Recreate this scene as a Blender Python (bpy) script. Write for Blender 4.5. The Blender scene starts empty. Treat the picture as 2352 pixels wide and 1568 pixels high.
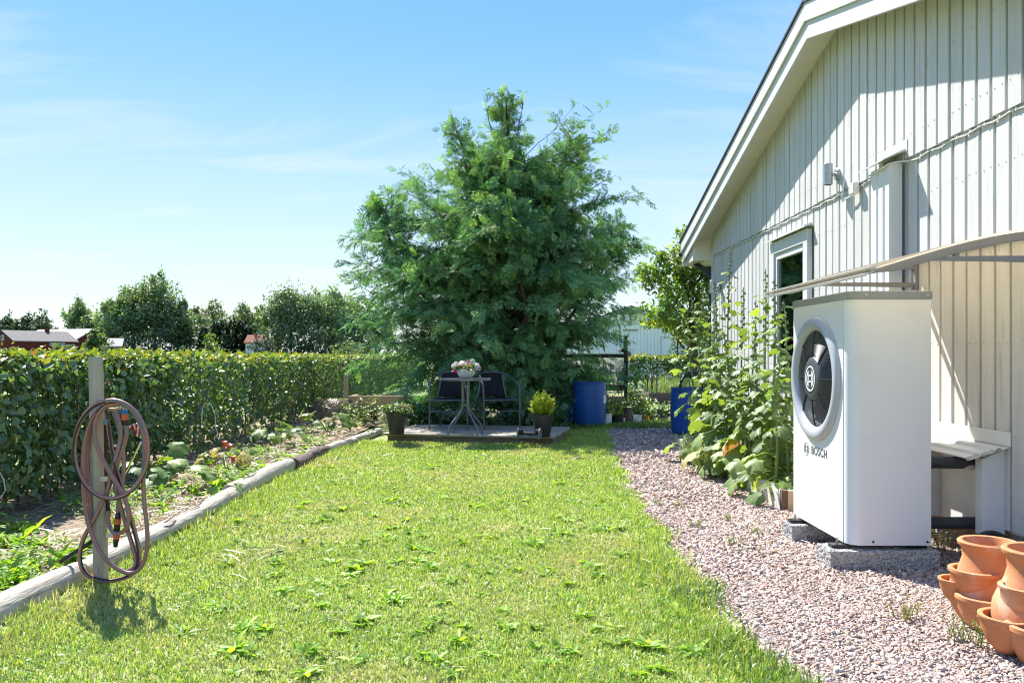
import bpy, math, random
import numpy as np
from mathutils import Vector, Matrix

random.seed(11)
rng = np.random.default_rng(11)
R = math.radians
scene = bpy.context.scene

# ------------------------------------------------------------------ camera, sky, sun, exposure
CAM_H = 1.15
FPX, CX, CY = 1860.0, 1176.0, 815.0            # focal length and principal row, in 2352-wide pixels
cam_d = bpy.data.cameras.new('camera')
cam_d.sensor_width = 36.0
cam_d.lens = 36.0 * FPX / 2352.0
cam_d.shift_y = (CY - 784.0) / 2352.0
cam_d.clip_start, cam_d.clip_end = 0.05, 5000.0
cam = bpy.data.objects.new('camera', cam_d)
scene.collection.objects.link(cam)
cam.location = (0, 0, CAM_H)
cam.rotation_euler = (R(90), 0, 0)
scene.camera = cam

SUN_TO = Vector((-0.30, 0.51, 0.70)).normalized()     # towards the sun
SUN_EL = math.asin(SUN_TO.z)
SUN_AZ = math.atan2(SUN_TO.x, SUN_TO.y)

world = bpy.data.worlds.new('World')
scene.world = world
world.use_nodes = True
wn, wl = world.node_tree.nodes, world.node_tree.links
wn.clear()
w_out = wn.new('ShaderNodeOutputWorld')
w_bg = wn.new('ShaderNodeBackground')
w_sky = wn.new('ShaderNodeTexSky')
w_sky.sky_type = 'NISHITA'
w_sky.sun_disc = False
w_sky.sun_elevation = SUN_EL
w_sky.sun_rotation = SUN_AZ
w_sky.air_density, w_sky.dust_density, w_sky.ozone_density = 1.0, 0.15, 5.0
w_bg.inputs['Strength'].default_value = 0.10
# thin streaks of cirrus all round the dome
w_geo = wn.new('ShaderNodeTexCoord')
w_sep = wn.new('ShaderNodeSeparateXYZ')
wl.new(w_geo.outputs['Generated'], w_sep.inputs[0])
w_zz = wn.new('ShaderNodeMath'); w_zz.operation = 'ADD'; w_zz.inputs[1].default_value = 0.12
wl.new(w_sep.outputs['Z'], w_zz.inputs[0])
w_dx = wn.new('ShaderNodeMath'); w_dx.operation = 'DIVIDE'
w_dy = wn.new('ShaderNodeMath'); w_dy.operation = 'DIVIDE'
wl.new(w_sep.outputs['X'], w_dx.inputs[0]); wl.new(w_zz.outputs[0], w_dx.inputs[1])
wl.new(w_sep.outputs['Y'], w_dy.inputs[0]); wl.new(w_zz.outputs[0], w_dy.inputs[1])
w_cmb = wn.new('ShaderNodeCombineXYZ')
wl.new(w_dx.outputs[0], w_cmb.inputs[0]); wl.new(w_dy.outputs[0], w_cmb.inputs[1])
w_map = wn.new('ShaderNodeMapping')
w_map.inputs['Scale'].default_value = (0.55, 1.5, 1.0)
w_map.inputs['Rotation'].default_value = (0, 0, R(14))
w_map.inputs['Location'].default_value = (0.9, 2.3, 0.0)
wl.new(w_cmb.outputs[0], w_map.inputs['Vector'])
w_n = wn.new('ShaderNodeTexNoise')
w_n.inputs['Scale'].default_value = 1.1
w_n.inputs['Detail'].default_value = 9.0
w_n.inputs['Roughness'].default_value = 0.62
w_n.inputs['Distortion'].default_value = 0.9
wl.new(w_map.outputs[0], w_n.inputs['Vector'])
w_r = wn.new('ShaderNodeMapRange')
w_r.inputs['From Min'].default_value = 0.50
w_r.inputs['From Max'].default_value = 0.78
w_r.inputs['To Max'].default_value = 0.48
wl.new(w_n.outputs[0], w_r.inputs['Value'])
w_rgb = wn.new('ShaderNodeSeparateColor'); wl.new(w_sky.outputs[0], w_rgb.inputs[0])
w_m1 = wn.new('ShaderNodeMath'); w_m1.operation = 'MAXIMUM'; wl.new(w_rgb.outputs[0], w_m1.inputs[0]); wl.new(w_rgb.outputs[1], w_m1.inputs[1])
w_m2 = wn.new('ShaderNodeMath'); w_m2.operation = 'MAXIMUM'; wl.new(w_m1.outputs[0], w_m2.inputs[0]); wl.new(w_rgb.outputs[2], w_m2.inputs[1])
w_pw = wn.new('ShaderNodeMath'); w_pw.operation = 'POWER'; w_pw.inputs[1].default_value = -0.80; wl.new(w_m2.outputs[0], w_pw.inputs[0])
w_k = wn.new('ShaderNodeMath'); w_k.operation = 'MULTIPLY'; w_k.inputs[1].default_value = 3.45; wl.new(w_pw.outputs[0], w_k.inputs[0])
w_vs = wn.new('ShaderNodeVectorMath'); w_vs.operation = 'SCALE'; wl.new(w_sky.outputs[0], w_vs.inputs[0]); wl.new(w_k.outputs[0], w_vs.inputs['Scale'])
w_nv = wn.new('ShaderNodeVectorMath'); w_nv.operation = 'SCALE'; wl.new(w_sky.outputs[0], w_nv.inputs[0])
w_iv = wn.new('ShaderNodeMath'); w_iv.operation = 'DIVIDE'; w_iv.inputs[0].default_value = 1.0; wl.new(w_m2.outputs[0], w_iv.inputs[1]); wl.new(w_iv.outputs[0], w_nv.inputs['Scale'])
w_gm = wn.new('ShaderNodeGamma'); w_gm.inputs['Gamma'].default_value = 1.52; wl.new(w_nv.outputs[0], w_gm.inputs['Color'])
w_bk = wn.new('ShaderNodeVectorMath'); w_bk.operation = 'SCALE'; wl.new(w_gm.outputs[0], w_bk.inputs[0])
w_b2 = wn.new('ShaderNodeMath'); w_b2.operation = 'MULTIPLY'; wl.new(w_m2.outputs[0], w_b2.inputs[0]); wl.new(w_k.outputs[0], w_b2.inputs[1]); wl.new(w_b2.outputs[0], w_bk.inputs['Scale'])
w_hsv = wn.new('ShaderNodeHueSaturation')
w_hsv.inputs['Saturation'].default_value = 0.97
w_hsv.inputs['Hue'].default_value = 0.490
wl.new(w_bk.outputs[0], w_hsv.inputs['Color'])
w_mix = wn.new('ShaderNodeMix'); w_mix.data_type = 'RGBA'
w_mix.inputs['B'].default_value = (3.9, 4.0, 4.15, 1)
wl.new(w_r.outputs[0], w_mix.inputs['Factor'])
# pale air low over the horizon, the same all round
w_hz = wn.new('ShaderNodeMapRange'); w_hz.inputs['From Min'].default_value = 0.0; w_hz.inputs['From Max'].default_value = 0.42
w_hz.inputs['To Min'].default_value = 0.72; w_hz.inputs['To Max'].default_value = 0.0; w_hz.interpolation_type = 'SMOOTHSTEP'
wl.new(w_sep.outputs['Z'], w_hz.inputs['Value'])
w_hm = wn.new('ShaderNodeMix'); w_hm.data_type = 'RGBA'; w_hm.inputs['B'].default_value = (3.7, 4.0, 4.2, 1)
wl.new(w_hz.outputs[0], w_hm.inputs['Factor']); wl.new(w_hsv.outputs[0], w_hm.inputs['A'])
wl.new(w_hm.outputs['Result'], w_mix.inputs['A'])
wl.new(w_mix.outputs['Result'], w_bg.inputs['Color'])
wl.new(w_bg.outputs[0], w_out.inputs['Surface'])

sun_d = bpy.data.lights.new('sun', 'SUN')
sun_d.energy = 4.8
sun_d.angle = R(0.53)
sun_d.color = (1.0, 0.965, 0.90)
sun = bpy.data.objects.new('sun', sun_d)
scene.collection.objects.link(sun)
sun.rotation_euler = (-SUN_TO).to_track_quat('-Z', 'Y').to_euler()
sun.location = (-6, 10, 14)

scene.view_settings.view_transform = 'Standard'
scene.view_settings.look = 'None'
scene.view_settings.gamma = 1.0
scene.view_settings.use_curve_mapping = False
scene.view_settings.exposure = 1.42
scene.render.engine = 'CYCLES'
cy = scene.cycles
cy.use_denoising = True
cy.filter_width = 1.15
cy.max_bounces = 10
cy.diffuse_bounces = 5
cy.glossy_bounces = 3
cy.transmission_bounces = 8
cy.transparent_max_bounces = 8
cy.caustics_reflective = cy.caustics_refractive = False
cy.sample_clamp_indirect = 6.0

# ------------------------------------------------------------------ helpers
COL = scene.collection

def at(x, y, Y):
    """the point at depth Y that lies under a photograph pixel"""
    return Vector(((x - CX) / FPX * Y, Y, CAM_H - (y - CY) / FPX * Y))

def ground_at(x, y, z=0.0):
    Y = (CAM_H - z) * FPX / (y - CY)
    return Vector(((x - CX) / FPX * Y, Y, z))

def tag(o, label=None, cat=None, group=None, kind=None):
    if label: o['label'] = label
    if cat: o['category'] = cat
    if group: o['group'] = group
    if kind: o['kind'] = kind
    return o

def thing(name, loc, label, cat, group=None, rz=0.0):
    o = bpy.data.objects.new(name, None)
    COL.objects.link(o)
    o.empty_display_size = 0.1
    o.location = loc
    o.rotation_euler = (0, 0, rz)
    return tag(o, label, cat, group)

def link(name, me, parent=None, loc=None):
    o = bpy.data.objects.new(name, me)
    COL.objects.link(o)
    if parent is not None:
        o.parent = parent
    if loc is not None:
        o.location = loc
    return o

def copy_tree(o, parent=None):
    c = o.copy()
    COL.objects.link(c)
    c.parent = parent
    for ch in list(o.children):
        copy_tree(ch, c)
    return c

class MB:
    """collects faces in Python lists; build() links them as one mesh object"""
    def __init__(s):
        s.v, s.f, s.m = [], [], []
    def add(s, verts, faces, m=0):
        b = len(s.v)
        s.v.extend([tuple(p) for p in verts])
        s.f.extend([tuple(i + b for i in f) for f in faces])
        s.m.extend([m] * len(faces))
        return s
    def box(s, x0, x1, y0, y1, z0, z1, m=0):
        v = [(x, y, z) for x in (x0, x1) for y in (y0, y1) for z in (z0, z1)]
        return s.add(v, [(0, 1, 3, 2), (4, 6, 7, 5), (0, 4, 5, 1), (2, 3, 7, 6), (0, 2, 6, 4), (1, 5, 7, 3)], m)
    def obox(s, c, ax, ay, az, m=0):
        """box from a centre and three half-axis vectors"""
        c, ax, ay, az = Vector(c), Vector(ax), Vector(ay), Vector(az)
        v = [c + ax * i + ay * j + az * k for i in (-1, 1) for j in (-1, 1) for k in (-1, 1)]
        return s.add(v, [(0, 1, 3, 2), (4, 6, 7, 5), (0, 4, 5, 1), (2, 3, 7, 6), (0, 2, 6, 4), (1, 5, 7, 3)], m)
    def beam(s, a, b, w, h, up=(0, 0, 1), m=0):
        a, b = Vector(a), Vector(b)
        d = b - a
        x = d.normalized()
        y = Vector(up).cross(x)
        if y.length < 1e-5:
            y = Vector((1, 0, 0)).cross(x)
        y.normalize()
        z = x.cross(y)
        return s.obox((a + b) / 2, d / 2, y * (w / 2), z * (h / 2), m)
    def prism(s, pts, off, m=0):
        """polygon (list of 3D points) pushed along a vector"""
        n = len(pts)
        off = Vector(off)
        v = [Vector(p) for p in pts] + [Vector(p) + off for p in pts]
        f = [tuple(range(n))[::-1], tuple(range(n, 2 * n))]
        f += [(i, (i + 1) % n, n + (i + 1) % n, n + i) for i in range(n)]
        return s.add(v, f, m)
    def tube(s, pts, r, n=8, closed=False, caps=True, m=0, mats=None, twist=0.0):
        pts = [Vector(p) for p in pts]
        k = len(pts)
        rr = r if hasattr(r, '__len__') else [r] * k
        tang = []
        for i in range(k):
            a = pts[(i - 1) % k] if (closed or i > 0) else pts[i]
            b = pts[(i + 1) % k] if (closed or i < k - 1) else pts[i]
            t = b - a
            tang.append(t.normalized() if t.length > 1e-9 else Vector((0, 0, 1)))
        up = Vector((0, 0, 1)) if abs(tang[0].z) < 0.9 else Vector((1, 0, 0))
        nn = tang[0].cross(up).normalized()
        v, f, fm = [], [], []
        for i in range(k):
            nn = (nn - tang[i] * nn.dot(tang[i]))
            nn = nn.normalized() if nn.length > 1e-6 else tang[i].orthogonal().normalized()
            bb = tang[i].cross(nn)
            for j in range(n):
                a = 2 * math.pi * j / n + twist * i
                v.append(pts[i] + (nn * math.cos(a) + bb * math.sin(a)) * rr[i])
        last = k if closed else k - 1
        for i in range(last):
            for j in range(n):
                i2 = (i + 1) % k
                f.append((i * n + j, i * n + (j + 1) % n, i2 * n + (j + 1) % n, i2 * n + j))
                fm.append(mats[j % len(mats)] if mats else m)
        if caps and not closed:
            f.append(tuple(range(n))[::-1]); fm.append(m)
            f.append(tuple((k - 1) * n + j for j in range(n))); fm.append(m)
        b = len(s.v)
        s.v.extend([tuple(p) for p in v])
        s.f.extend([tuple(i + b for i in q) for q in f])
        s.m.extend(fm)
        return s
    def lathe(s, prof, n=32, c=(0, 0, 0), axis='Z', m=0, a0=0.0, a1=2 * math.pi, wob=None):
        c = Vector(c)
        full = abs(a1 - a0 - 2 * math.pi) < 1e-6
        cols = n if full else n + 1
        v = []
        for (r, h) in prof:
            for j in range(cols):
                a = a0 + (a1 - a0) * j / n
                q = r * (wob(a, h) if wob else 1.0)
                if axis == 'Z': p = Vector((q * math.cos(a), q * math.sin(a), h))
                elif axis == 'X': p = Vector((h, q * math.cos(a), q * math.sin(a)))
                else: p = Vector((q * math.cos(a), h, q * math.sin(a)))
                v.append(c + p)
        f = []
        for i in range(len(prof) - 1):
            for j in range(n):
                j2 = (j + 1) % cols
                f.append((i * cols + j, i * cols + j2, (i + 1) * cols + j2, (i + 1) * cols + j))
        return s.add(v, f, m)
    def mesh(s, name, mats, smooth=None):
        me = bpy.data.meshes.new(name)
        me.from_pydata(s.v, [], s.f)
        me.validate()
        for q in (mats if isinstance(mats, (list, tuple)) else [mats]):
            me.materials.append(q)
        if len(me.polygons) == len(s.m) and any(s.m):
            me.polygons.foreach_set('material_index', s.m)
        if smooth is not None:
            me.polygons.foreach_set('use_smooth', [True] * len(me.polygons))
            me.set_sharp_from_angle(angle=R(smooth))
        me.update()
        return me
    def build(s, name, mats, parent=None, smooth=None, bevel=0, loc=None):
        o = link(name, s.mesh(name, mats, smooth), parent, loc)
        if bevel:
            b = o.modifiers.new('bevel', 'BEVEL')
            b.width = bevel; b.segments = 2; b.limit_method = 'ANGLE'; b.angle_limit = R(40)
        return o

def npmesh(name, V, F, mat, col=None, smooth=False):
    V = np.asarray(V, np.float32).reshape(-1, 3)
    F = np.asarray(F, np.int32)
    me = bpy.data.meshes.new(name)
    me.vertices.add(len(V)); me.vertices.foreach_set('co', V.ravel())
    k = F.shape[1]
    me.loops.add(F.size); me.loops.foreach_set('vertex_index', F.ravel())
    me.polygons.add(len(F))
    me.polygons.foreach_set('loop_start', np.arange(0, F.size, k, dtype=np.int32))
    if smooth:
        me.polygons.foreach_set('use_smooth', np.ones(len(F), bool))
    if col is not None:
        a = me.attributes.new('tint', 'FLOAT_COLOR', 'POINT')
        c = np.ones((len(V), 4), np.float32); c[:, :3] = col
        a.data.foreach_set('color', c.ravel())
    me.materials.append(mat)
    me.update(calc_edges=True)
    return me

def norm(a):
    return a / np.maximum(np.linalg.norm(a, axis=-1, keepdims=True), 1e-9)

def frames(axis, nrm):
    """rotation matrices whose columns are (leaf axis, leaf width, leaf normal)"""
    x = norm(axis)
    z = nrm - x * np.sum(nrm * x, -1, keepdims=True)
    z = norm(z)
    y = np.cross(z, x)
    return np.stack([x, y, z], -1)

def scatter(T, Fc, pos, Rm, S):
    """copies of the template T (k,3) with faces Fc at pos, with rotations Rm and scales S (n,) or (n,3)"""
    n, k = len(pos), len(T)
    S = np.asarray(S, float)
    if S.ndim == 1: S = np.repeat(S[:, None], 3, 1)
    L = T[None] * S[:, None, :]
    V = np.einsum('nij,nkj->nki', Rm, L) + pos[:, None, :]
    F = (Fc[None] + (np.arange(n) * k)[:, None, None]).reshape(-1, Fc.shape[1])
    return V.reshape(-1, 3), F

def per_vert(c, k):
    return np.repeat(np.asarray(c), k, 0)

def rdir(n):
    return norm(rng.normal(size=(n, 3)))

def pick(cols, n, p=None, jit=0.12):
    c = np.array(cols, float)[rng.choice(len(cols), n, p=p)]
    return np.clip(c * (1 + rng.normal(0, jit, (n, 1))) * (1 + rng.normal(0, jit * 0.4, (n, 3))), 0.002, 1)

def vnoise(x, y, s=1.0, seed=0):
    """smooth pseudo-noise in about -1..1 from a few sines"""
    x = np.asarray(x, float) * s; y = np.asarray(y, float) * s
    a = np.sin(1.3 * x + 2.1 * y + seed) + np.sin(-2.3 * x + 1.1 * y + 1.7 * seed + 1) + np.sin(3.1 * x + 3.7 * y + 0.3 * seed + 2) * 0.7 + np.sin(5.3 * x - 4.1 * y + 2.3 * seed) * 0.5
    return a / 3.2

# ------------------------------------------------------------------ materials
def newmat(name):
    m = bpy.data.materials.new(name)
    m.use_nodes = True
    m.node_tree.nodes.clear()
    return m, m.node_tree.nodes, m.node_tree.links

def c4(c): return (c[0], c[1], c[2], 1)

def surf(name, c1, c2=None, scale=12.0, stretch=(1, 1, 1), rough=0.6, rough2=None, bump=0.0, bscale=None, spec=0.4, metal=0.0,
         detail=6.0, lo=0.35, hi=0.65, c3=None, s3=2.0, lo3=0.55, hi3=0.7, vary=0.0, coat=0.0, voro=None):
    """paint, wood, stone, metal: two colours mixed by noise, an optional third in patches, fine relief"""
    m, n, l = newmat(name)
    out = n.new('ShaderNodeOutputMaterial'); p = n.new('ShaderNodeBsdfPrincipled')
    l.new(p.outputs[0], out.inputs[0])
    p.inputs['Roughness'].default_value = rough
    p.inputs['Specular IOR Level'].default_value = spec
    p.inputs['Metallic'].default_value = metal
    p.inputs['Coat Weight'].default_value = coat
    tc = n.new('ShaderNodeTexCoord'); mp = n.new('ShaderNodeMapping')
    mp.inputs['Scale'].default_value = stretch
    oi = n.new('ShaderNodeObjectInfo')
    ad = n.new('ShaderNodeVectorMath'); ad.operation = 'ADD'
    sc_ = n.new('ShaderNodeVectorMath'); sc_.operation = 'SCALE'; sc_.inputs['Scale'].default_value = 37.0
    cb = n.new('ShaderNodeCombineXYZ')
    for i in range(3): l.new(oi.outputs['Random'], cb.inputs[i])
    l.new(cb.outputs[0], sc_.inputs[0])
    l.new(tc.outputs['Object'], ad.inputs[0]); l.new(sc_.outputs[0], ad.inputs[1])
    l.new(ad.outputs[0], mp.inputs['Vector'])
    nz = n.new('ShaderNodeTexNoise'); nz.inputs['Scale'].default_value = scale
    nz.inputs['Detail'].default_value = detail; nz.inputs['Roughness'].default_value = 0.6
    l.new(mp.outputs[0], nz.inputs['Vector'])
    r = n.new('ShaderNodeMapRange'); r.inputs['From Min'].default_value = lo; r.inputs['From Max'].default_value = hi
    l.new(nz.outputs[0], r.inputs['Value'])
    mx = n.new('ShaderNodeMix'); mx.data_type = 'RGBA'
    mx.inputs['A'].default_value = c4(c1); mx.inputs['B'].default_value = c4(c2 or c1)
    l.new(r.outputs[0], mx.inputs['Factor'])
    col = mx.outputs['Result']
    if c3:
        n3 = n.new('ShaderNodeTexNoise'); n3.inputs['Scale'].default_value = s3; n3.inputs['Detail'].default_value = 8
        l.new(mp.outputs[0], n3.inputs['Vector'])
        r3 = n.new('ShaderNodeMapRange'); r3.inputs['From Min'].default_value = lo3; r3.inputs['From Max'].default_value = hi3
        l.new(n3.outputs[0], r3.inputs['Value'])
        m3 = n.new('ShaderNodeMix'); m3.data_type = 'RGBA'; m3.inputs['B'].default_value = c4(c3)
        l.new(r3.outputs[0], m3.inputs['Factor']); l.new(col, m3.inputs['A'])
        col = m3.outputs['Result']
    if vary:
        hs = n.new('ShaderNodeHueSaturation')
        vr = n.new('ShaderNodeMapRange'); vr.inputs['To Min'].default_value = 1 - vary; vr.inputs['To Max'].default_value = 1 + vary
        l.new(oi.outputs['Random'], vr.inputs['Value']); l.new(vr.outputs[0], hs.inputs['Value'])
        l.new(col, hs.inputs['Color']); col = hs.outputs['Color']
    l.new(col, p.inputs['Base Color'])
    if rough2 is not None:
        rr = n.new('ShaderNodeMapRange'); rr.inputs['To Min'].default_value = rough; rr.inputs['To Max'].default_value = rough2
        l.new(nz.outputs[0], rr.inputs['Value']); l.new(rr.outputs[0], p.inputs['Roughness'])
    if bump:
        bp = n.new('ShaderNodeBump'); bp.inputs['Strength'].default_value = min(1.0, bump); bp.inputs['Distance'].default_value = 0.01
        if voro:
            tx = n.new('ShaderNodeTexVoronoi'); tx.inputs['Scale'].default_value = voro
        else:
            tx = n.new('ShaderNodeTexNoise'); tx.inputs['Scale'].default_value = bscale or scale * 3; tx.inputs['Detail'].default_value = 5
        l.new(mp.outputs[0], tx.inputs['Vector'])
        l.new(tx.outputs[0], bp.inputs['Height']); l.new(bp.outputs[0], p.inputs['Normal'])
    return m

def leafmat(name, color=None, transl=0.45, gloss=0.07, grough=0.38, tcol=(1.25, 1.25, 0.55), vary=0.2, hvary=0.02, blotch=None):
    """thin leaf: diffuse + light passing through + a waxy sheen; colour from the 'tint' attribute or a constant"""
    m, n, l = newmat(name)
    out = n.new('ShaderNodeOutputMaterial')
    if color is None:
        a = n.new('ShaderNodeAttribute'); a.attribute_name = 'tint'; col = a.outputs['Color']
    else:
        a = n.new('ShaderNodeRGB'); a.outputs[0].default_value = c4(color); col = a.outputs[0]
    if blotch:
        tc = n.new('ShaderNodeTexCoord'); nz = n.new('ShaderNodeTexNoise'); nz.inputs['Scale'].default_value = blotch[1]
        nz.inputs['Detail'].default_value = 6
        l.new(tc.outputs['Object'], nz.inputs['Vector'])
        r = n.new('ShaderNodeMapRange'); r.inputs['From Min'].default_value = 0.48; r.inputs['From Max'].default_value = 0.68
        l.new(nz.outputs[0], r.inputs['Value'])
        mb = n.new('ShaderNodeMix'); mb.data_type = 'RGBA'; mb.inputs['B'].default_value = c4(blotch[0])
        l.new(r.outputs[0], mb.inputs['Factor']); l.new(col, mb.inputs['A']); col = mb.outputs['Result']
    oi = n.new('ShaderNodeObjectInfo'); hs = n.new('ShaderNodeHueSaturation')
    vr = n.new('ShaderNodeMapRange'); vr.inputs['To Min'].default_value = 1 - vary; vr.inputs['To Max'].default_value = 1 + vary
    l.new(oi.outputs['Random'], vr.inputs['Value']); l.new(vr.outputs[0], hs.inputs['Value'])
    l.new(col, hs.inputs['Color'])
    d = n.new('ShaderNodeBsdfDiffuse'); t = n.new('ShaderNodeBsdfTranslucent')
    mt = n.new('ShaderNodeMix'); mt.data_type = 'RGBA'; mt.blend_type = 'MULTIPLY'; mt.inputs['Factor'].default_value = 1
    mt.inputs['B'].default_value = c4(tcol); mt.clamp_result = True
    l.new(hs.outputs[0], mt.inputs['A']); l.new(hs.outputs[0], d.inputs['Color']); l.new(mt.outputs['Result'], t.inputs['Color'])
    ms = n.new('ShaderNodeMixShader'); ms.inputs[0].default_value = transl
    l.new(d.outputs[0], ms.inputs[1]); l.new(t.outputs[0], ms.inputs[2])
    g = n.new('ShaderNodeBsdfGlossy'); g.inputs['Roughness'].default_value = grough; g.inputs['Color'].default_value = (1, 1, 1, 1)
    lw = n.new('ShaderNodeLayerWeight'); lw.inputs['Blend'].default_value = 0.25
    fr = n.new('ShaderNodeMath'); fr.operation = 'MULTIPLY_ADD'; fr.inputs[1].default_value = gloss * 1.5; fr.inputs[2].default_value = gloss * 0.6
    l.new(lw.outputs['Facing'], fr.inputs[0])
    m2 = n.new('ShaderNodeMixShader'); l.new(fr.outputs[0], m2.inputs[0])
    l.new(ms.outputs[0], m2.inputs[1]); l.new(g.outputs[0], m2.inputs[2])
    l.new(m2.outputs[0], out.inputs[0])
    return m

def tintmat(name, rough=0.85, spec=0.2, scale=60):
    """matt surface whose own colour comes from the 'tint' attribute"""
    m, n, l = newmat(name)
    out = n.new('ShaderNodeOutputMaterial'); p = n.new('ShaderNodeBsdfPrincipled')
    a = n.new('ShaderNodeAttribute'); a.attribute_name = 'tint'
    tc = n.new('ShaderNodeTexCoord'); nz = n.new('ShaderNodeTexNoise'); nz.inputs['Scale'].default_value = scale
    l.new(tc.outputs['Object'], nz.inputs['Vector'])
    r = n.new('ShaderNodeMapRange'); r.inputs['To Min'].default_value = 0.65; r.inputs['To Max'].default_value = 1.35
    l.new(nz.outputs[0], r.inputs['Value'])
    hs = n.new('ShaderNodeHueSaturation'); l.new(a.outputs['Color'], hs.inputs['Color']); l.new(r.outputs[0], hs.inputs['Value'])
    l.new(hs.outputs[0], p.inputs['Base Color'])
    p.inputs['Roughness'].default_value = rough; p.inputs['Specular IOR Level'].default_value = spec
    l.new(p.outputs[0], out.inputs[0])
    return m

def glassmat(name, tint=(0.8, 0.9, 0.88), rough=0.02, alpha=0.75):
    m, n, l = newmat(name)
    out = n.new('ShaderNodeOutputMaterial')
    tr = n.new('ShaderNodeBsdfTransparent'); tr.inputs[0].default_value = c4(tint)
    g = n.new('ShaderNodeBsdfGlossy'); g.inputs['Roughness'].default_value = rough
    fr = n.new('ShaderNodeFresnel'); fr.inputs['IOR'].default_value = 1.5
    mu = n.new('ShaderNodeMath'); mu.operation = 'MULTIPLY_ADD'; mu.inputs[1].default_value = 1.3; mu.inputs[2].default_value = 1 - alpha
    mu.use_clamp = True
    l.new(fr.outputs[0], mu.inputs[0])
    ms = n.new('ShaderNodeMixShader'); l.new(mu.outputs[0], ms.inputs[0])
    l.new(tr.outputs[0], ms.inputs[1]); l.new(g.outputs[0], ms.inputs[2]); l.new(ms.outputs[0], out.inputs[0])
    return m

M = {}
M['paint'] = surf('wall_paint', (0.515, 0.505, 0.485), (0.57, 0.56, 0.54), scale=3.5, stretch=(6, 6, 0.6), rough=0.55, bump=0.25, bscale=14,
                  c3=(0.40, 0.385, 0.345), s3=4.5, lo3=0.60, hi3=0.80, vary=0.05, spec=0.3)
M['trim'] = surf('trim_paint', (0.57, 0.57, 0.555), (0.62, 0.62, 0.605), scale=3, stretch=(4, 1, 4), rough=0.5, bump=0.15, bscale=25,
                 c3=(0.55, 0.53, 0.5), s3=5, lo3=0.68, hi3=0.8, spec=0.3)
M['soffit'] = surf('soffit_paint', (0.66, 0.62, 0.54), (0.70, 0.66, 0.58), scale=4, rough=0.6, vary=0.02)
M['white_steel'] = surf('white_coated_steel', (0.70, 0.70, 0.69), (0.72, 0.72, 0.71), scale=2, rough=0.32, spec=0.45, c3=(0.64, 0.63, 0.61), s3=3.5, lo3=0.6, hi3=0.8)
M['lid_grey'] = surf('grey_coated_steel', (0.22, 0.24, 0.27), (0.24, 0.26, 0.29), scale=3, rough=0.35)
M['bezel'] = surf('silver_plastic', (0.37, 0.385, 0.41), (0.40, 0.415, 0.44), scale=4, rough=0.3, spec=0.5)
M['black_plastic'] = surf('black_plastic', (0.012, 0.012, 0.013), (0.018, 0.018, 0.02), scale=20, rough=0.35)
M['dark_grey'] = surf('dark_grey_plastic', (0.055, 0.06, 0.068), (0.065, 0.07, 0.078), scale=8, rough=0.38)
M['letter_grey'] = surf('grey_lettering', (0.09, 0.10, 0.11), rough=0.5)
M['white_mark'] = surf('white_mark', (0.75, 0.77, 0.78), rough=0.4)
M['galv'] = surf('galvanised_steel', (0.48, 0.48, 0.47), (0.40, 0.40, 0.39), scale=12, rough=0.38, metal=0.8)
M['metal_dark'] = surf('grey_powder_coat', (0.17, 0.175, 0.19), (0.19, 0.195, 0.21), scale=10, rough=0.42)
M['sheet_white'] = surf('white_sheet_metal', (0.66, 0.66, 0.64), (0.70, 0.70, 0.68), scale=4, rough=0.35, bump=0.05, bscale=6,
                        c3=(0.5, 0.48, 0.44), s3=6, lo3=0.7, hi3=0.8)
M['foundation'] = surf('foundation_concrete', (0.30, 0.28, 0.25), (0.22, 0.20, 0.18), scale=9, rough=0.9, bump=0.5, bscale=60,
                       c3=(0.20, 0.12, 0.08), s3=3)
M['block'] = surf('pumice_block', (0.47, 0.46, 0.43), (0.30, 0.29, 0.275), scale=75, rough=0.95, bump=1.0, voro=85, lo=0.4, hi=0.62,
                  c3=(0.09, 0.085, 0.08), s3=70, lo3=0.6, hi3=0.68)
M['terracotta'] = surf('terracotta', (0.50, 0.205, 0.09), (0.56, 0.255, 0.125), scale=7, rough=0.8, bump=0.15, bscale=60,
                       c3=(0.58, 0.42, 0.32), s3=7, lo3=0.56, hi3=0.76, spec=0.2)
M['soil'] = surf('soil', (0.055, 0.038, 0.026), (0.10, 0.072, 0.05), scale=30, rough=0.95, bump=1.0, bscale=60)
M['foam'] = surf('black_pipe_foam', (0.045, 0.046, 0.05), (0.06, 0.06, 0.065), scale=14, rough=0.75, bump=0.15, bscale=40)
M['timber'] = surf('weathered_timber', (0.46, 0.40, 0.31), (0.36, 0.31, 0.235), scale=5, stretch=(12, 12, 1.2), rough=0.8, bump=0.4, bscale=12,
                   c3=(0.22, 0.20, 0.15), s3=6, lo3=0.6, hi3=0.75)
M['log'] = surf('bleached_log', (0.54, 0.485, 0.40), (0.38, 0.325, 0.25), scale=6, stretch=(9, 0.9, 9), rough=0.85, bump=0.6, bscale=10,
                c3=(0.20, 0.16, 0.11), s3=4, lo3=0.6, hi3=0.72, vary=0.06)
M['log_dark'] = surf('bark_log', (0.20, 0.15, 0.12), (0.08, 0.06, 0.05), scale=9, stretch=(6, 1, 6), rough=0.95, bump=1.0, bscale=24)
M['deck'] = surf('deck_board', (0.36, 0.31, 0.235), (0.27, 0.23, 0.17), scale=4, stretch=(1.2, 14, 14), rough=0.75, bump=0.3, bscale=9, vary=0.10,
                 c3=(0.22, 0.20, 0.14), s3=5, lo3=0.62, hi3=0.78)
M['deck_beam'] = surf('deck_beam', (0.22, 0.17, 0.11), (0.15, 0.115, 0.075), scale=4, stretch=(1.2, 14, 14), rough=0.85, bump=0.3)
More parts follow.
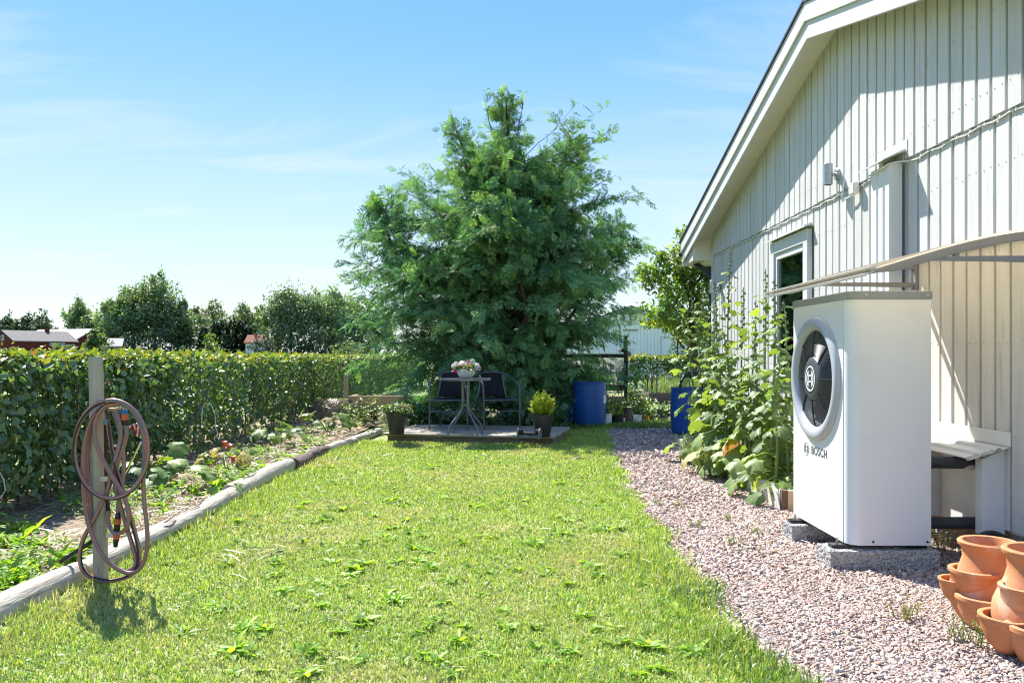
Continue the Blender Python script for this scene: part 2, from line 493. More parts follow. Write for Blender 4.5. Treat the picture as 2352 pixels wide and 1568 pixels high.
M['bed_board'] = surf('white_bed_board', (0.62, 0.59, 0.53), (0.53, 0.49, 0.42), scale=4, stretch=(10, 1.2, 10), rough=0.75, bump=0.3, bscale=10,
                      c3=(0.40, 0.32, 0.22), s3=5, lo3=0.6, hi3=0.75, vary=0.05)
M['end_grain'] = surf('end_grain', (0.16, 0.10, 0.065), (0.10, 0.065, 0.045), scale=20, rough=0.9, bump=0.4)
M['pine'] = surf('raw_pine', (0.60, 0.45, 0.28), (0.50, 0.36, 0.21), scale=5, stretch=(1, 10, 10), rough=0.75)
M['pvc_blue'] = surf('blue_drum_plastic', (0.010, 0.075, 0.27), (0.014, 0.09, 0.31), scale=6, rough=0.38, rough2=0.5, c3=(0.03, 0.12, 0.33), s3=8, lo3=0.6, hi3=0.8)
M['black_paint'] = surf('black_timber_paint', (0.010, 0.010, 0.011), (0.016, 0.016, 0.017), scale=12, rough=0.6)
M['glass'] = glassmat('window_glass')
M['win_glass'] = glassmat('dark_window_glass', (0.55, 0.66, 0.58), 0.01, 0.84)
M['curtain'] = surf('green_curtain', (0.40, 0.50, 0.42), (0.58, 0.66, 0.58), scale=14, stretch=(1, 8, 0.2), rough=0.9)
M['dark_room'] = surf('dark_room', (0.03, 0.035, 0.035), rough=0.9)
M['wicker'] = surf('black_wicker', (0.010, 0.011, 0.014), (0.022, 0.024, 0.03), scale=90, rough=0.55, bump=0.6, bscale=220)
M['tube'] = surf('dark_tube', (0.10, 0.11, 0.13), (0.12, 0.13, 0.15), scale=9, rough=0.28, metal=0.5)
M['table_glass'] = surf('table_top_glass', (0.10, 0.105, 0.11), (0.13, 0.135, 0.14), scale=6, rough=0.1)
M['alu'] = surf('brushed_aluminium', (0.20, 0.205, 0.22), (0.16, 0.165, 0.18), scale=20, rough=0.35, metal=0.7)
M['bowl'] = surf('cream_plastic', (0.74, 0.72, 0.62), (0.78, 0.76, 0.67), scale=8, rough=0.4, c3=(0.4, 0.38, 0.3), s3=9, lo3=0.7, hi3=0.78)
M['pot_black'] = surf('anthracite_pot', (0.028, 0.028, 0.031), (0.036, 0.036, 0.04), scale=8, rough=0.45)
M['pot_white'] = surf('white_pot', (0.66, 0.68, 0.66), (0.72, 0.73, 0.71), scale=8, rough=0.5)
M['brush'] = surf('brush_bristle', (0.012, 0.012, 0.013), (0.03, 0.03, 0.03), scale=120, rough=0.9, bump=1.0, bscale=300)
M['scraper'] = surf('worn_grey_casting', (0.13, 0.135, 0.145), (0.10, 0.105, 0.11), scale=14, rough=0.6, c3=(0.34, 0.27, 0.2), s3=9, lo3=0.58, hi3=0.7)
M['hose_grey'] = surf('hose_grey', (0.17, 0.145, 0.145), (0.20, 0.175, 0.175), scale=40, rough=0.4)
M['hose_red'] = surf('hose_red', (0.58, 0.15, 0.10), (0.52, 0.14, 0.095), scale=40, rough=0.4)
M['hose_black'] = surf('hose_black', (0.015, 0.015, 0.016), rough=0.4)
M['brass'] = surf('brass', (0.55, 0.42, 0.22), (0.45, 0.34, 0.18), scale=20, rough=0.3, metal=0.9)
M['tap_blue'] = surf('blue_cap', (0.01, 0.16, 0.42), rough=0.35)
M['orange'] = surf('orange_plastic', (0.62, 0.11, 0.045), rough=0.35)
M['chrome'] = surf('chrome', (0.66, 0.66, 0.67), rough=0.12, metal=1.0)
M['bark'] = surf('bark', (0.11, 0.078, 0.055), (0.065, 0.045, 0.032), scale=12, stretch=(3, 3, 0.6), rough=0.95, bump=0.9, bscale=24)
M['twig'] = surf('twig', (0.16, 0.12, 0.085), (0.10, 0.075, 0.05), scale=20, rough=0.9)
M['stem_green'] = leafmat('stem_green', (0.14, 0.22, 0.06), transl=0.15)
M['string'] = surf('white_string', (0.7, 0.69, 0.65), rough=0.8)
M['barn_red'] = surf('falu_red', (0.155, 0.022, 0.018), (0.125, 0.018, 0.015), scale=1.2, stretch=(3, 3, 0.3), rough=0.9)
M['roof_grey'] = surf('grey_roof', (0.085, 0.075, 0.07), (0.11, 0.10, 0.095), scale=1.2, rough=0.8)
M['roof_metal'] = surf('pale_metal_roof', (0.24, 0.245, 0.25), (0.27, 0.275, 0.28), scale=0.6, rough=0.5)
M['roof_red'] = surf('red_tile_roof', (0.38, 0.13, 0.07), (0.30, 0.10, 0.06), scale=3, rough=0.85)
M['far_white'] = surf('far_white_render', (0.68, 0.67, 0.64), (0.60, 0.59, 0.56), scale=0.7, rough=0.8)
M['far_cream'] = surf('pale_house_boards', (0.62, 0.66, 0.66), (0.58, 0.62, 0.62), scale=0.7, rough=0.8)
M['far_glass'] = surf('far_window', (0.06, 0.07, 0.08), rough=0.15)
M['garage'] = surf('garage_boards', (0.80, 0.79, 0.77), (0.85, 0.84, 0.82), scale=2, stretch=(3, 3, 0.4), rough=0.6, vary=0.03)
M['roof_black'] = surf('black_roof_edge', (0.03, 0.032, 0.036), (0.04, 0.042, 0.046), scale=5, rough=0.5)

M['leaf'] = leafmat('leaf', transl=0.45, gloss=0.07)
M['hedge_leaf'] = leafmat('hedge_leaf', transl=0.42, gloss=0.06, grough=0.45, tcol=(1.25, 1.25, 0.4))
M['conifer'] = leafmat('conifer_spray', transl=0.28, gloss=0.025, grough=0.45, tcol=(1.0, 1.2, 0.6))
M['far_leaf'] = leafmat('far_leaf', transl=0.38, gloss=0.05, grough=0.5, tcol=(1.25, 1.2, 0.5))
M['grass'] = leafmat('grass_blade', transl=0.40, gloss=0.05, grough=0.45, tcol=(1.2, 1.15, 0.6))
M['straw'] = leafmat('straw', transl=0.2, gloss=0.05, tcol=(1.1, 1.0, 0.8))
M['stone'] = tintmat('gravel_stone', scale=90)
M['weed'] = leafmat('weed_leaf', transl=0.5, gloss=0.025, grough=0.5, tcol=(1.25, 1.25, 0.4))
M['rail'] = surf('pale_rail', (0.50, 0.49, 0.46), (0.54, 0.53, 0.50), scale=10, rough=0.35, metal=0.3)
M['bright_leaf'] = leafmat('bright_leaf', transl=0.6, gloss=0.03, grough=0.45, tcol=(1.3, 1.3, 0.45))
M['petal'] = leafmat('petal', transl=0.35, gloss=0.02, tcol=(1, 1, 1))

# ================================================================== THE SETTING
def path_edge(y):
    """left edge of the gravel path"""
    y = np.asarray(y, float)
    e = np.interp(y, [0, 2.84, 3.37, 3.82, 4.7, 5.7, 6.79, 9.3, 11.0, 12.2, 13.0],
                  [0.95, 0.93, 0.92, 0.89, 0.93, 0.95, 1.0, 1.13, 1.32, 1.44, 1.5])
    return e + 0.035 * np.sin(5.1 * y) + 0.02 * np.sin(11.3 * y + 1)

def gz(x, y):
    return 0.010 * np.sin(1.7 * x + 0.5) * np.cos(1.3 * y) + 0.007 * np.sin(3.1 * x + 2.2 * y)

def sheet(name, xs, ys, zf, mat, label=None):
    X, Y = np.meshgrid(xs, ys, indexing='ij')
    Z = zf(X, Y) * np.ones_like(X)
    nx, ny = len(xs), len(ys)
    V = np.stack([X, Y, Z], -1).reshape(-1, 3)
    i, j = np.meshgrid(np.arange(nx - 1), np.arange(ny - 1), indexing='ij')
    a = (i * ny + j).ravel()
    F = np.stack([a, a + ny, a + ny + 1, a + 1], -1)
    o = link(name, npmesh(name, V, F, mat, smooth=True))
    return tag(o, kind='structure', label=label)

M['field'] = surf('field_crop', (0.13, 0.20, 0.055), (0.17, 0.235, 0.075), scale=0.08, stretch=(1, 0.15, 1), rough=0.9, detail=8)
M['lawn'] = surf('lawn_thatch', (0.18, 0.24, 0.06), (0.23, 0.25, 0.085), scale=9, rough=0.95, bump=0.6, bscale=80, c3=(0.30, 0.26, 0.13), s3=2.5)
M['bed'] = surf('mulched_soil', (0.16, 0.115, 0.07), (0.27, 0.205, 0.13), scale=22, rough=0.95, bump=0.8, bscale=50, c3=(0.08, 0.055, 0.035), s3=4)
M['gravel'] = surf('gravel_base', (0.30, 0.235, 0.215), (0.20, 0.15, 0.14), scale=60, rough=0.95, bump=1.0, bscale=90)

def far_z(X, Y):
    return np.interp(Y, [0, 40, 120, 260, 600, 1500, 4000], [-0.03, -0.03, 0.55, 1.75, 3.5, 7.0, 16.0])
sheet('ground', np.array([-3000, -600, -200, -60, -20, 0, 20, 60, 200, 600, 3000.]),
      np.array([-60, -10, 0, 10, 20, 40, 80, 120, 180, 260, 400, 600, 1500, 4000.]), far_z, M['field'])
_ly = np.linspace(-1.5, 14.2, 160)
Xl = np.stack([-2.6 + t * (path_edge(_ly) + 0.02 + 2.6 + 3.0 * (_ly > 12.75)) for t in np.linspace(0, 1, 50)])
Yl = np.repeat(_ly[None], 50, 0)
_i, _j = np.meshgrid(np.arange(49), np.arange(159), indexing='ij'); _a = (_i * 160 + _j).ravel()
tag(link('lawn', npmesh('lawn', np.stack([Xl, Yl, 0.004 + gz(Xl, Yl)], -1).reshape(-1, 3), np.stack([_a, _a + 160, _a + 161, _a + 1], -1), M['lawn'], smooth=True)), kind='structure')
sheet('planting_bed', np.linspace(-5.0, -2.2, 30), np.linspace(-1, 17, 90),
      lambda X, Y: 0.040 + 0.02 * vnoise(X, Y, 2.0, 3), M['bed'])
_gx, _gy = np.linspace(0, 1, 30), np.linspace(-1.0, 12.7, 110)
Xg = np.stack([path_edge(_gy) - 0.03 + t * (2.95 - path_edge(_gy)) for t in _gx])
Yg = np.repeat(_gy[None], len(_gx), 0)
Zg = -0.004 + gz(Xg, Yg) * 0.4 + 0.006 * vnoise(Xg, Yg, 4, 1)
_i, _j = np.meshgrid(np.arange(29), np.arange(109), indexing='ij')
_a = (_i * 110 + _j).ravel()
tag(link('gravel_path', npmesh('gravel_path', np.stack([Xg, Yg, Zg], -1).reshape(-1, 3),
    np.stack([_a, _a + 110, _a + 111, _a + 1], -1), M['gravel'], smooth=True)), kind='structure')
M['yard'] = surf('garden_soil', (0.17, 0.16, 0.08), (0.24, 0.20, 0.12), scale=6, rough=0.95, bump=0.6, bscale=30, c3=(0.14, 0.20, 0.06), s3=2)
sheet('kitchen_garden', np.linspace(-2.2, 9, 30), np.linspace(14.0, 27, 40), lambda X, Y: 0.005 + 0.012 * vnoise(X, Y, 1.5, 2), M['yard'])

# ================================================================== THE HOUSE
WX = 2.68                       # outer face of the cladding
RIDGE_Y, EAVE_Y, CORNER_Y, NEAR_Y = 6.6, 11.44, 10.88, 2.32
SL = 0.265
def z_soffit(y):
    return 1.15 + 2.113 + SL * (8.735 - RIDGE_Y) - SL * abs(y - RIDGE_Y)

house = thing('house', (WX, RIDGE_Y, 0), 'off white timber clad house with overhanging gable roof beside the gravel path', 'house')
def hpart(mb, name, mat, parent=None, **k):
    """a part of the house given in world coordinates"""
    o = mb.build(name, mat, parent or house, **k)
    if parent is None:
        o.location = (-WX, -RIDGE_Y, 0)
    return o

SEAM_Z = 2.47                   # where the upper boards overlap the lower ones
WIN = (7.30, 8.30, 0.95, 2.27)  # casing y0, y1, z0, z1
# wall core (with a window hole) and the far wall
mb = MB()
cx0, cx1 = WX + 0.036, WX + 0.16
mb.box(cx0, cx1, NEAR_Y, WIN[0] + 0.05, 0.18, SEAM_Z)
mb.box(cx0, cx1, WIN[1] - 0.05, CORNER_Y - 0.02, 0.18, SEAM_Z)
mb.box(cx0, cx1, WIN[0] + 0.05, WIN[1] - 0.05, 0.18, WIN[2] + 0.05)
mb.box(cx0, cx1, WIN[0] + 0.05, WIN[1] - 0.05, WIN[3] - 0.05, SEAM_Z)
pts = [(cx0 - 0.02, NEAR_Y, SEAM_Z), (cx0 - 0.02, CORNER_Y - 0.02, SEAM_Z), (cx0 - 0.02, CORNER_Y - 0.02, z_soffit(CORNER_Y)), (cx0 - 0.02, RIDGE_Y, z_soffit(RIDGE_Y)), (cx0 - 0.02, NEAR_Y, z_soffit(NEAR_Y))]
mb.prism(pts, (0.144, 0, 0))
mb.box(cx1, 9.0, CORNER_Y - 0.16, CORNER_Y - 0.02, 0.18, 2.6)
mb.box(cx1, 9.0, NEAR_Y, NEAR_Y + 0.14, 0.18, 2.7)
M['wall_core'] = surf('wall_core_paint', (0.50, 0.49, 0.46), (0.54, 0.53, 0.50), scale=4, rough=0.6)
wall = hpart(mb, 'wall', M['wall_core'])
hpart(MB().box(WX + 0.05, 8.9, NEAR_Y + 0.05, CORNER_Y - 0.06, -0.1, 0.26), 'foundation', M['foundation'])

PITCH, GAP = 0.142, 0.023
def plank_mesh(y0, y1, z0, z1a, z1b, x0, x1):
    b = 0.004
    prof = [(x1, y0), (x0 + b, y0), (x0, y0 + b), (x0, y1 - b), (x0 + b, y1), (x1, y1)]
    v = [(x, y, z0) for x, y in prof] + [(x, y, z1a + (z1b - z1a) * (y - y0) / (y1 - y0)) for x, y in prof]
    n = 6
    f = [tuple(range(n))[::-1], tuple(range(n, 2 * n))] + [(i, (i + 1) % n, n + (i + 1) % n, n + i) for i in range(n)]
    return MB().add(v, f)
y = CORNER_Y - 0.135
shared = {}
k = 0
while y - PITCH > NEAR_Y:
    y1, y0 = y - GAP / 2, y - PITCH + GAP / 2
    w = y1 - y0
    jx, jz = random.uniform(-0.0025, 0.0025), random.uniform(-0.012, 0.004)
    # lower row
    spans = [(0.20 + jz, SEAM_Z + 0.03)]
    if y1 > WIN[0] and y0 < WIN[1]:
        spans = [(0.20 + jz, WIN[2] - 0.01), (WIN[3] + 0.03, SEAM_Z + 0.03)]
    for z0, z1 in spans:
        key = (round(z0, 1), round(z1, 1))
        if key not in shared:
            shared[key] = plank_mesh(0, w, 0, z1 - z0, z1 - z0, 0, 0.035).mesh('plank', M['paint'])
        link('plank', shared[key], wall, (WX + jx, y0, z0))
    # upper row, cut along the roof slope
    pm = plank_mesh(0, w, SEAM_Z + random.uniform(-0.006, 0.004), z_soffit(y0) - 0.002, z_soffit(y1) - 0.002, 0, 0.035)
    if y0 < RIDGE_Y < y1:
        pm = plank_mesh(0, w, SEAM_Z, z_soffit(RIDGE_Y) - 0.03, z_soffit(RIDGE_Y) - 0.03, 0, 0.035)
    o = pm.build('plank', M['paint'], wall)
    o.location = (WX - 0.0215 + jx, y0, 0)
    y -= PITCH
hpart(MB().box(WX - 0.004, WX + 0.02, CORNER_Y - 0.118, CORNER_Y, 0.19, 2.55).box(WX + 0.02, WX + 0.16, CORNER_Y - 0.02, CORNER_Y + 0.018, 0.19, 2.55),
      'corner_board', M['trim'], bevel=0.003)

# rows of nail heads in the nearer boards
mb = MB(); yy = CORNER_Y - 0.135
while yy - PITCH > NEAR_Y:
    yc = yy - PITCH / 2
    if 4.0 < yc < 8.6:
        for zz in (0.30, 0.72, 1.22, 1.72, 2.20, 2.62, 3.05):
            if WIN[0] - .03 < yc < WIN[1] + .03 and WIN[2] < zz < WIN[3]: continue
            if zz > z_soffit(yc) - .1: continue
            for s in (-1, 1):
                xo = WX - (0.0225 if zz > SEAM_Z else 0.001) - 0.0028
                zj = zz + random.gauss(0, .006)
                mb.box(xo, xo + .004, yc + s * .034 - .002, yc + s * .034 + .002, zj - .002, zj + .002)
    yy -= PITCH
tag(mb.build('nail_heads', M['galv'], wall), kind='stuff')

# roof: two slopes, soffit, barge boards, boxed eave
BX = 2.38
def slope_pts(x, ya, yb, da, db):
    return [(x, ya, z_soffit(ya) + da), (x, yb, z_soffit(yb) + da), (x, yb, z_soffit(yb) + db), (x, ya, z_soffit(ya) + db)]
NEAR_EAVE = 2 * RIDGE_Y - EAVE_Y
mb = MB()
mb.prism(slope_pts(BX + 0.05, RIDGE_Y, EAVE_Y, 0.022, 0.188), (6.8, 0, 0))
mb.prism(slope_pts(BX + 0.05, NEAR_EAVE, RIDGE_Y, 0.022, 0.188), (6.8, 0, 0))
roof = hpart(mb, 'roof', M['soffit'])
mb = MB()
mb.prism(slope_pts(BX - 0.015, RIDGE_Y, EAVE_Y + 0.05, 0.19, 0.212), (6.9, 0, 0))
mb.prism(slope_pts(BX - 0.015, NEAR_EAVE - 0.05, RIDGE_Y, 0.19, 0.212), (6.9, 0, 0))
hpart(mb, 'roof_covering', M['roof_black'], roof)
for ya, yb in ((RIDGE_Y, 8.72), (8.722, EAVE_Y), (NEAR_EAVE, RIDGE_Y)):
    hpart(MB().prism(slope_pts(BX + 0.05, ya, yb, 0.0, 0.02), (0.30, 0, 0)), 'soffit_board', M['soffit'], roof)
for ya, yb in ((RIDGE_Y + 0.0008, EAVE_Y), (NEAR_EAVE, RIDGE_Y - 0.0008)):
    hpart(MB().prism(slope_pts(BX + 0.022, ya, yb, -0.105, 0.05), (0.026, 0, 0)), 'barge_board', M['trim'], roof, bevel=0.003)
    hpart(MB().prism(slope_pts(BX, ya, yb, 0.035, 0.188), (0.021, 0, 0)), 'barge_board', M['trim'], roof, bevel=0.003)
hpart(MB().prism([(BX + 0.056, CORNER_Y + 0.03, 2.42), (BX + 0.056, EAVE_Y - 0.03, 2.42), (BX + 0.056, EAVE_Y - 0.03, z_soffit(EAVE_Y - .03) + 0.0), (BX + 0.056, CORNER_Y + 0.03, z_soffit(CORNER_Y + .03))], (6.6, 0, 0)),
      'eave_box', M['soffit'], roof)
hpart(MB().box(BX + 0.02, 9, EAVE_Y - 0.028, EAVE_Y - 0.004, 2.40, z_soffit(EAVE_Y) + 0.18), 'fascia', M['trim'], roof)
# gutter and the black downpipe elbow
prof = [(0.062 * math.cos(a), 0.062 * math.sin(a)) for a in np.linspace(math.pi, 2 * math.pi, 9)]
mb = MB()
pp = [(BX + 0.0, EAVE_Y + 0.065 + a, 2.60 + b) for a, b in prof] + [(BX + 0.0, EAVE_Y + 0.065 + a * 0.93, 2.60 + b * 0.93) for a, b in prof[::-1]]
mb.prism(pp, (6.7, 0, 0))
hpart(mb, 'gutter', M['roof_black'], roof)
mb = MB().tube([(2.56, EAVE_Y + 0.06, 2.56), (2.56, EAVE_Y + 0.05, 2.49), (2.58, 11.30, 2.41), (2.66, 11.02, 2.28), (2.70, 10.95, 2.17), (2.70, 10.945, 1.5), (2.70, 10.945, 0.25)], 0.038, 12)
hpart(mb, 'downpipe', M['roof_black'], smooth=40)

# window with casing, sash, glass, drip cap
y0, y1, z0, z1 = WIN
win = thing('window', (0, 0, 0), None, None)
win.parent = house; win.location = (-WX, -RIDGE_Y, 0)
def wpart(mb, name, mat, **k): return mb.build(name, mat, win, **k)
wpart(MB().box(WX - 0.028, WX + 0.02, y0 - 0.02, y0 + 0.085, z0, z1 - 0.1002), 'casing_board', M['trim'], bevel=0.003)
wpart(MB().box(WX - 0.028, WX + 0.02, y1 - 0.085, y1 + 0.02, z0, z1 - 0.1002), 'casing_board', M['trim'], bevel=0.003)
wpart(MB().box(WX - 0.028, WX + 0.02, y0 - 0.02, y1 + 0.02, z1 - 0.10, z1 + 0.02), 'casing_board', M['trim'], bevel=0.003)
wpart(MB().prism([(WX - 0.075, y0 - 0.07, z1 + 0.022), (WX + 0.018, y0 - 0.07, z1 + 0.05), (WX + 0.018, y0 - 0.07, z1 + 0.075), (WX - 0.075, y0 - 0.07, z1 + 0.037)], (0, y1 - y0 + 0.14, 0)), 'drip_cap', M['trim'])
wpart(MB().box(WX - 0.06, WX + 0.06, y0 - 0.02, y1 + 0.02, z0 - 0.035, z0 - 0.002), 'sill', M['trim'])
mb = MB()
mb.box(WX - 0.01, WX + 0.05, y0 + 0.088, y0 + 0.14, z0, z1 - 0.102)
mb.box(WX - 0.01, WX + 0.05, y1 - 0.14, y1 - 0.088, z0, z1 - 0.102)
mb.box(WX - 0.012, WX + 0.05, y0 + 0.1405, y1 - 0.1405, z1 - 0.165, z1 - 0.102)
mb.box(WX - 0.012, WX + 0.05, y0 + 0.1405, y1 - 0.1405, z0, z0 + 0.06)
wpart(mb, 'sash', M['trim'], bevel=0.003)
wpart(MB().box(WX + 0.012, WX + 0.02, y0 + 0.135, y1 - 0.135, z0 + 0.055, z1 - 0.16), 'pane', M['win_glass'])
mb = MB()
v, f = [], []
ys = np.linspace(y0 + 0.1, y1 - 0.1, 60)
for i, yy in enumerate(ys):
    xx = WX + 0.16 + 0.018 * math.sin(i * 1.3)
    v += [(xx, yy, z0), (xx, yy, z1)]
f = [(2 * i, 2 * i + 2, 2 * i + 3, 2 * i + 1) for i in range(59)]
mb.add(v, f)
wpart(mb, 'curtain', M['curtain'], smooth=60)

# boxed-in duct on the wall, with its own little flashing
duct = thing('duct_casing', (WX - 0.06, 5.65, 0.72), 'tall white sheet metal duct casing fixed upright on the wall behind the heat pump', 'duct')
def dpart(mb, name, mat, **k):
    o = mb.build(name, mat, duct, **k); o.location = (-(WX - 0.06), -5.65, -0.72); return o
outline = [(WX - 0.024, 5.51)] + [(2.565, 5.51)] + [(2.565, 5.57), (2.575, 5.577), (2.575, 5.60), (2.565, 5.607), (2.565, 5.67), (2.575, 5.677), (2.575, 5.70), (2.565, 5.707), (2.565, 5.79), (WX - 0.024, 5.79)]
dpart(MB().prism([(a, b, 0.72) for a, b in outline], (0, 0, 1.735)), 'casing', M['sheet_white'], bevel=0.002)
dpart(MB().prism([(2.50, 5.46, 2.462), (WX - 0.025, 5.46, 2.53), (WX - 0.025, 5.46, 2.545), (2.50, 5.46, 2.47)], (0, 0.40, 0)).box(WX - 0.028, WX - 0.0225, 5.44, 5.88, 2.52, 2.60), 'flashing', M['sheet_white'])

# sheet-metal housing over the heat-pump pipes
hou = thing('pipe_housing', (WX - 0.07, 4.9, 0.17), 'white sheet metal pipe housing with sloping cover low on the wall', 'pipe housing')
def ppart(mb, name, mat, **k):
    o = mb.build(name, mat, hou, **k); o.location = (-(WX - 0.07), -4.9, -0.17); return o
ppart(MB().prism([(WX - 0.001, 4.40, 0.17), (2.556, 4.40, 0.17), (2.556, 4.40, 0.585), (WX - 0.001, 4.40, 0.64)], (0, 0.07, 0)), 'end_post', M['sheet_white'], bevel=0.003)
ppart(MB().box(2.556, WX - 0.001, 4.96, 5.06, 0.17, 0.60), 'end_post', M['sheet_white'], bevel=0.003)
ppart(MB().box(2.625, WX - 0.001, 4.472, 4.958, 0.17, 0.60), 'back_panel', M['sheet_white'])
ppart(MB().box(2.556, WX - 0.001, 5.064, 6.0, 0.17, 0.60), 'front_panel', M['sheet_white'], bevel=0.003)
# ribbed cover sloping from the wall to the front
cv, zt, zf = [], 0.655, 0.592
prof = []
for t, dz in ((0.0, 0.0), (0.18, 0.0), (0.22, 0.014), (0.34, 0.014), (0.38, 0.0), (0.58, 0.0), (0.62, 0.014), (0.74, 0.014), (0.78, 0.0), (1.0, 0.0)):
    prof.append((WX - 0.003 - t * 0.205, zt + (zf - zt) * t + dz))
poly = [(x, 4.36, z) for x, z in prof] + [(x, 4.36, z - 0.006) for x, z in prof[::-1]]
ppart(MB().prism(poly, (0, 1.68, 0)), 'cover', M['sheet_white'])
ppart(MB().box(WX - 0.009, WX - 0.0035, 4.34, 6.04, 0.658, 0.735), 'flashing', M['sheet_white'])
mb = MB(); mb.tube([(2.46 + 0.2 * t, 4.375 + 0.006 * math.sin(9 * t), 0.588 + 0.06 * t) for t in np.linspace(0, 0.95, 14)], [0.011 + 0.004 * math.sin(k * 2.3) for k in range(14)], 7)
M['mould'] = surf('foam_seal', (0.62, 0.58, 0.48), (0.5, 0.46, 0.38), scale=60, rough=0.9, bump=0.6)
ppart(mb, 'foam_seal', M['mould'], smooth=60)

# insulated pipes
for zz, nm, lab in ((0.545, 'insulated_pipe', 'upper black insulated pipe from the heat pump into the wall housing'),
                    (0.205, 'insulated_pipe', 'lower black insulated pipe near the ground behind the heat pump')):
    p = thing(nm, (2.27, 4.56, zz), lab, 'pipe')
    MB().tube([(0.0, 0, 0), (0.08, 0, 0.002), (0.2, 0, 0), (0.345, 0, 0)], 0.034, 18).build('insulation', M['foam'], p, smooth=50)
    if zz < 0.4:
        MB().tube([(0.015, 0, 0), (0.03, 0, 0), (0.031, 0, 0), (0.05, 0, 0)], [0.040, 0.040, 0.037, 0.037], 18).build('collar', M['black_plastic'], p, smooth=40)
        MB().tube([(-0.02, 0, 0), (0.014, 0, 0)], 0.026, 16).build('fitting', M['galv'], p, smooth=40)
    else:
        mb = MB(); mb.tube([(0.27, -0.02, -0.026), (0.30, -0.028, -0.022), (0.33, -0.026, -0.024)], [0.006, 0.016, 0.010], 7)
        mb.build('foam_seal', M['mould'], p, smooth=60)

# cable along the seam with clips, junction box, wall lamps
mb = MB(); pts = []
for yy in np.arange(10.7, 2.5, -0.047):
    if 5.45 < yy < 5.83: continue
    z = 2.455 - 0.012 * abs(math.sin((yy - 0.07) * math.pi / PITCH / 2)) ** 2 - 0.002 * random.random()
    pts.append((WX - 0.010, yy, z))
i0 = [i for i, p in enumerate(pts) if p[1] > 5.8][-1]
pts[i0 + 1:i0 + 1] = [(2.62, 5.83, 2.44), (2.556, 5.80, 2.43), (2.553, 5.64, 2.43), (2.556, 5.50, 2.445), (2.60, 5.49, 2.455)]
cab = thing('cable', (WX, 6.6, 2.45), 'thin white cable clipped along the seam of the house cladding', 'cable')
o = mb.tube(pts, 0.0055, 6).build('sheath', M['white_steel'], cab, smooth=60); o.location = (-WX, -6.6, -2.45)
clip = MB().box(-0.012, 0.004, -0.006, 0.006, -0.009, 0.009).mesh('clip', M['white_steel'])
for yy in np.arange(CORNER_Y - 0.135 - PITCH / 2, 2.6, -PITCH):
    if 5.4 < yy < 5.9: continue
    link('clip', clip, cab, (-0.004, yy - 6.6, 0.002))

jb = thing('junction_box', (WX - 0.04, 6.24, 2.385), 'small cream junction box on the wall beside the gable lamp', 'junction box')
MB().box(-0.022, 0.018, -0.045, 0.045, 0, 0.092).build('case', M['bowl'], jb, bevel=0.006)
MB().box(-0.030, -0.0222, -0.041, 0.041, 0.004, 0.088).build('cover', M['bowl'], jb, bevel=0.005)
mb = MB().tube([(0.01, 0.0, 0.02), (0.0, 0.10, 0.0), (0.0, 0.20, -0.004), (0.0, 0.235, 0.02), (0.0, 0.22, 0.08), (0.012, 0.22, 0.16)], 0.007, 7)
mb.build('conduit', M['white_steel'], jb, smooth=60)

def wall_lamp(y, z, label):
    t = thing('wall_lamp', (WX - 0.0215, y, z), label, 'wall lamp', 'up and down wall lamps on the house')
    M.setdefault('lamp_grey', surf('lamp_grey', (0.36, 0.37, 0.385), (0.40, 0.41, 0.425), scale=9, rough=0.35, metal=0.4))
    MB().lathe([(0.0, -0.022), (0.044, -0.022), (0.05, -0.016), (0.05, 0.001)], 28, axis='X').build('mounting_disc', M['lamp_grey'], t, smooth=35)
    MB().tube([(-0.02, 0, 0), (-0.05, 0, 0)], 0.014, 12).build('arm', M['lamp_grey'], t, smooth=40)
    MB().lathe([(0.026, -0.085), (0.034, -0.085), (0.036, -0.083), (0.036, -0.002), (0.0335, -0.001), (0.0335, 0.001), (0.036, 0.002), (0.036, 0.083), (0.034, 0.085), (0.026, 0.085)], 28, c=(-0.083, 0, 0)).build('body', M['lamp_grey'], t, smooth=35)
    for s in (-1, 1):
        MB().lathe([(0.0, 0), (0.027, 0)], 20, c=(-0.083, 0, 0.078 * s)).build('lens', M['far_glass'], t)
    MB().tube([(-0.012, 0.0, -0.04), (-0.012, 0.0, -0.12), (0.0, 0.01, -0.17)], 0.007, 7).build('lead', M['white_steel'], t, smooth=60)
wall_lamp(6.60, 2.62, 'grey cylinder wall lamp high on the gable near the junction box')
wall_lamp(10.40, 2.02, 'grey cylinder wall lamp near the far corner of the house behind the hollyhocks')

# ================================================================== CANOPY OVER THE HEAT PUMP
can = thing('canopy', (WX, 4.61, 1.6), 'curved smoky plastic canopy on grey metal brackets above the heat pump', 'canopy')
def cpart(mb, name, mat, parent=None, **k):
    o = mb.build(name, mat, parent or can, **k)
    if parent is None: o.location = (-WX, -4.61, -1.6)
    return o
cprof = np.array([(1.70, 1.552), (1.78, 1.576), (1.86, 1.602), (1.975, 1.637), (2.08, 1.668), (2.2, 1.70), (2.32, 1.726), (2.434, 1.745), (2.55, 1.757), (2.675, 1.763)])
cY0, cY1 = 3.84, 5.40
m, n, l = newmat('canopy_sheet')
out = n.new('ShaderNodeOutputMaterial'); d = n.new('ShaderNodeBsdfDiffuse'); t = n.new('ShaderNodeBsdfTranslucent'); g = n.new('ShaderNodeBsdfGlossy')
d.inputs[0].default_value = (0.50, 0.47, 0.41, 1); t.inputs[0].default_value = (0.86, 0.79, 0.66, 1); g.inputs['Roughness'].default_value = 0.12
a = n.new('ShaderNodeMixShader'); a.inputs[0].default_value = 0.85; b = n.new('ShaderNodeMixShader'); b.inputs[0].default_value = 0.06
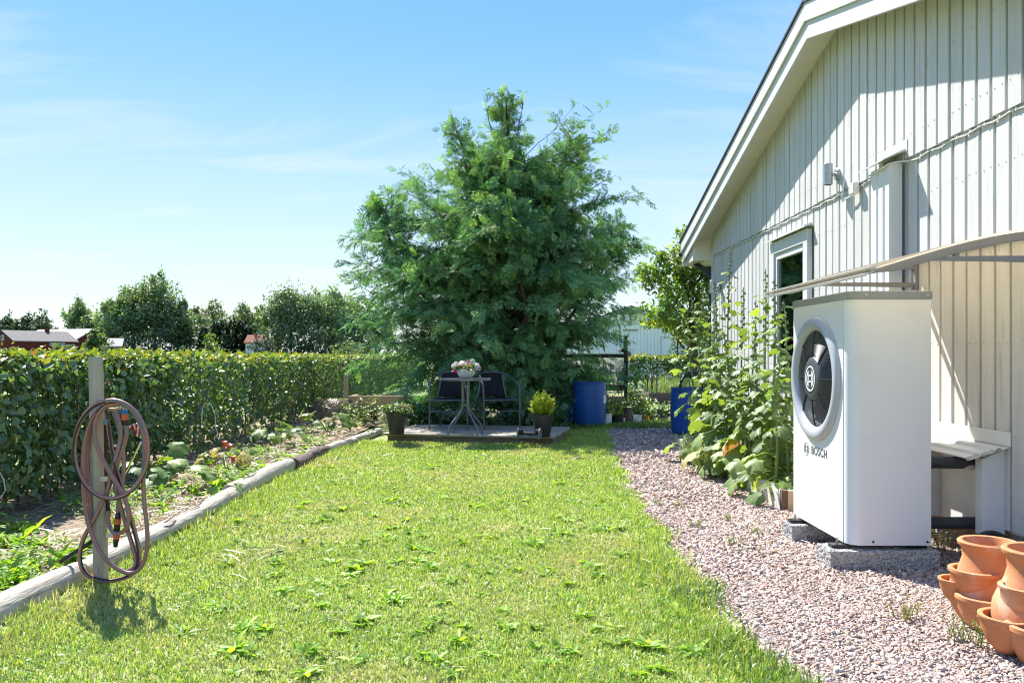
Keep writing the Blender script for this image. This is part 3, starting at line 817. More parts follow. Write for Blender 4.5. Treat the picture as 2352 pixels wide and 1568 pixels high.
l.new(d.outputs[0], a.inputs[1]); l.new(t.outputs[0], a.inputs[2]); l.new(a.outputs[0], b.inputs[1]); l.new(g.outputs[0], b.inputs[2]); l.new(b.outputs[0], out.inputs[0])
M['sheet'] = m
poly = [(x, cY0, z + 0.006) for x, z in cprof] + [(x, cY0, z) for x, z in cprof[::-1]]
cpart(MB().prism(poly, (0, cY1 - cY0, 0)), 'sheet', M['sheet'], smooth=40)
gp = [(1.675, 1.536), (1.72, 1.550), (1.722, 1.545), (1.682, 1.531), (1.684, 1.525), (1.678, 1.524)]
gp2 = [(1.688, 1.566), (1.725, 1.577), (1.726, 1.5705), (1.690, 1.560)]
cpart(MB().prism([(x, cY0 + 0.003, z) for x, z in gp], (0, cY1 - cY0 - 0.006, 0)).prism([(x, cY0 + 0.003, z) for x, z in gp2], (0, cY1 - cY0 - 0.006, 0)), 'front_rail', M['rail'])
cpart(MB().box(WX - 0.03, WX - 0.0005, cY0, cY1, 1.772, 1.80), 'wall_rail', M['rail'])
for yb in (3.90, 5.34):
    brk = thing('bracket', (0, 0, 0), None, None); brk.parent = can; brk.location = (-WX, -4.61, -1.6)
    top = cprof + np.array([0, -0.004]); low = cprof + np.array([0, -0.046]); low[0, 1] += 0.03; low[1, 1] += 0.02
    MB().prism([(x, yb, z) for x, z in top] + [(x, yb, z) for x, z in low[::-1]], (0, 0.034, 0)).build('upper_arm', M['metal_dark'], brk, bevel=0.002)
    lc = [(2.66, 1.598), (2.5, 1.598), (2.35, 1.602), (2.2, 1.604), (2.05, 1.606), (1.93, 1.604)]
    lt = [(1.90, 1.600), (2.05, 1.622), (2.2, 1.627), (2.35, 1.628), (2.5, 1.628), (2.66, 1.628)]
    MB().prism([(x, yb + 0.003, z) for x, z in lc] + [(x, yb + 0.003, z) for x, z in lt], (0, 0.028, 0)).build('lower_arm', M['metal_dark'], brk, bevel=0.002)
    MB().box(2.135, 2.158, yb + 0.005, yb + 0.029, 1.62, 1.655).build('brace', M['metal_dark'], brk)
    MB().box(2.655, 2.6795, yb - 0.012, yb + 0.046, 1.582, 1.765).build('wall_plate', M['metal_dark'], brk, bevel=0.003)

# ================================================================== HEAT PUMP ON TWO BLOCKS
PX0, PX1, PY0, PY1, PZ0, PZ1 = 1.828, 2.272, 4.39, 5.32, 0.118, 1.455
hp = thing('heat_pump', (PX0, 4.855, PZ0), 'tall white outdoor heat pump with round fan grille under the canopy', 'heat pump')
def pump(mb, name, mat, parent=None, **k):
    o = mb.build(name, mat, parent or hp, **k)
    if parent is None: o.location = (-PX0, -4.855, -PZ0)
    return o
RC = 0.075
def arc(cx, cy_, r, a0, a1, n=10):
    return [(cx + r * math.cos(a), cy_ + r * math.sin(a)) for a in np.linspace(a0, a1, n)]
near = arc(PX0 + RC, PY0 + RC, RC, math.pi, 1.5 * math.pi)
far_ = arc(PX0 + RC, PY1 - RC, RC, 0.5 * math.pi, math.pi)
# shell open at the front panel
out_l = near + [(PX1, PY0), (PX1, PY1)] + far_
mb = MB(); nn = len(out_l)
mb.add([(x, y, PZ0) for x, y in out_l] + [(x, y, PZ1) for x, y in out_l],
       [(i, i + 1, nn + i + 1, nn + i) for i in range(nn - 1)] + [tuple(range(nn)), tuple(range(nn, 2 * nn))[::-1]])
body = pump(mb, 'casing', M['white_steel'], smooth=30)
FYC, FZC, FR = 4.865, 1.008, 0.372
ya, yb_, za, zb = PY0 + RC + 0.002, PY1 - RC - 0.002, PZ0 + 0.0015, PZ1 - 0.0015
angs = set(np.linspace(0, 2 * math.pi, 96, endpoint=False))
for cyy, czz in ((ya, za), (ya, zb), (yb_, za), (yb_, zb)):
    angs.add(math.atan2(czz - FZC, cyy - FYC) % (2 * math.pi))
angs = sorted(angs)
inner, outer = [], []
for a in angs:
    c, s_ = math.cos(a), math.sin(a)
    t = min([q for q in (((yb_ if c > 0 else ya) - FYC) / c if abs(c) > 1e-9 else 9, ((zb if s_ > 0 else za) - FZC) / s_ if abs(s_) > 1e-9 else 9)])
    inner.append((PX0 - 0.003, FYC + FR * c, FZC + FR * s_)); outer.append((PX0 - 0.003, FYC + t * c, FZC + t * s_))
k = len(angs)
mb = MB(); mb.add(inner + outer + [(PX0 + 0.012, q[1], q[2]) for q in outer],
                  [(i, (i + 1) % k, k + (i + 1) % k, k + i) for i in range(k)] + [(k + i, k + (i + 1) % k, 2 * k + (i + 1) % k, 2 * k + i) for i in range(k)])
pump(mb, 'front_panel', M['white_steel'])
# lid
lo = arc(PX0 + RC, PY0 + RC, RC + 0.006, math.pi, 1.5 * math.pi) + [(PX1 + 0.006, PY0 - 0.006), (PX1 + 0.006, PY1 + 0.006)] + arc(PX0 + RC, PY1 - RC, RC + 0.006, 0.5 * math.pi, math.pi)
lid = pump(MB().prism([(x, y, PZ1 - 0.002) for x, y in lo], (0, 0, 0.044)), 'lid', M['lid_grey'], smooth=30, bevel=0.004)
for xx in (PX0 + 0.09, PX1 - 0.02):
    o = MB().lathe([(0, -0.004), (0.006, -0.004), (0.008, -0.001), (0.008, 0.002)], 14, axis='Y').build('screw', M['galv'], lid, smooth=30)
    o.location = (xx, PY0 - 0.006, PZ1 + 0.018)
for xx in (PX0 + 0.13, PX1 - 0.02):
    o = MB().lathe([(0, -0.003), (0.006, -0.003), (0.007, 0.002)], 12, axis='Y').build('screw', M['black_plastic'], hp, smooth=30)
    o.location = (xx - PX0, PY0 - 4.855, 0.02)
# fan bezel
prof = [(0.374, 0.0), (0.373, -0.009), (0.367, -0.020), (0.354, -0.029), (0.336, -0.033), (0.318, -0.031), (0.303, -0.024), (0.292, -0.014), (0.285, 0.000), (0.283, 0.03), (0.283, 0.16)]
bez = pump(MB().lathe(prof, 96, c=(PX0, FYC, FZC), axis='X'), 'fan_ring', M['bezel'], smooth=60)
pump(MB().lathe([(0.0, 0.17), (0.285, 0.17)], 64, c=(PX0, FYC, FZC), axis='X'), 'fan_back', M['black_plastic'])  # black disc standing in for the dark inside of the fan housing
fan = MB()
for b in range(5):
    a = 2 * math.pi * b / 5 + 0.4
    v = []
    for i, r_ in enumerate(np.linspace(0.09, 0.268, 6)):
        for j, da in enumerate(np.linspace(-0.42, 0.42, 5)):
            aa = a + da * (0.9 + 0.25 * i / 5) + 0.35 * i / 5
            v.append((PX0 + 0.05 + 0.03 * da / 0.42, FYC + r_ * math.cos(aa), FZC + r_ * math.sin(aa)))
    fan.add(v, [(i * 5 + j, i * 5 + j + 1, (i + 1) * 5 + j + 1, (i + 1) * 5 + j) for i in range(5) for j in range(4)])
pump(fan, 'fan_wheel', M['dark_grey'], smooth=50)
grille = thing('grille', (0, 0, 0), None, None); grille.parent = hp; grille.location = (-PX0, -4.855, -PZ0)
for i, r_ in enumerate(np.linspace(0.145, 0.280, 15)):
    xx = PX0 - 0.020 + 0.016 * ((r_ - 0.14) / 0.14) ** 2
    MB().tube([(xx, FYC + r_ * math.cos(a), FZC + r_ * math.sin(a)) for a in np.linspace(0, 2 * math.pi, 72, endpoint=False)], 0.0019, 5, closed=True).build('ring', M['dark_grey'], grille, smooth=70)
for i in range(8):
    a = 2 * math.pi * i / 8 + 0.0
    p = [(PX0 - 0.024 + 0.016 * ((r_ - 0.14) / 0.14) ** 2, FYC + r_ * math.cos(a), FZC + r_ * math.sin(a)) for r_ in np.linspace(0.125, 0.285, 6)]
    MB().tube(p, 0.0042, 6).build('spoke', M['black_plastic'], grille, smooth=60)
hub = pump(MB().lathe([(0.0, -0.036), (0.09, -0.035), (0.118, -0.031), (0.130, -0.024), (0.136, -0.012), (0.139, 0.04)], 64, c=(PX0, FYC, FZC), axis='X'), 'hub', M['dark_grey'], smooth=50)

def emblem(parent, x, yc, zc, s, mat, wmul=1.0):
    """ring with the armature mark inside, on a face looking to -X"""
    def ringm(r0, r1):
        mb = MB(); n = 56
        v = []
        for r_ in (r0, r1):
            for xx in (x, x + 0.002):
                v += [(xx, yc + r_ * math.cos(2 * math.pi * j / n), zc + r_ * math.sin(2 * math.pi * j / n)) for j in range(n)]
        f = []
        for j in range(n):
            k2 = (j + 1) % n
            f += [(j, k2, 2 * n + k2, 2 * n + j), (n + j, 3 * n + j, 3 * n + k2, n + k2), (j, n + j, n + k2, k2), (2 * n + j, 2 * n + k2, 3 * n + k2, 3 * n + j)]
        return mb.add(v, f)
    mb = ringm(s * (1 - 0.10 * wmul), s)
    bar = 0.10 * s * wmul
    # two side arcs (the armature) and an H bar between them
    for sg in (-1, 1):
        ar = [a for a in np.linspace(-0.98, 0.98, 15)]
        ro, ri = 0.74 * s, (0.74 - 0.17 * wmul) * s
        po = [(x, yc + sg * ro * math.cos(a), zc + ro * math.sin(a)) for a in ar]
        pi_ = [(x, yc + sg * 0.36 * s, zc + ro * math.sin(a) * (1.0 if abs(a) < 9 else 1)) for a in ar]
        inn = [(x, yc + sg * max(0.36 * s + 0.0, ri * math.cos(a)), zc + ri * math.sin(a)) for a in ar]
        for i in range(14):
            mb.add([po[i], po[i + 1], inn[i + 1], inn[i]], [(0, 1, 2, 3)] if sg < 0 else [(3, 2, 1, 0)])
        mb.box(x, x + 0.002, yc + sg * 0.36 * s - bar / 2, yc + sg * 0.36 * s + bar / 2, zc - 0.62 * s, zc + 0.62 * s)
    for sg in (-1, 1):
        mb.box(x, x + 0.002, yc - 0.36 * s, yc + 0.36 * s, zc + sg * 0.24 * s - bar / 2, zc + sg * 0.24 * s + bar / 2)
    return mb.build('emblem', mat, parent)
emblem(hub, PX0 - 0.0385, FYC, FZC, 0.076, M['white_mark'])
e = emblem(hp, PX0 - 0.0042, 5.018, 0.570, 0.040, M['letter_grey'], 0.8)
e.location = (-PX0, -4.855, -PZ0)

def lettering(body, size, mat, parent, loc, rot, bold=0.0, spacing=1.0, name='lettering', align='CENTER'):
    cu = bpy.data.curves.new('text', 'FONT')
    cu.body = body; cu.size = size; cu.align_x = align; cu.align_y = 'CENTER'; cu.extrude = 0.0006; cu.offset = bold; cu.space_character = spacing
    o = bpy.data.objects.new('text', cu); COL.objects.link(o)
    dg = bpy.context.evaluated_depsgraph_get(); dg.update()
    me = bpy.data.meshes.new_from_object(o.evaluated_get(dg))
    bpy.data.objects.remove(o)
    me.materials.clear(); me.materials.append(mat)
    q = link(name, me, parent, loc); q.rotation_euler = rot
    return q
lettering('BOSCH', 0.070, M['letter_grey'], hp, (-0.0042, 4.812 - 4.855, 0.572 - PZ0), (R(90), 0, R(-90)), bold=0.0011, spacing=1.12)

# rubber feet with bolts, resting on the blocks
foot = MB().box(-0.05, 0.05, -0.03, 0.03, 0, 0.018).mesh('foot', M['black_plastic'])
bolt = MB().tube([(0, 0, 0.018), (0, 0, 0.052)], 0.006, 10).mesh('bolt', M['galv'], smooth=40)
for yy in (4.46, 5.12):
    for xx in (1.802, 2.22):
        f_ = link('foot', foot, hp, (xx - PX0, yy - 4.855, 0.098 - PZ0 - 0.004))
        if xx < 2: link('bolt', bolt, f_, (-0.012, 0.0, 0))
def block(x0, y0, label):
    n = (30, 10, 7); L, W_, Hh = 0.60, 0.20, 0.20
    mb = MB().box(0, L, 0, W_, -0.10, 0.094)
    o = tag(mb.build('concrete_block', M['block'], loc=(x0, y0, 0)), label, 'concrete block', 'blocks under the heat pump')
    b = o.modifiers.new('bevel', 'BEVEL'); b.width = 0.008; b.segments = 2
    s = o.modifiers.new('subdivide', 'SUBSURF'); s.subdivision_type = 'SIMPLE'; s.levels = s.render_levels = 5
    tx = bpy.data.textures.new('pumice', 'VORONOI'); tx.noise_scale = 0.016
    dm = o.modifiers.new('rough', 'DISPLACE'); dm.texture = tx; dm.strength = -0.009; dm.mid_level = 0.3
block(1.715, 4.365, 'coarse grey lightweight concrete block under the near end of the heat pump')
block(1.735, 5.02, 'coarse grey lightweight concrete block under the far end of the heat pump')

# ================================================================== PLANTS
def leaf8(w=0.5, fold=0.10, bend=0.10):
    """folded pointed leaf along +X, 8 triangles"""
    T = np.array([(0, 0, 0), (.35, 0, -fold * .3), (.7, 0, -fold * .2 - bend * .5), (1, 0, -bend * 1.6),
                  (.28, w * .46, fold), (.28, -w * .46, fold), (.66, w * .38, fold * .7 - bend * .4), (.66, -w * .38, fold * .7 - bend * .4)])
    F = np.array([(0, 1, 4), (4, 1, 2), (4, 2, 6), (6, 2, 3), (0, 5, 1), (5, 2, 1), (5, 7, 2), (7, 3, 2)])
    return T, F
def leaf2(w=0.55, fold=0.08):
    T = np.array([(0, 0, 0), (.5, w * .5, fold), (1, 0, 0), (.5, -w * .5, fold)])
    return T, np.array([(0, 1, 2), (0, 2, 3)][::-1])
def palmate(lobes=5, depth=0.22, cup=0.18, n=30, seed=0, notch=0.55, crinkle=0.03):
    """round lobed leaf with a heart-shaped base at the origin, blade towards +X"""
    q = np.random.default_rng(seed)
    a = np.linspace(-math.pi + 0.35, math.pi - 0.35, n)
    r = 0.55 * (1 - depth * 0.5 + depth * 0.5 * np.cos(lobes * a * 0.86)) * (1 + 0.05 * q.normal(size=n))
    px = 0.42 + r * np.cos(a); py = r * np.sin(a)
    rr = np.hypot(px - 0.1, py)
    pz = -cup * rr ** 2 * 1.2 + crinkle * q.normal(size=n) + 0.05 * np.cos(lobes * a * 0.86 + math.pi)
    a2 = a[::2]
    mx = 0.30 + 0.5 * r[::2] * np.cos(a2); my = 0.5 * r[::2] * np.sin(a2); mz = 0.02 - cup * 0.2 * np.hypot(mx, my) + 0.012 * q.normal(size=len(a2))
    T = [(0.12, 0, 0.0)] + list(zip(mx, my, mz)) + list(zip(px, py, pz))
    k = len(a2); F = []
    for i in range(k - 1):
        F.append((0, 1 + i, 2 + i))
    o = 1 + k
    for i in range(k - 1):
        F += [(1 + i, o + 2 * i, o + 2 * i + 1), (1 + i, o + 2 * i + 1, 2 + i), (2 + i, o + 2 * i + 1, o + 2 * i + 2)]
    return np.array(T), np.array(F)

GRASS_COLS = [(0.265, 0.40, 0.05), (0.325, 0.44, 0.07), (0.195, 0.335, 0.045), (0.40, 0.44, 0.13), (0.52, 0.48, 0.24)]
DECK_A = Vector((-1.705, 10.69, 0)); DECK_ANG = R(-12.5)
DW, DD, DZ = 2.29, 1.42, 0.122
du = Vector((math.cos(DECK_ANG), math.sin(DECK_ANG), 0)); dv = Vector((-du.y, du.x, 0))
def in_deck(x, y, m=0.0):
    a = (x - DECK_A.x) * du.x + (y - DECK_A.y) * du.y
    b = (x - DECK_A.x) * dv.x + (y - DECK_A.y) * dv.y
    return (a > -m) & (a < DW + m) & (b > -m) & (b < DD + m), b

def grass_blades(n, xr, yr, length, keep, cols, p, lenf=None, z0=None, dry=None, width=0.0032):
    x = rng.uniform(*xr, n); yy = rng.uniform(*yr, n)
    k = keep(x, yy); x, yy = x[k], yy[k]; n = len(x)
    L = rng.uniform(*length, n)
    if lenf is not None: L = L * lenf(x, yy)
    az = rng.uniform(0, 2 * math.pi, n); lean = np.abs(rng.normal(0.62, 0.36, n))
    d = np.stack([np.cos(az), np.sin(az)], -1)
    w = width * rng.uniform(0.7, 1.4, n) * (0.85 + 0.09 * yy)
    pz = (gz(x, yy) + 0.000) if z0 is None else z0(x, yy)
    b = np.stack([x, yy, pz], -1)
    sd = np.stack([-d[:, 1], d[:, 0], np.zeros(n)], -1)
    dh = np.concatenate([d, np.zeros((n, 1))], -1); up = np.array([0, 0, 1.0])
    h1 = (L * 0.55)[:, None] * (up * np.cos(lean * 0.6)[:, None] + dh * np.sin(lean * 0.6)[:, None])
    h2 = h1 + (L * 0.45)[:, None] * (up * np.cos(lean * 1.5)[:, None] + dh * np.sin(lean * 1.5)[:, None])
    V = np.stack([b - sd * w[:, None], b + sd * w[:, None], b + h1 + sd * w[:, None] * .8, b + h1 - sd * w[:, None] * .8, b + h2], 1).reshape(-1, 3)
    o = (np.arange(n) * 5)[:, None]
    F = np.concatenate([o + [0, 1, 2], o + [0, 2, 3], o + [3, 2, 4]])
    C = pick(cols, n, p, 0.14)
    if dry is not None:
        t = dry(x, yy)[:, None] * rng.uniform(0.5, 1.0, (n, 1))
        C = C * (1 - t) + np.array([0.47, 0.43, 0.19]) * t
    return V, F, per_vert(C, 5)

def join(parts):
    V, F, C, o = [], [], [], 0
    for v, f, c in parts:
        V.append(v); F.append(f + o); C.append(c); o += len(v)
    return np.concatenate(V), np.concatenate(F), np.concatenate(C)

# ---------- lawn
def lawn_keep(x, y):
    e = path_edge(y) + rng.normal(0, 0.035, len(x))
    d, b = in_deck(x, y, 0.01)
    left = np.where(y < 11.4, -2.10, -2.0) + rng.normal(0, 0.03, len(x))
    back = ((y > 10.7) & (x < 0.45))
    return (x < e) & (x > left) & ~d & ~back
def lawn_len(x, y):
    e = path_edge(y) - x
    edge = np.clip(1 - e / 0.28, 0, 1) * np.where(y < 4.6, 1.0, 0.45) + np.clip(1 - (x + 2.1) / 0.35, 0, 1) * 0.9
    d, b = in_deck(x, y, 0.22)
    post = -.5 * np.exp(-((x + 2.05) ** 2 + (y - 3.95) ** 2) / 0.08)
    patch = np.clip(vnoise(x, y, 1.6, 5), 0, 1)
    return 0.75 + 1.2 * edge + 0.35 * d + 0.7 * post + 0.55 * patch * np.clip(np.exp(-(x - 0.6) ** 2 / 0.5) + 0.3, 0, 1)
def lawn_dry(x, y):
    v = vnoise(x, y, 1.15, 9) * 0.6 + vnoise(x, y, 3.1, 4) * 0.4
    return np.clip(v * 1.25 + 0.06 - 0.5 * np.clip(x - 0.2, 0, 1), 0, 0.85)
P = [.30, .30, .18, .14, .08]
parts = []
for (ya, yb, dens, w) in ((2.5, 3.6, 15000, .0021), (3.6, 5.0, 10500, .0024), (5.0, 7.2, 6500, .0027), (7.2, 10.7, 4200, .0032), (10.7, 14.0, 4200, .0034)):
    xr = (-2.3, 1.6)
    n = int((xr[1] - xr[0]) * (yb - ya) * dens)
    parts.append(grass_blades(n, xr, (ya, yb), (0.022, 0.048), lambda x, y: lawn_keep(x, y) & (np.abs(x) < y * 0.66 + 0.25), GRASS_COLS, P, lawn_len, None, lawn_dry, w))
V, F, C = join(parts)
tag(link('grass', npmesh('grass', V, F, M['grass'], C)), 'short sunlit lawn grass with dry patches between the log edging and gravel path', 'grass', kind='stuff')
# uncut tufts along the path edge close to the camera and by the barrels
def tuft_keep(x, y):
    return (np.abs(path_edge(y) - 0.04 - x) < 0.13 * rng.random(len(x)) + 0.02) & (vnoise(x, y, 2.6, 2) > -0.1)
v1 = grass_blades(13000, (0.6, 1.4), (2.5, 4.3), (0.035, 0.085), tuft_keep, [(0.13, 0.25, 0.035), (0.18, 0.30, 0.04), (0.10, 0.19, 0.03)], None, None, None, None, .0026)
v2 = grass_blades(5000, (0.4, 3.4), (12.55, 13.6), (0.05, 0.10), lambda x, y: x > 0.45, [(0.18, 0.29, 0.04), (0.26, 0.33, 0.05), (0.13, 0.22, 0.03)], None, None, None, None, .004)
v3 = grass_blades(1800, (-1.9, 0.7), (10.0, 10.8), (0.03, 0.07), lambda x, y: (in_deck(x, y, 0.10)[0]) & ~in_deck(x, y, 0.015)[0], [(0.18, 0.29, 0.04), (0.24, 0.32, 0.05)], None, None, None, None, .003)
V, F, C = join([v1, v2, v3])
tag(link('grass_tufts', npmesh('grass_tufts', V, F, M['grass'], C)), 'longer uncut grass fringing the gravel path, deck and blue barrels', 'grass', kind='stuff')

# ---------- gravel
def gravel(n, yr, size):
    yy = rng.uniform(*yr, n); x = rng.uniform(0.75, 2.8, n)
    e = path_edge(yy) + rng.normal(0.0, 0.05, n)
    k = (x > e) & ~((x > 1.97) & (yy > 6.0) & (yy < 9.65)) & (x < yy * 0.66 + 0.3)
    x, yy = x[k], yy[k]; n = len(x)
    cube = np.array([(a, b, c) for a in (-1, 1) for b in (-1, 1) for c in (-1, 1)], float)
    F = np.array([(0, 1, 3), (0, 3, 2), (4, 6, 7), (4, 7, 5), (0, 4, 5), (0, 5, 1), (2, 3, 7), (2, 7, 6), (0, 2, 6), (0, 6, 4), (1, 5, 7), (1, 7, 3)])
    s = size * np.exp(rng.normal(0, 0.28, n))
    S = np.stack([s * rng.uniform(0.7, 1.2, n), s * rng.uniform(0.55, 1.0, n), s * rng.uniform(0.30, 0.62, n)], -1) * 0.5
    V = cube[None] * S[:, None] * rng.uniform(0.45, 1.1, (n, 8, 1)) + rng.normal(0, 1, (n, 8, 3)) * (s * 0.11)[:, None, None]
    ax = np.stack([np.cos(t := rng.uniform(0, 6.283, n)), np.sin(t), rng.normal(0, .35, n)], -1)
    Rm = frames(ax, np.stack([rng.normal(0, .4, n), rng.normal(0, .4, n), np.ones(n)], -1))
    zz = -0.004 + gz(x, yy) * 0.4 + S[:, 2] * rng.uniform(0.3, 1.1, n)
    W = np.einsum('nij,nkj->nki', Rm, V) + np.stack([x, yy, zz], -1)[:, None]
    FF = (F[None] + (np.arange(n) * 8)[:, None, None]).reshape(-1, 3)
    C = pick([(0.45, 0.345, 0.29), (0.51, 0.415, 0.36), (0.38, 0.28, 0.235), (0.32, 0.22, 0.18), (0.42, 0.37, 0.335), (0.16, 0.12, 0.105), (0.58, 0.51, 0.455)], n, [.25, .19, .17, .15, .11, .07, .06], 0.12)
    return W.reshape(-1, 3), FF, per_vert(C, 8)
V, F, C = join([gravel(62000, (2.5, 4.2), 0.0115), gravel(36000, (4.2, 6.2), 0.0145), gravel(18000, (6.2, 9.0), 0.021), gravel(9000, (9.0, 12.7), 0.030)])
tag(link('gravel_stones', npmesh('gravel_stones', V, F, M['stone'], C)), 'pinkish grey crushed gravel covering the garden path', 'gravel', kind='stuff')

# ---------- straw on the bed and dry litter
def straws(n, xr, yr, keep, zf, L=(0.05, 0.20), w=0.0026, cols=((0.52, 0.41, 0.24), (0.41, 0.31, 0.18), (0.60, 0.50, 0.31), (0.25, 0.18, 0.11)), tilt=0.16):
    x = rng.uniform(*xr, n); y = rng.uniform(*yr, n); k = keep(x, y); x, y = x[k], y[k]; n = len(x)
    T = np.array([(-.5, -.5, 0), (-.5, .5, 0), (0, .5, .04), (0, -.5, .04), (.5, .5, 0), (.5, -.5, 0)])
    Fq = np.array([(0, 3, 2), (0, 2, 1), (3, 5, 4), (3, 4, 2)])
    a = rng.uniform(0, 6.283, n)
    Rm = frames(np.stack([np.cos(a), np.sin(a), rng.normal(0, tilt, n)], -1), np.stack([rng.normal(0, .5, n), rng.normal(0, .5, n), np.ones(n)], -1))
    l = rng.uniform(*L, n)
    V, F = scatter(T, Fq, np.stack([x, y, zf(x, y) + rng.uniform(0, 0.03, n)], -1), Rm, np.stack([l, w * (0.8 + 0.1 * y) * rng.uniform(.7, 1.5, n), l], -1))
    return V, F, per_vert(pick(cols, n, None, 0.15), 6)
bedz = lambda x, y: 0.042 + 0.02 * vnoise(x, y, 2.0, 3)
b1 = straws(23000, (-3.7, -2.28), (3.0, 13.5), lambda x, y: (vnoise(x, y, 1.2, 8) + 0.08 * (y - 6) + rng.normal(0, .3, len(x))) > -0.45, bedz)
b2 = straws(2600, (-2.9, -0.3), (12.3, 15.0), lambda x, y: x < -0.6, lambda x, y: 0.07 + 0 * x)
V, F, C = join([b1, b2])
tag(link('straw_mulch', npmesh('straw_mulch', V, F, M['straw'], C)), 'loose dry straw mulch lying on the planting bed', 'straw', kind='stuff')
l1 = straws(420, (-2.0, 1.0), (2.7, 9.5), lambda x, y: (x < path_edge(y) - .1), lambda x, y: 0.020 + gz(x, y), (0.04, 0.13), 0.0017)
l2 = straws(230, (-1.75, -1.15), (4.3, 5.0), lambda x, y: ((x + 1.45) / .28) ** 2 + ((y - 4.65) / .3) ** 2 < rng.random(len(x)), lambda x, y: 0.03 + gz(x, y), (0.06, 0.22), 0.0017)
l3 = straws(700, (0.9, 2.2), (2.6, 9), lambda x, y: (x > path_edge(y)) & (vnoise(x, y, 2.2, 6) > 0.35), lambda x, y: 0.012 + 0 * x, (0.03, 0.09), 0.002, ((0.45, 0.30, 0.13), (0.55, 0.40, 0.2)))
V, F, C = join([l1, l2, l3])
tag(link('dry_stalks', npmesh('dry_stalks', V, F, M['straw'], C)), 'dry cut stalks scattered over the lawn and gravel', 'straw', kind='stuff')

# ---------- broad-leaved weeds in the lawn: rosettes, each a thing
def rosette_mesh(seed, n=10, L=0.10, up=0.45):
    q = np.random.default_rng(seed)
    T, F = leaf8(0.50, 0.10, 0.16)
    # toothed outline
    T = T.copy()
    a = q.uniform(0, 6.283, n); el = np.clip(q.normal(up, 0.3, n), 0.05, 1.3)
    ax = np.stack([np.cos(a) * np.cos(el), np.sin(a) * np.cos(el), np.sin(el)], -1)
    Rm = frames(ax, np.stack([-np.cos(a) * .3 + q.normal(0, .4, n), -np.sin(a) * .3 + q.normal(0, .4, n), np.ones(n)], -1))
    l = L * q.uniform(0.5, 1.15, n)
    V, F = scatter(T, F, np.stack([q.normal(0, .014, n), q.normal(0, .014, n), np.zeros(n)], -1), Rm, np.stack([l, l * q.uniform(.7, 1.1, n), l], -1))
    C = np.clip(np.array([(0.26, 0.43, 0.05), (0.36, 0.50, 0.06), (0.20, 0.35, 0.05)])[q.choice(3, n)] * q.uniform(.8, 1.2, (n, 1)), 0, 1)
    return npmesh('weed', V, F, M['weed'], per_vert(C, 8))
ros = [rosette_mesh(i, 12 + 2 * (i % 5), 0.058 + 0.009 * (i % 4), 0.35 + 0.14 * (i % 3)) for i in range(7)]
wpix = [(500, 1400), (430, 1460), (395, 1300), (750, 1390), (840, 1430), (890, 1365), (910, 1300), (745, 1270), (825, 1305), (1040, 1340), (1060, 1445), (1160, 1450), (700, 1550), (980, 1230),
        (1010, 1195), (930, 1165), (890, 1130), (1140, 1140), (1080, 1100), (1210, 1150), (1250, 1140), (1300, 1230), (1230, 1250), (1120, 1235), (1060, 1255), (1330, 1300), (1390, 1225), (1440, 1190),
        (1480, 1260), (1530, 1290), (1230, 1100), (1180, 1085), (1320, 1110), (1330, 1160), (1260, 1060), (1090, 1050), (1000, 1080), (1390, 1150), (1420, 1130), (640, 1290), (580, 1250), (660, 1360),
        (720, 1200), (790, 1170), (850, 1185), (950, 1060), (1340, 1060), (1280, 1190), (1560, 1420), (1690, 1470), (1700, 1540), (1600, 1500), (1470, 1330), (1420, 1280), (1380, 1330), (1250, 1330), (1300, 1500),
        (1010, 1390), (560, 1450), (600, 1190), (690, 1250), (960, 1300), (880, 1240), (770, 1115), (830, 1090)]
spots = [(px + random.uniform(-14, 14), py + random.uniform(-8, 8)) for px, py in wpix for _ in range(2 if py > 1120 else 1)]
for _ in range(120):
    spots.append((random.uniform(500, 1600), random.uniform(1040, 1560)))
for i, (px, py) in enumerate(spots):
    g = ground_at(px, py)
    if not (-2.0 < g.x < path_edge(g.y) - 0.04) or in_deck(np.array([g.x]), np.array([g.y]), 0.05)[0][0]: continue
    o = link('weed', ros[i % 7], None, (g.x, g.y, float(gz(g.x, g.y)) + 0.012))
    s = random.uniform(0.5, 1.05); o.scale = (s, s, s * random.uniform(.5, .9)); o.rotation_euler = (random.uniform(-.15, .15), random.uniform(-.15, .15), random.uniform(0, 6.28))
    edge = float(path_edge(g.y)) - g.x
    where = ('in front of the deck' if g.y > 8 else 'beside the gravel path' if edge < .45 else 'near the edging logs' if g.x < -1.45 else
             'in the near foreground of the lawn' if g.y < 3.6 else 'in the middle of the lawn' if g.y < 5.6 else 'halfway across the lawn')
    tag(o, 'low broad leaved weed rosette ' + where, 'weed', 'broad leaved weeds ' + where)
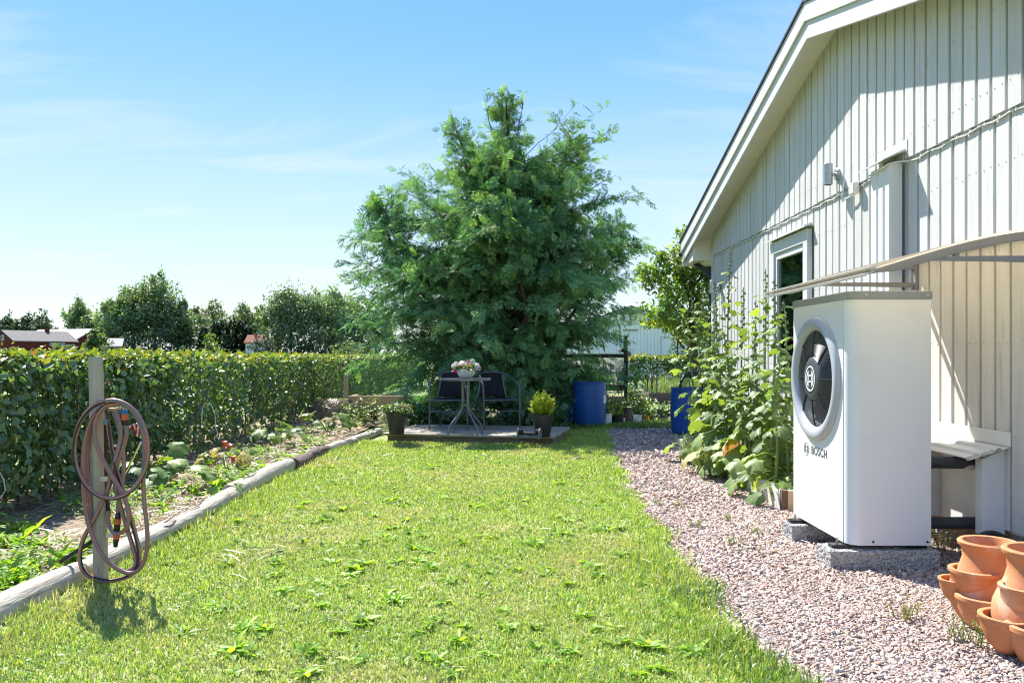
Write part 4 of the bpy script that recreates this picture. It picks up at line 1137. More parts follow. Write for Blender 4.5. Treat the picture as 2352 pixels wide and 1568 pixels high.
# weeds among the straw, by the log edging
bpix = [(60, 1340, 1.6), (110, 1330, 1.8), (30, 1300, 1.5), (160, 1290, 2.0), (140, 1340, 1.5), (20, 1370, 1.3), (90, 1250, 1.4), (200, 1250, 1.2), (60, 1220, 1.4), (500, 1120, 2.0), (460, 1090, 1.2), (560, 1085, 1.3), (600, 1075, 1.5), (640, 1060, 1.5),
        (590, 1050, 1.3), (670, 1050, 1.2), (530, 1090, 1.2), (440, 1130, 1.2), (400, 1110, 1.3), (700, 1030, 1.1), (360, 1160, 1.1), (300, 1195, 1.2), (20, 1250, 1.6), (120, 1380, 1.0), (480, 1065, 1.1), (620, 1040, 1.2), (350, 1120, 1.3), (250, 1205, 1.1), (740, 1010, 1.0)]
for i, (px, py, s) in enumerate(bpix * 4):
    if i >= len(bpix): px += random.uniform(-40, 40); py += random.uniform(-14, 14); s *= random.uniform(.5, .8)
    g = ground_at(px, py, 0.06)
    if g.x > -2.28: g.x = -2.3 - random.random() * 0.15
    o = link('weed', ros[(i * 3) % 7], None, (g.x, g.y, 0.05))
    o.scale = (s, s, s * 1.2); o.rotation_euler = (0, 0, random.uniform(0, 6.28))
    where = 'left of the hose post' if g.y < 4.6 else 'behind the hose post' if g.y < 6.6 else 'farther along the bed'
    tag(o, 'leafy green weed in the straw bed ' + where, 'weed', 'weeds in the straw bed ' + where)

n = 9000
x = rng.uniform(-2.0, 1.0, n); yy = rng.uniform(2.5, 8.0, n)
k = (vnoise(x, yy, 2.4, 12) > .38) & (x < path_edge(yy) - .05); x, yy = x[k], yy[k]; n = len(x)
v, f = scatter(*leaf8(.8, .08, .05), np.stack([x, yy, gz(x, yy) + rng.uniform(.006, .03, n)], -1), frames(np.stack([rng.normal(0, 1, n), rng.normal(0, 1, n), rng.normal(.2, .3, n)], -1), rdir(n) * .6 + [0, 0, 1.]), rng.uniform(.014, .03, n))
tag(link('clover', npmesh('clover', v, f, M['weed'], per_vert(pick([(.17, .32, .055), (.22, .38, .06), (.13, .26, .05)], n), 8))), 'patches of small clover leaves in the lawn', 'clover', kind='stuff')

n = 9000
x = rng.uniform(-3.4, -2.27, n); yy = rng.uniform(3.0, 13.0, n)
k = (vnoise(x, yy, 2.1, 21) > .12 + .05 * (yy - 6)); x, yy = x[k], yy[k]; n = len(x)
v, f = scatter(*leaf8(.5, .08, .1), np.stack([x, yy, bedz(x, yy) + rng.uniform(.005, .10, n)], -1), frames(np.stack([rng.normal(0, 1, n), rng.normal(0, 1, n), rng.normal(.3, .4, n)], -1), rdir(n) * .6 + [0, 0, 1.]), rng.uniform(.025, .065, n))
tag(link('bed_weeds', npmesh('bed_weeds', v, f, M['weed'], per_vert(pick([(.17, .30, .055), (.24, .37, .06), (.12, .23, .05)], n), 8))), 'low green weeds spread through the straw of the left bed', 'weeds', kind='stuff')

# ---------- the long hedge on the left and the low one behind the kitchen garden
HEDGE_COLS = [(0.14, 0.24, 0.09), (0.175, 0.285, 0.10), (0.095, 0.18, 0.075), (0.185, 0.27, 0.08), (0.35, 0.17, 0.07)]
TOP_COLS = [(0.25, 0.30, 0.045), (0.32, 0.34, 0.05), (0.16, 0.24, 0.05), (0.36, 0.28, 0.07)]  # brighter and yellower: sunlight on the hedge top put into the leaf colour
def hedge_leaves(n, y0, y1, x_face, depth, h, size, tmpl, outward=1.0, along='Y', seed=0):
    T, F = tmpl
    a = rng.uniform(y0, y1, n)
    d = np.minimum(rng.exponential(0.16, n), depth)
    top = rng.random(n) < 0.30
    face_wave = 0.07 * vnoise(a, a * 0, 1.6, seed)
    topz = h - 0.004 * np.clip(a - 8, 0, 20) + 0.035 * vnoise(a, a * 0 + 3, 2.3, seed + 1)
    z = np.where(top, topz - np.minimum(rng.exponential(0.035, n), .3), rng.uniform(0.06, 1, n) ** 0.8 * topz)
    off = np.where(top, rng.uniform(0, depth, n), d)
    # rounded shoulder, thinner towards the foot
    off = off + 0.10 * np.clip((z - (h - 0.12)) / 0.12, 0, 1) ** 2 + 0.10 * np.clip(0.35 - z, 0, .35)
    off = off + np.where(top, 0, 0.16 * np.clip(vnoise(a, z * 1.6, 3.4, seed + 2), 0, 1))
    stray = rng.random(n) < 0.03
    z = z + np.where(top & stray, rng.uniform(0, 0.09, n), 0)
    px = x_face + face_wave - off * outward
    nrm = np.stack([np.full(n, 0.9 * outward), rng.normal(0, .6, n), np.where(top, 1.3, 0.5) + rng.normal(0, .5, n)], -1)
    nrm[:, 0] = np.where(top, rng.normal(0, .5, n), nrm[:, 0] + rng.normal(0, .5, n))
    ax = np.stack([rng.normal(0.3 * outward, .6, n), rng.normal(0, .9, n), rng.normal(-.15, .6, n) + np.where(top, .45, 0)], -1)
    Rm = frames(ax, nrm)
    s = size * rng.uniform(0.5, 1.35, n)
    pos = np.stack([px, a, z], -1) if along == 'Y' else np.stack([a, px, z], -1)
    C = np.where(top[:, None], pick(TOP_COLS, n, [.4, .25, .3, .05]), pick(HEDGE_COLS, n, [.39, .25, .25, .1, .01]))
    return pos, Rm, s, C
hedge = thing('hedge', (-3.8, 12, 0), 'long trimmed leafy hedge with sunlit top along the left edge of the garden', 'hedge')
HX, HH = -3.42, 1.145
T8 = leaf8(0.62, 0.10, 0.08); T2 = leaf2(0.62, 0.10)
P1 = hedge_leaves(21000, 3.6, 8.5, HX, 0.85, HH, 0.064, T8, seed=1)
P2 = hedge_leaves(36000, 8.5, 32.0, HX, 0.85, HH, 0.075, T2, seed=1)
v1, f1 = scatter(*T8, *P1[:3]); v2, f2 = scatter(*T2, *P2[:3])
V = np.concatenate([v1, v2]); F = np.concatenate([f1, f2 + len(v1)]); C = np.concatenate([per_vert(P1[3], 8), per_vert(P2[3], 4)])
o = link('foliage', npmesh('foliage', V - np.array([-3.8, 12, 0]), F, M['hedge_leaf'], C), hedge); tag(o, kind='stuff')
# the leaves that show largest are parts of their own
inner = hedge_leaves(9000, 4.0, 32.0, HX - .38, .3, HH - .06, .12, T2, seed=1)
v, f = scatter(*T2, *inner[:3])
tag(link('inner_foliage', npmesh('inner_foliage', v - np.array([-3.8, 12, 0]), f, M['hedge_leaf'], per_vert(inner[3] * .8, 4)), hedge), kind='stuff')  # added layer that closes gaps, tint darkened for the shade inside the hedge
lm = []
for i, c in enumerate([(0.15, 0.25, 0.085), (0.11, 0.20, 0.08), (0.19, 0.29, 0.09)]):
    t_, f_ = leaf8(0.60 + 0.06 * i, 0.10, 0.08 + 0.03 * i)
    lm.append(npmesh('leaf', t_, f_, M['hedge_leaf'], np.repeat(np.array([c]), 8, 0)))
for i in range(300):
    yy = 5.0 + 3.0 * random.random(); zz = random.uniform(0.3, 1.10)
    nrm = Vector((1.0, random.gauss(-0.1, .4), random.gauss(.5, .3))); ax = Vector((random.gauss(.3, .3), random.gauss(0, .9), random.gauss(-.3, .5)))
    m3 = Matrix(frames(np.array([ax]), np.array([nrm]))[0].tolist()).to_4x4()
    o = link('leaf', lm[i % 3], hedge)
    s = random.uniform(.06, .085)
    o.matrix_local = Matrix.Translation(Vector((HX + random.uniform(0.0, .06) + 0.07 * float(vnoise(yy, 0, 1.6, 1)) + 3.8, yy - 12, zz))) @ m3 @ Matrix.Scale(s, 4)
# stems near the foot of the hedge
for i in range(70):
    yy = random.uniform(4.6, 15); x = HX - random.uniform(0.05, 0.35)
    p = [Vector((x, yy, 0.0))]
    dx, dy = random.gauss(0.02, .05), random.gauss(0, .12)
    for k in range(1, 6):
        p.append(Vector((x + dx * k * .6 + random.gauss(0, .012), yy + dy * k * .6 + random.gauss(0, .015), 0.19 * k)))
    r0 = random.choice([.006, .008, .012, .018])
    MB().tube([q - Vector((-3.8, 12, 0)) for q in p], [r0 * (1 - .13 * k) for k in range(6)], 6).build('stem', M['twig'], hedge, smooth=60)
back = thing('hedge', (5.0, 25, 0), 'low dark clipped hedge at the back of the kitchen garden before the white garage', 'hedge')
Pb = hedge_leaves(17000, -2, 11, 25.0, 0.8, 1.08, 0.12, T2, outward=-1.0, along='X', seed=4)
v, f = scatter(*T2, *Pb[:3])
tag(link('foliage', npmesh('foliage', v - np.array([5.0, 25, 0]), f, M['hedge_leaf'], per_vert(Pb[3], 4)), back), kind='stuff')
for pts, lab in (([(520, 1276), (530, 1272), (560, 1275), (578, 1283)], 'short white string tied across hedge stems on the left'),
                 ([(638, 1340), (640, 1290), (650, 1275), (668, 1280), (680, 1310), (682, 1350), (690, 1372)], 'longer white string hanging in a loop from the hedge')):
    mb = MB(); mb.tube([at(x * .7259, y * .7259, 8.0 + .02 * i) for i, (x, y) in enumerate(pts)], 0.004, 5)
    tag(mb.build('string', M['string'], smooth=60), lab, 'string')
mb = MB(); mb.tube([at(x, y, 5.35) for x, y in [(0, 1085), (8, 1100), (12, 1125), (4, 1140), (-6, 1152)]], 0.004, 5)
tag(mb.build('string', M['string'], smooth=60), 'white string looping out of the hedge at the left edge of the picture', 'string')

# ---------- the big conifer
TX, TY = (1165 - CX) / FPX * 13.8, 13.8
conifer = thing('conifer_tree', (TX, TY, 0), 'big loose dark green cypress tree behind the bistro chairs', 'tree')
zz_ = np.array([0.1, 0.5, 1.26, 2.0, 2.4, 2.74, 3.1, 3.49, 3.8, 4.2, 4.6, 5.0, 5.4, 5.7])
RL = np.array([1.75, 2.15, 2.45, 2.55, 2.65, 2.45, 2.25, 1.7, 1.05, 0.95, 0.95, 0.8, 0.40, 0.1])
RR = np.array([1.35, 1.7, 1.95, 2.15, 2.25, 2.25, 2.2, 2.0, 1.75, 1.70, 1.75, 1.25, 0.45, 0.1])
def spray_template(seed):
    q = np.random.default_rng(seed)
    V, F = [], []
    def diamond(a, d, L, w, z):
        d = d / np.linalg.norm(d); s = np.array([-d[1], d[0], 0])
        b = len(V)
        V.extend([a, a + d * L * .45 + s * w + [0, 0, z], a + d * L + [0, 0, z * .3], a + d * L * .45 - s * w])
        F.extend([(b, b + 1, b + 2), (b, b + 2, b + 3)])
    diamond(np.zeros(3), np.array([1, 0, 0.]), 1.0, 0.016, 0.0)
    for i in range(7):
        t = 0.12 + i * 0.125
        for sg in (-1, 1):
            L = (0.46 * (1 - abs(t - 0.35) * 1.05)) * q.uniform(.75, 1.15)
            an = sg * q.uniform(.55, .85)
            d = np.array([math.cos(an), math.sin(an), 0])
            a = np.array([t, 0, 0.0])
            diamond(a, d, L, 0.030, q.normal(0, .03))
            if L > 0.30:
                an2 = an + sg * 0.6
                diamond(a + d * L * .45, np.array([math.cos(an2), math.sin(an2), 0]), L * .5, 0.026, q.normal(0, .03))
    V = np.array(V); V[:, 2] -= 0.16 * V[:, 0] ** 2
    return V, np.array(F)
sprays = [spray_template(i) for i in range(4)]
br = MB(); SP = {k: ([], [], [], [], []) for k in range(4)}
def grow(start, az, el, L, droop, zrel, outer=0.30, dens=0.075, limb=0.012):
    """one bough: a thin drooping branch with flat sprays along its outer part"""
    d = np.array([math.cos(az) * math.cos(el), math.sin(az) * math.cos(el), math.sin(el)])
    pts = [np.array(start, float)]; dd = d.copy(); seg = 7
    for k in range(seg):
        dd = norm(dd + np.array([0, 0, -droop * (k / seg)]) + rng.normal(0, .09, 3))
        pts.append(pts[-1] + dd * L / seg)
    br.tube([Vector(p) - Vector((TX, TY, 0)) for p in pts], [max(.0025, limb * (1 - k / (seg + .5))) for k in range(seg + 1)], 4, caps=False)
    P_ = np.array(pts)
    n = max(3, int(L * (1 - outer) / dens))
    for t in np.linspace(outer, 1.0, n):
        f = t * seg; i = min(int(f), seg - 1); p = P_[i] + (P_[i + 1] - P_[i]) * (f - i)
        fw = norm(P_[i + 1] - P_[i])
        for _ in range(2):
            sd = rng.normal(0, 1, 3); sd[2] *= .5
            ax = norm(fw * rng.uniform(.5, 1.1) + sd * .55 + np.array([0, 0, rng.uniform(-.55, .12)]))
            nr = np.array([math.cos(az), math.sin(az), .5]) + rng.normal(0, .55, 3)
            k = rng.integers(4)
            tip = t > .8
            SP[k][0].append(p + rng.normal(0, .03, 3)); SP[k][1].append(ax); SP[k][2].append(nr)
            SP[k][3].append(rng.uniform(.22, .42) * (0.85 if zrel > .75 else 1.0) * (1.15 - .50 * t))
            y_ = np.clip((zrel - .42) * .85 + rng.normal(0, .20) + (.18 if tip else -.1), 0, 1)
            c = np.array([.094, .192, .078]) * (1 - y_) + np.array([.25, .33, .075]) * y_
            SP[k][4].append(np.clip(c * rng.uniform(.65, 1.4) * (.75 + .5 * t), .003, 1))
lead = [([(0, 0, 0), (0.02, 0, 1.4), (-.05, 0, 2.8), (0.02, 0, 4.2), (-.02, 0, 5.55)], .13),
        ([(0.02, 0, 1.5), (.45, -.1, 2.6), (.85, -.05, 3.6), (1.0, 0, 4.3), (1.06, 0, 4.8)], .07),
        ([(-.03, 0, 1.2), (-1.2, -.3, 1.9), (-1.75, -.35, 2.6), (-2.02, -.3, 3.3), (-2.05, -.25, 3.62)], .055),
        ([(-.03, 0, 2.6), (-.45, .1, 3.6), (-.7, .05, 4.4), (-.85, 0, 4.98)], .04),
        ([(0.1, 0, 1.0), (1.1, .3, 1.8), (1.7, .2, 2.7), (1.9, .1, 3.3)], .05),
        ([(0, 0, .8), (.3, -1.0, 1.7), (.2, -1.5, 2.7), (.1, -1.6, 3.4)], .05)]
def lead_pt(path, t):
    f = t * (len(path) - 1); i = min(int(f), len(path) - 2)
    a, b = np.array(path[i]), np.array(path[i + 1]); return a + (b - a) * (f - i)
for path, r0 in lead:
    pp = [Vector(lead_pt(path, t)) + Vector((random.gauss(0, .02), random.gauss(0, .02), 0)) for t in np.linspace(0, 1, 11)]
    MB().tube(pp, [r0 * (1 - .09 * k) for k in range(11)], 8).build('trunk' if r0 > .1 else 'limb', M['bark'], conifer, smooth=60)
ga = 0
for i in range(520):                                   # boughs from the main trunk
    z = 0.12 + 4.35 * rng.random() ** 1.25
    ga += 2.399963; az = ga + rng.normal(0, .3)
    ca = math.cos(az)
    rl, rr_ = np.interp(z + .25, zz_, RL), np.interp(z + .25, zz_, RR)
    Rm_ = rr_ * max(ca, 0) + rl * max(-ca, 0) + (rl + rr_) * .5 * (1 - abs(ca)) * .95
    lump = 1 + .18 * math.sin(3 * az + 2.6 * z) + .13 * math.sin(5 * az - 5.1 * z)
    L = Rm_ * lump * (rng.uniform(.55, .95) if rng.random() < .8 else rng.uniform(.95, 1.12)) * (1.0 if z < 2.9 else .82)
    st = lead_pt(lead[0][0], min(z / 5.55, 1)) + np.array([TX, TY, 0])
    grow(st, az, rng.normal(.30 + .1 * z / 4, .15), max(.4, L), (.20 if z < 2.5 else .10), z / 5.2, .30, .085)
for li, (path, r0) in enumerate(lead):                 # shorter boughs round each leader, narrowing to the top
    cnt = [140, 52, 46, 34, 36, 44][li]
    for i in range(cnt):
        t = .38 + .60 * rng.random() ** 1.25
        p = lead_pt(path, t) + np.array([TX, TY, 0])
        if li == 0 and p[2] < 3.2: continue
        L = (0.24 + 1.0 * (1 - t) ** .9) * rng.uniform(.45, 1.35) * (0.95 if li in (0, 1) else .85)
        grow(p, rng.uniform(0, 6.283), rng.normal(.75, .30), L, .10, p[2] / 5.4, .25, .115, .007)
# thin pointed boughs that break the outline
for i in range(70):
    z = rng.uniform(.8, 4.3); az = rng.choice([0.0, math.pi]) + rng.normal(0, .75); ca = math.cos(az)
    rl, rr_ = np.interp(z + .25, zz_, RL), np.interp(z + .25, zz_, RR)
    L = (rr_ if ca > 0 else rl) * rng.uniform(1.0, 1.2)
    grow(lead_pt(lead[0][0], min(z / 5.55, 1)) + np.array([TX, TY, 0]), az, rng.normal(.38, .2), L, .06, z / 5.0, .55, .13, .010)
# straggling branches that stick out of the outline
for (x0, y0, x1, y1) in ((1040, 515, 935, 445), (1045, 490, 905, 515), (880, 690, 790, 640), (1330, 350, 1412, 300), (1350, 440, 1415, 400), (1130, 300, 1100, 215), (1190, 290, 1200, 215), (1060, 330, 1035, 270), (1320, 330, 1290, 262), (1400, 560, 1480, 560), (900, 560, 840, 520), (870, 620, 825, 600)):
    a, b = at(x0, y0, TY - .1), at(x1, y1, TY - .2); d = b - a
    bare = x0 in (1040, 1045)
    grow(np.array(a), math.atan2(d.y, d.x), math.asin(d.z / d.length), d.length * (1.25 if bare else 1), .04, a.z / 5.0, .72 if bare else .45, .09, .022 if bare else .010)
br.build('branches', M['bark'], conifer, smooth=60)
Vs, Fs, Cs, off = [], [], [], 0
for k in range(4):
    a = SP[k]
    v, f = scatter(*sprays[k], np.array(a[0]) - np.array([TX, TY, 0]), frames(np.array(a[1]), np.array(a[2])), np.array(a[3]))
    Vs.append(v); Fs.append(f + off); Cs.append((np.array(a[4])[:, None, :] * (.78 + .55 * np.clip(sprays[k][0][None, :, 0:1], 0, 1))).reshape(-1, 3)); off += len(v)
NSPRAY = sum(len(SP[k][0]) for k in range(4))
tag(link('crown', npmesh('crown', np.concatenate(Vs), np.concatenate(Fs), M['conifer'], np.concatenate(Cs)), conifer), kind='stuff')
print('SPRAYS', NSPRAY, 'tris', sum(len(f) for f in Fs))

# ---------- trees by lobes of leaf clumps
def lobe_crown(lobes, n, size, cols, tmpl, shell=0.55, z_light=None):
    """leaves spread through ellipsoids (cx,cy,cz,rx,ry,rz), denser towards the skin, clumped on twig ends"""
    vol = np.array([l[3] * l[4] * l[5] for l in lobes]) ** (2 / 3.); vol /= vol.sum()
    which = rng.choice(len(lobes), n, p=vol); Lb = np.array(lobes)[which]
    ncl = max(8, n // 22)
    # clump centres
    cw = rng.choice(len(lobes), ncl, p=vol); cl = np.array(lobes)[cw]
    cd = rdir(ncl); cr = rng.uniform(shell, 1.0, ncl) ** .6 * rng.uniform(.85, 1.08, ncl)
    cc = cl[:, :3] + cd * cr[:, None] * cl[:, 3:]
    pickc = rng.integers(0, ncl, n)
    spread = cl[pickc][:, 3:] * 0.20
    pos = cc[pickc] + rng.normal(0, 1, (n, 3)) * spread
    nr = norm(cd[pickc] + np.array([0, 0, .6]) + rng.normal(0, .6, (n, 3)))
    ax = norm(rdir(n) + cd[pickc] * .4 + np.array([0, 0, -.25]))
    s = size * rng.uniform(.6, 1.35, n)
    ctint = pick(cols, ncl, None, .16)[pickc] * rng.uniform(.8, 1.2, (n, 1))
    v, f = scatter(*tmpl, pos, frames(ax, nr), s)
    return v, f, per_vert(np.clip(ctint, .003, 1), len(tmpl[0]))
def broadleaf(name, x, y, z0, h, w, label, cols, n=2600, size=.62, base=.18, seed=0, nl=9, group=None, mat='far_leaf', tmpl=None, dep=None, round_=False, tr=.02):
    st = random.getstate(); random.seed(seed)
    t = thing(name, (x, y, z0), label, 'tree', group)
    lobes = []
    if round_:
        lobes.append((0, 0, h * .56, w * .48, (dep or w) * .45, h * .42))
        for i in range(nl):
            a = random.uniform(0, 6.28); e = random.uniform(-.4, 1.2)
            lobes.append((w * .3 * math.cos(a) * math.cos(e), w * .3 * math.sin(a) * math.cos(e), h * .56 + h * .26 * math.sin(e), w * .22, w * .22, h * .17))
    else:
        for i in range(nl):
            u = (i + .5) / nl; a = i * 2.4 + random.uniform(-.4, .4)
            zc = h * (base + .10 + (1 - base - .18) * u)
            rad = w * .5 * math.sin(math.pi * min(1, .22 + .70 * u)) ** .8
            lobes.append((rad * .55 * math.cos(a), rad * .55 * math.sin(a), zc, rad * .62, rad * .62, h * .13 + rad * .12))
    v, f, c = lobe_crown(lobes, n, size, cols, tmpl or T2)
    o = link('crown', npmesh('crown', v, f, M[mat], c), t); tag(o, kind='stuff')
    mb = MB()
    mb.tube([(0, 0, -.3), (.01 * h, 0, h * .25), (-.012 * h, .01 * h, h * .55), (.0, 0, h * .86)], [h * tr, h * tr * .8, h * tr * .5, h * .003], 7)
    for l_ in lobes[:: max(1, len(lobes) // 8)]:
        zb = max(h * .18, l_[2] - h * .22)
        mb.tube([(0, 0, zb), (l_[0] * .5, l_[1] * .5, (zb + l_[2]) / 2 + h * .02), (l_[0], l_[1], l_[2])], [h * tr * .45, h * tr * .3, h * .002], 5)
    mb.build('trunk', M['bark'], t, smooth=60)
    random.setstate(st)
    return t
OAK = [(.165, .25, .11), (.20, .285, .115), (.14, .215, .10)]
BIRCH = [(.19, .25, .10), (.165, .22, .095), (.21, .27, .11)]
def far_tree(px, top, width, label, cols=OAK, Y=230., n=2600, size=.66, **k):
    g = float(far_z(0, Y)); p = at(px, top, Y)
    broadleaf('broadleaf_tree', p.x, Y, g, p.z - g, 1.2 * width / FPX * Y, label, cols, n=int(n * 2.0), size=size * 1.25, group='trees along the far field edge', **k)
far_tree(12, 722, 60, 'pale round tree behind the red barn at the left picture edge', Y=330, n=1300, size=.9, seed=1, cols=[(.07, .11, .05), (.085, .125, .055)])
far_tree(58, 722, 40, 'thin tree behind the barn roof, second from the left edge', Y=330, n=900, size=.9, seed=2, cols=[(.06, .10, .045)])
far_tree(90, 716, 55, 'round tree standing just above the barn ridge', Y=330, n=1300, size=.9, seed=3, cols=[(.07, .11, .05), (.085, .125, .055)])
far_tree(180, 684, 52, 'lone leafy tree rising behind the pale metal barn roof', Y=270, n=1900, size=.7, seed=4, nl=7)
far_tree(207, 722, 36, 'small loose tree right of the barn gable', Y=260, n=800, size=.7, seed=5)
far_tree(266, 684, 76, 'broad dark tree left of the tallest tree', Y=225, n=2800, seed=6)
far_tree(302, 658, 80, 'tall tree leaning into the tallest tree from the left', Y=232, n=2800, seed=7)
far_tree(355, 632, 104, 'tallest broad tree on the far skyline', Y=228, n=4600, seed=8, nl=12)
far_tree(408, 694, 66, 'mid green tree right of the tallest tree', Y=226, n=2200, seed=9)
far_tree(437, 694, 56, 'thin light birch between the tall tree and the dark spruces', Y=245, n=1300, cols=BIRCH, seed=10)
far_tree(487, 688, 60, 'airy birch standing above the dark spruces', Y=255, n=1200, cols=BIRCH, seed=11, nl=7)
far_tree(556, 693, 50, 'upright light tree behind the red roofed farmhouse', Y=262, n=1500, cols=BIRCH, seed=12)
far_tree(592, 697, 42, 'narrow tree just left of the big round tree', Y=262, n=1200, cols=BIRCH, seed=13)
far_tree(668, 664, 108, 'big dense round topped tree at the right of the far field', Y=225, n=5200, seed=14, round_=True, nl=10, base=.05)
far_tree(758, 656, 112, 'broad high tree right of the big round tree', Y=232, n=4800, seed=15, nl=12, base=.08)
far_tree(820, 688, 84, 'tree half hidden behind the left side of the cypress', Y=240, n=2400, seed=16, base=.08)
far_tree(862, 700, 80, 'far tree seen through the left branches of the cypress', Y=245, n=1800, seed=17)
far_tree(222, 752, 42, 'bright green young tree beside the barn gable', Y=185, n=1300, size=.5, seed=18, base=.03, cols=[(.12, .20, .05), (.15, .22, .06)])
# undergrowth along the foot of the far trees
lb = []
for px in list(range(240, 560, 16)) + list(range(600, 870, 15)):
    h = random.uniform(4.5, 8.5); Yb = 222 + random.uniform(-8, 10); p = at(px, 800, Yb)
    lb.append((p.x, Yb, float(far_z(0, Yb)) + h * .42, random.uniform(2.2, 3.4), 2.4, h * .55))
v, f, c = lobe_crown(lb, 12000, .75, [(.075, .125, .06), (.095, .15, .065), (.06, .105, .055)], T2, shell=.4)  # tints kept dark: the shade under the far trees is in the colour
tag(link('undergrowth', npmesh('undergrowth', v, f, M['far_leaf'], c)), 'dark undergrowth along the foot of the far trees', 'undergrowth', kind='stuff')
# spruces
def spruce(name, x, y, z0, h, w, label, cols, n, size, group=None, seed=0):
    t = thing(name, (x, y, z0), label, 'tree', group)
    q = rng.random(n) ** .7; zz = h * (.03 + .97 * (1 - q)); a = rng.uniform(0, 6.283, n)
    whorl = .72 + .28 * np.abs(np.sin(zz / h * 34 + a * .5))
    r = w * .5 * (1 - zz / h) ** .85 * rng.uniform(.35, 1.05, n) * whorl
    pos = np.stack([r * np.cos(a), r * np.sin(a), zz - r * .18], -1)
    ax = np.stack([np.cos(a), np.sin(a), rng.normal(-.25, .25, n)], -1)
    v, f = scatter(*T2, pos, frames(ax, np.stack([rng.normal(0, .4, n), rng.normal(0, .4, n), np.ones(n)], -1)), np.stack([size * rng.uniform(.7, 1.3, n), size * .55 * np.ones(n), size * np.ones(n)], -1))
    tag(link('crown', npmesh('crown', v, f, M['conifer'], per_vert(pick(cols, n, None, .15), 4)), t), kind='stuff')
    MB().tube([(0, 0, -.1), (0, 0, h * .97)], [w * .05, .01], 6).build('trunk', M['bark'], t, smooth=60)
for i, (px, top) in enumerate(((468, 748), (492, 738), (508, 728), (524, 722), (540, 732), (556, 745))):
    p = at(px, top, 214); g = float(far_z(0, 214))
    spruce('spruce_tree', p.x, 214 + i, g, p.z - g, 5.2, ['leftmost', 'second', 'third', 'fourth', 'fifth', 'rightmost'][i] + ' dark spruce in the row left of the farmhouse', [(.018, .040, .022), (.025, .050, .026)], 1300, .9, 'dark spruces left of the farmhouse')
p = at(604, 770, 200); broadleaf('bush', p.x, 200, float(far_z(0, 200)), 5.0, 6.5, 'dark bush between the farmhouse and the round tree', [(.04, .06, .035)], n=900, size=.5, base=.0, seed=31)
p = at(800, 790, 190); broadleaf('bush', p.x, 190, float(far_z(0, 190)), 3.4, 8.0, 'pale low bush at the right end of the far field', [(.12, .17, .06)], n=900, size=.45, base=.0, seed=32)
spruce('young_spruce', 5.62, 27.5, 0, 2.05, 1.25, 'young spruce showing over the back hedge before the garage', [(.05, .09, .035), (.07, .11, .04)], 900, .13)
# lit shrub beyond the hedge
T8b = leaf8(.5, .08, .1)
def shrub(name, x, y, z0, h, w, label, cols, n, size, seed=0, mat='leaf', cat='shrub', lobes=None, group=None):
    random.seed(seed)
    t = thing(name, (x, y, z0), label, cat, group)
    lobes = lobes or [(random.uniform(-.32, .32) * w, random.uniform(-.3, .3) * w, h * random.uniform(.3, .75), w * .28, w * .28, h * .26) for _ in range(9)]
    v, f, c = lobe_crown(lobes, n, size, cols, T8b, shell=.3)
    tag(link('foliage', npmesh('foliage', v, f, M[mat], c), t), kind='stuff')
    for i in range(6):
        l_ = lobes[i % len(lobes)]
        MB().tube([(l_[0] * .1, l_[1] * .1, 0), (l_[0] * .6, l_[1] * .6, l_[2] * .6), (l_[0], l_[1], l_[2])], [.014, .010, .004], 6).build('stem', M['twig'], t, smooth=60)
    return t
SX = (466 - CX) / FPX * 14.5
shrub('garden_shrub', SX, 14.5, 0, 1.55, .95, 'sunlit green shrub poking up behind the left hedge', [(.13, .19, .04), (.17, .23, .05), (.09, .15, .035)], 3200, .055, 41,
      lobes=[(-.30, 0, .95, .25, .3, .28), (-.1, 0, 1.05, .25, .3, .28), (.14, 0, 1.25, .14, .2, .30), (.22, 0, 1.0, .2, .3, .35), (.36, 0, 1.0, .12, .2, .28), (0, 0, .6, .5, .4, .4)])
# walnut-like tree behind the house corner
wt = thing('leafy_tree', (at(1572, 600, 22).x, 22.0, 0), 'sunlit broad leaved tree behind the far house corner and garage', 'tree')
wl_ = [(.1, 0, 2.3, .75, .8, .55), (-.55, 0, 2.6, .55, .6, .5), (.35, 0, 3.0, .6, .6, .5), (-.25, 0, 3.35, .5, .5, .45), (.75, 0, 3.6, .55, .5, .5), (.15, 0, 4.0, .42, .4, .42), (1.4, 0, 3.0, .9, .8, .9), (1.2, .2, 4.1, .7, .6, .5), (-.6, 0, 1.9, .5, .6, .3), (.6, 0, 1.6, .8, .8, .5), (-.95, .1, 3.2, .35, .4, .35), (-.75, 0, 3.75, .3, .3, .3)]
v, f, c = lobe_crown(wl_, 8500, .15, [(.17, .27, .05), (.22, .33, .06), (.13, .21, .05), (.28, .36, .08)], leaf8(.42, .08, .12), shell=.35)
v = v + np.array([0, 0, .22])
tag(link('crown', npmesh('crown', v, f, M['bright_leaf'], c), wt), kind='stuff')
MB().tube([(0.3, 0, 0), (.25, 0, 1.2), (.2, 0, 2.4), (.15, 0, 3.8)], [.14, .12, .08, .02], 9).build('trunk', M['bark'], wt, smooth=60)
for l_ in wl_:
    MB().tube([(.24, 0, max(.9, l_[2] - 1.1)), (.2 + l_[0] * .5, l_[1] * .5, l_[2] - .45), (l_[0], l_[1], l_[2] + .1)], [.045, .03, .008], 6).build('branch', M['bark'], wt, smooth=60)

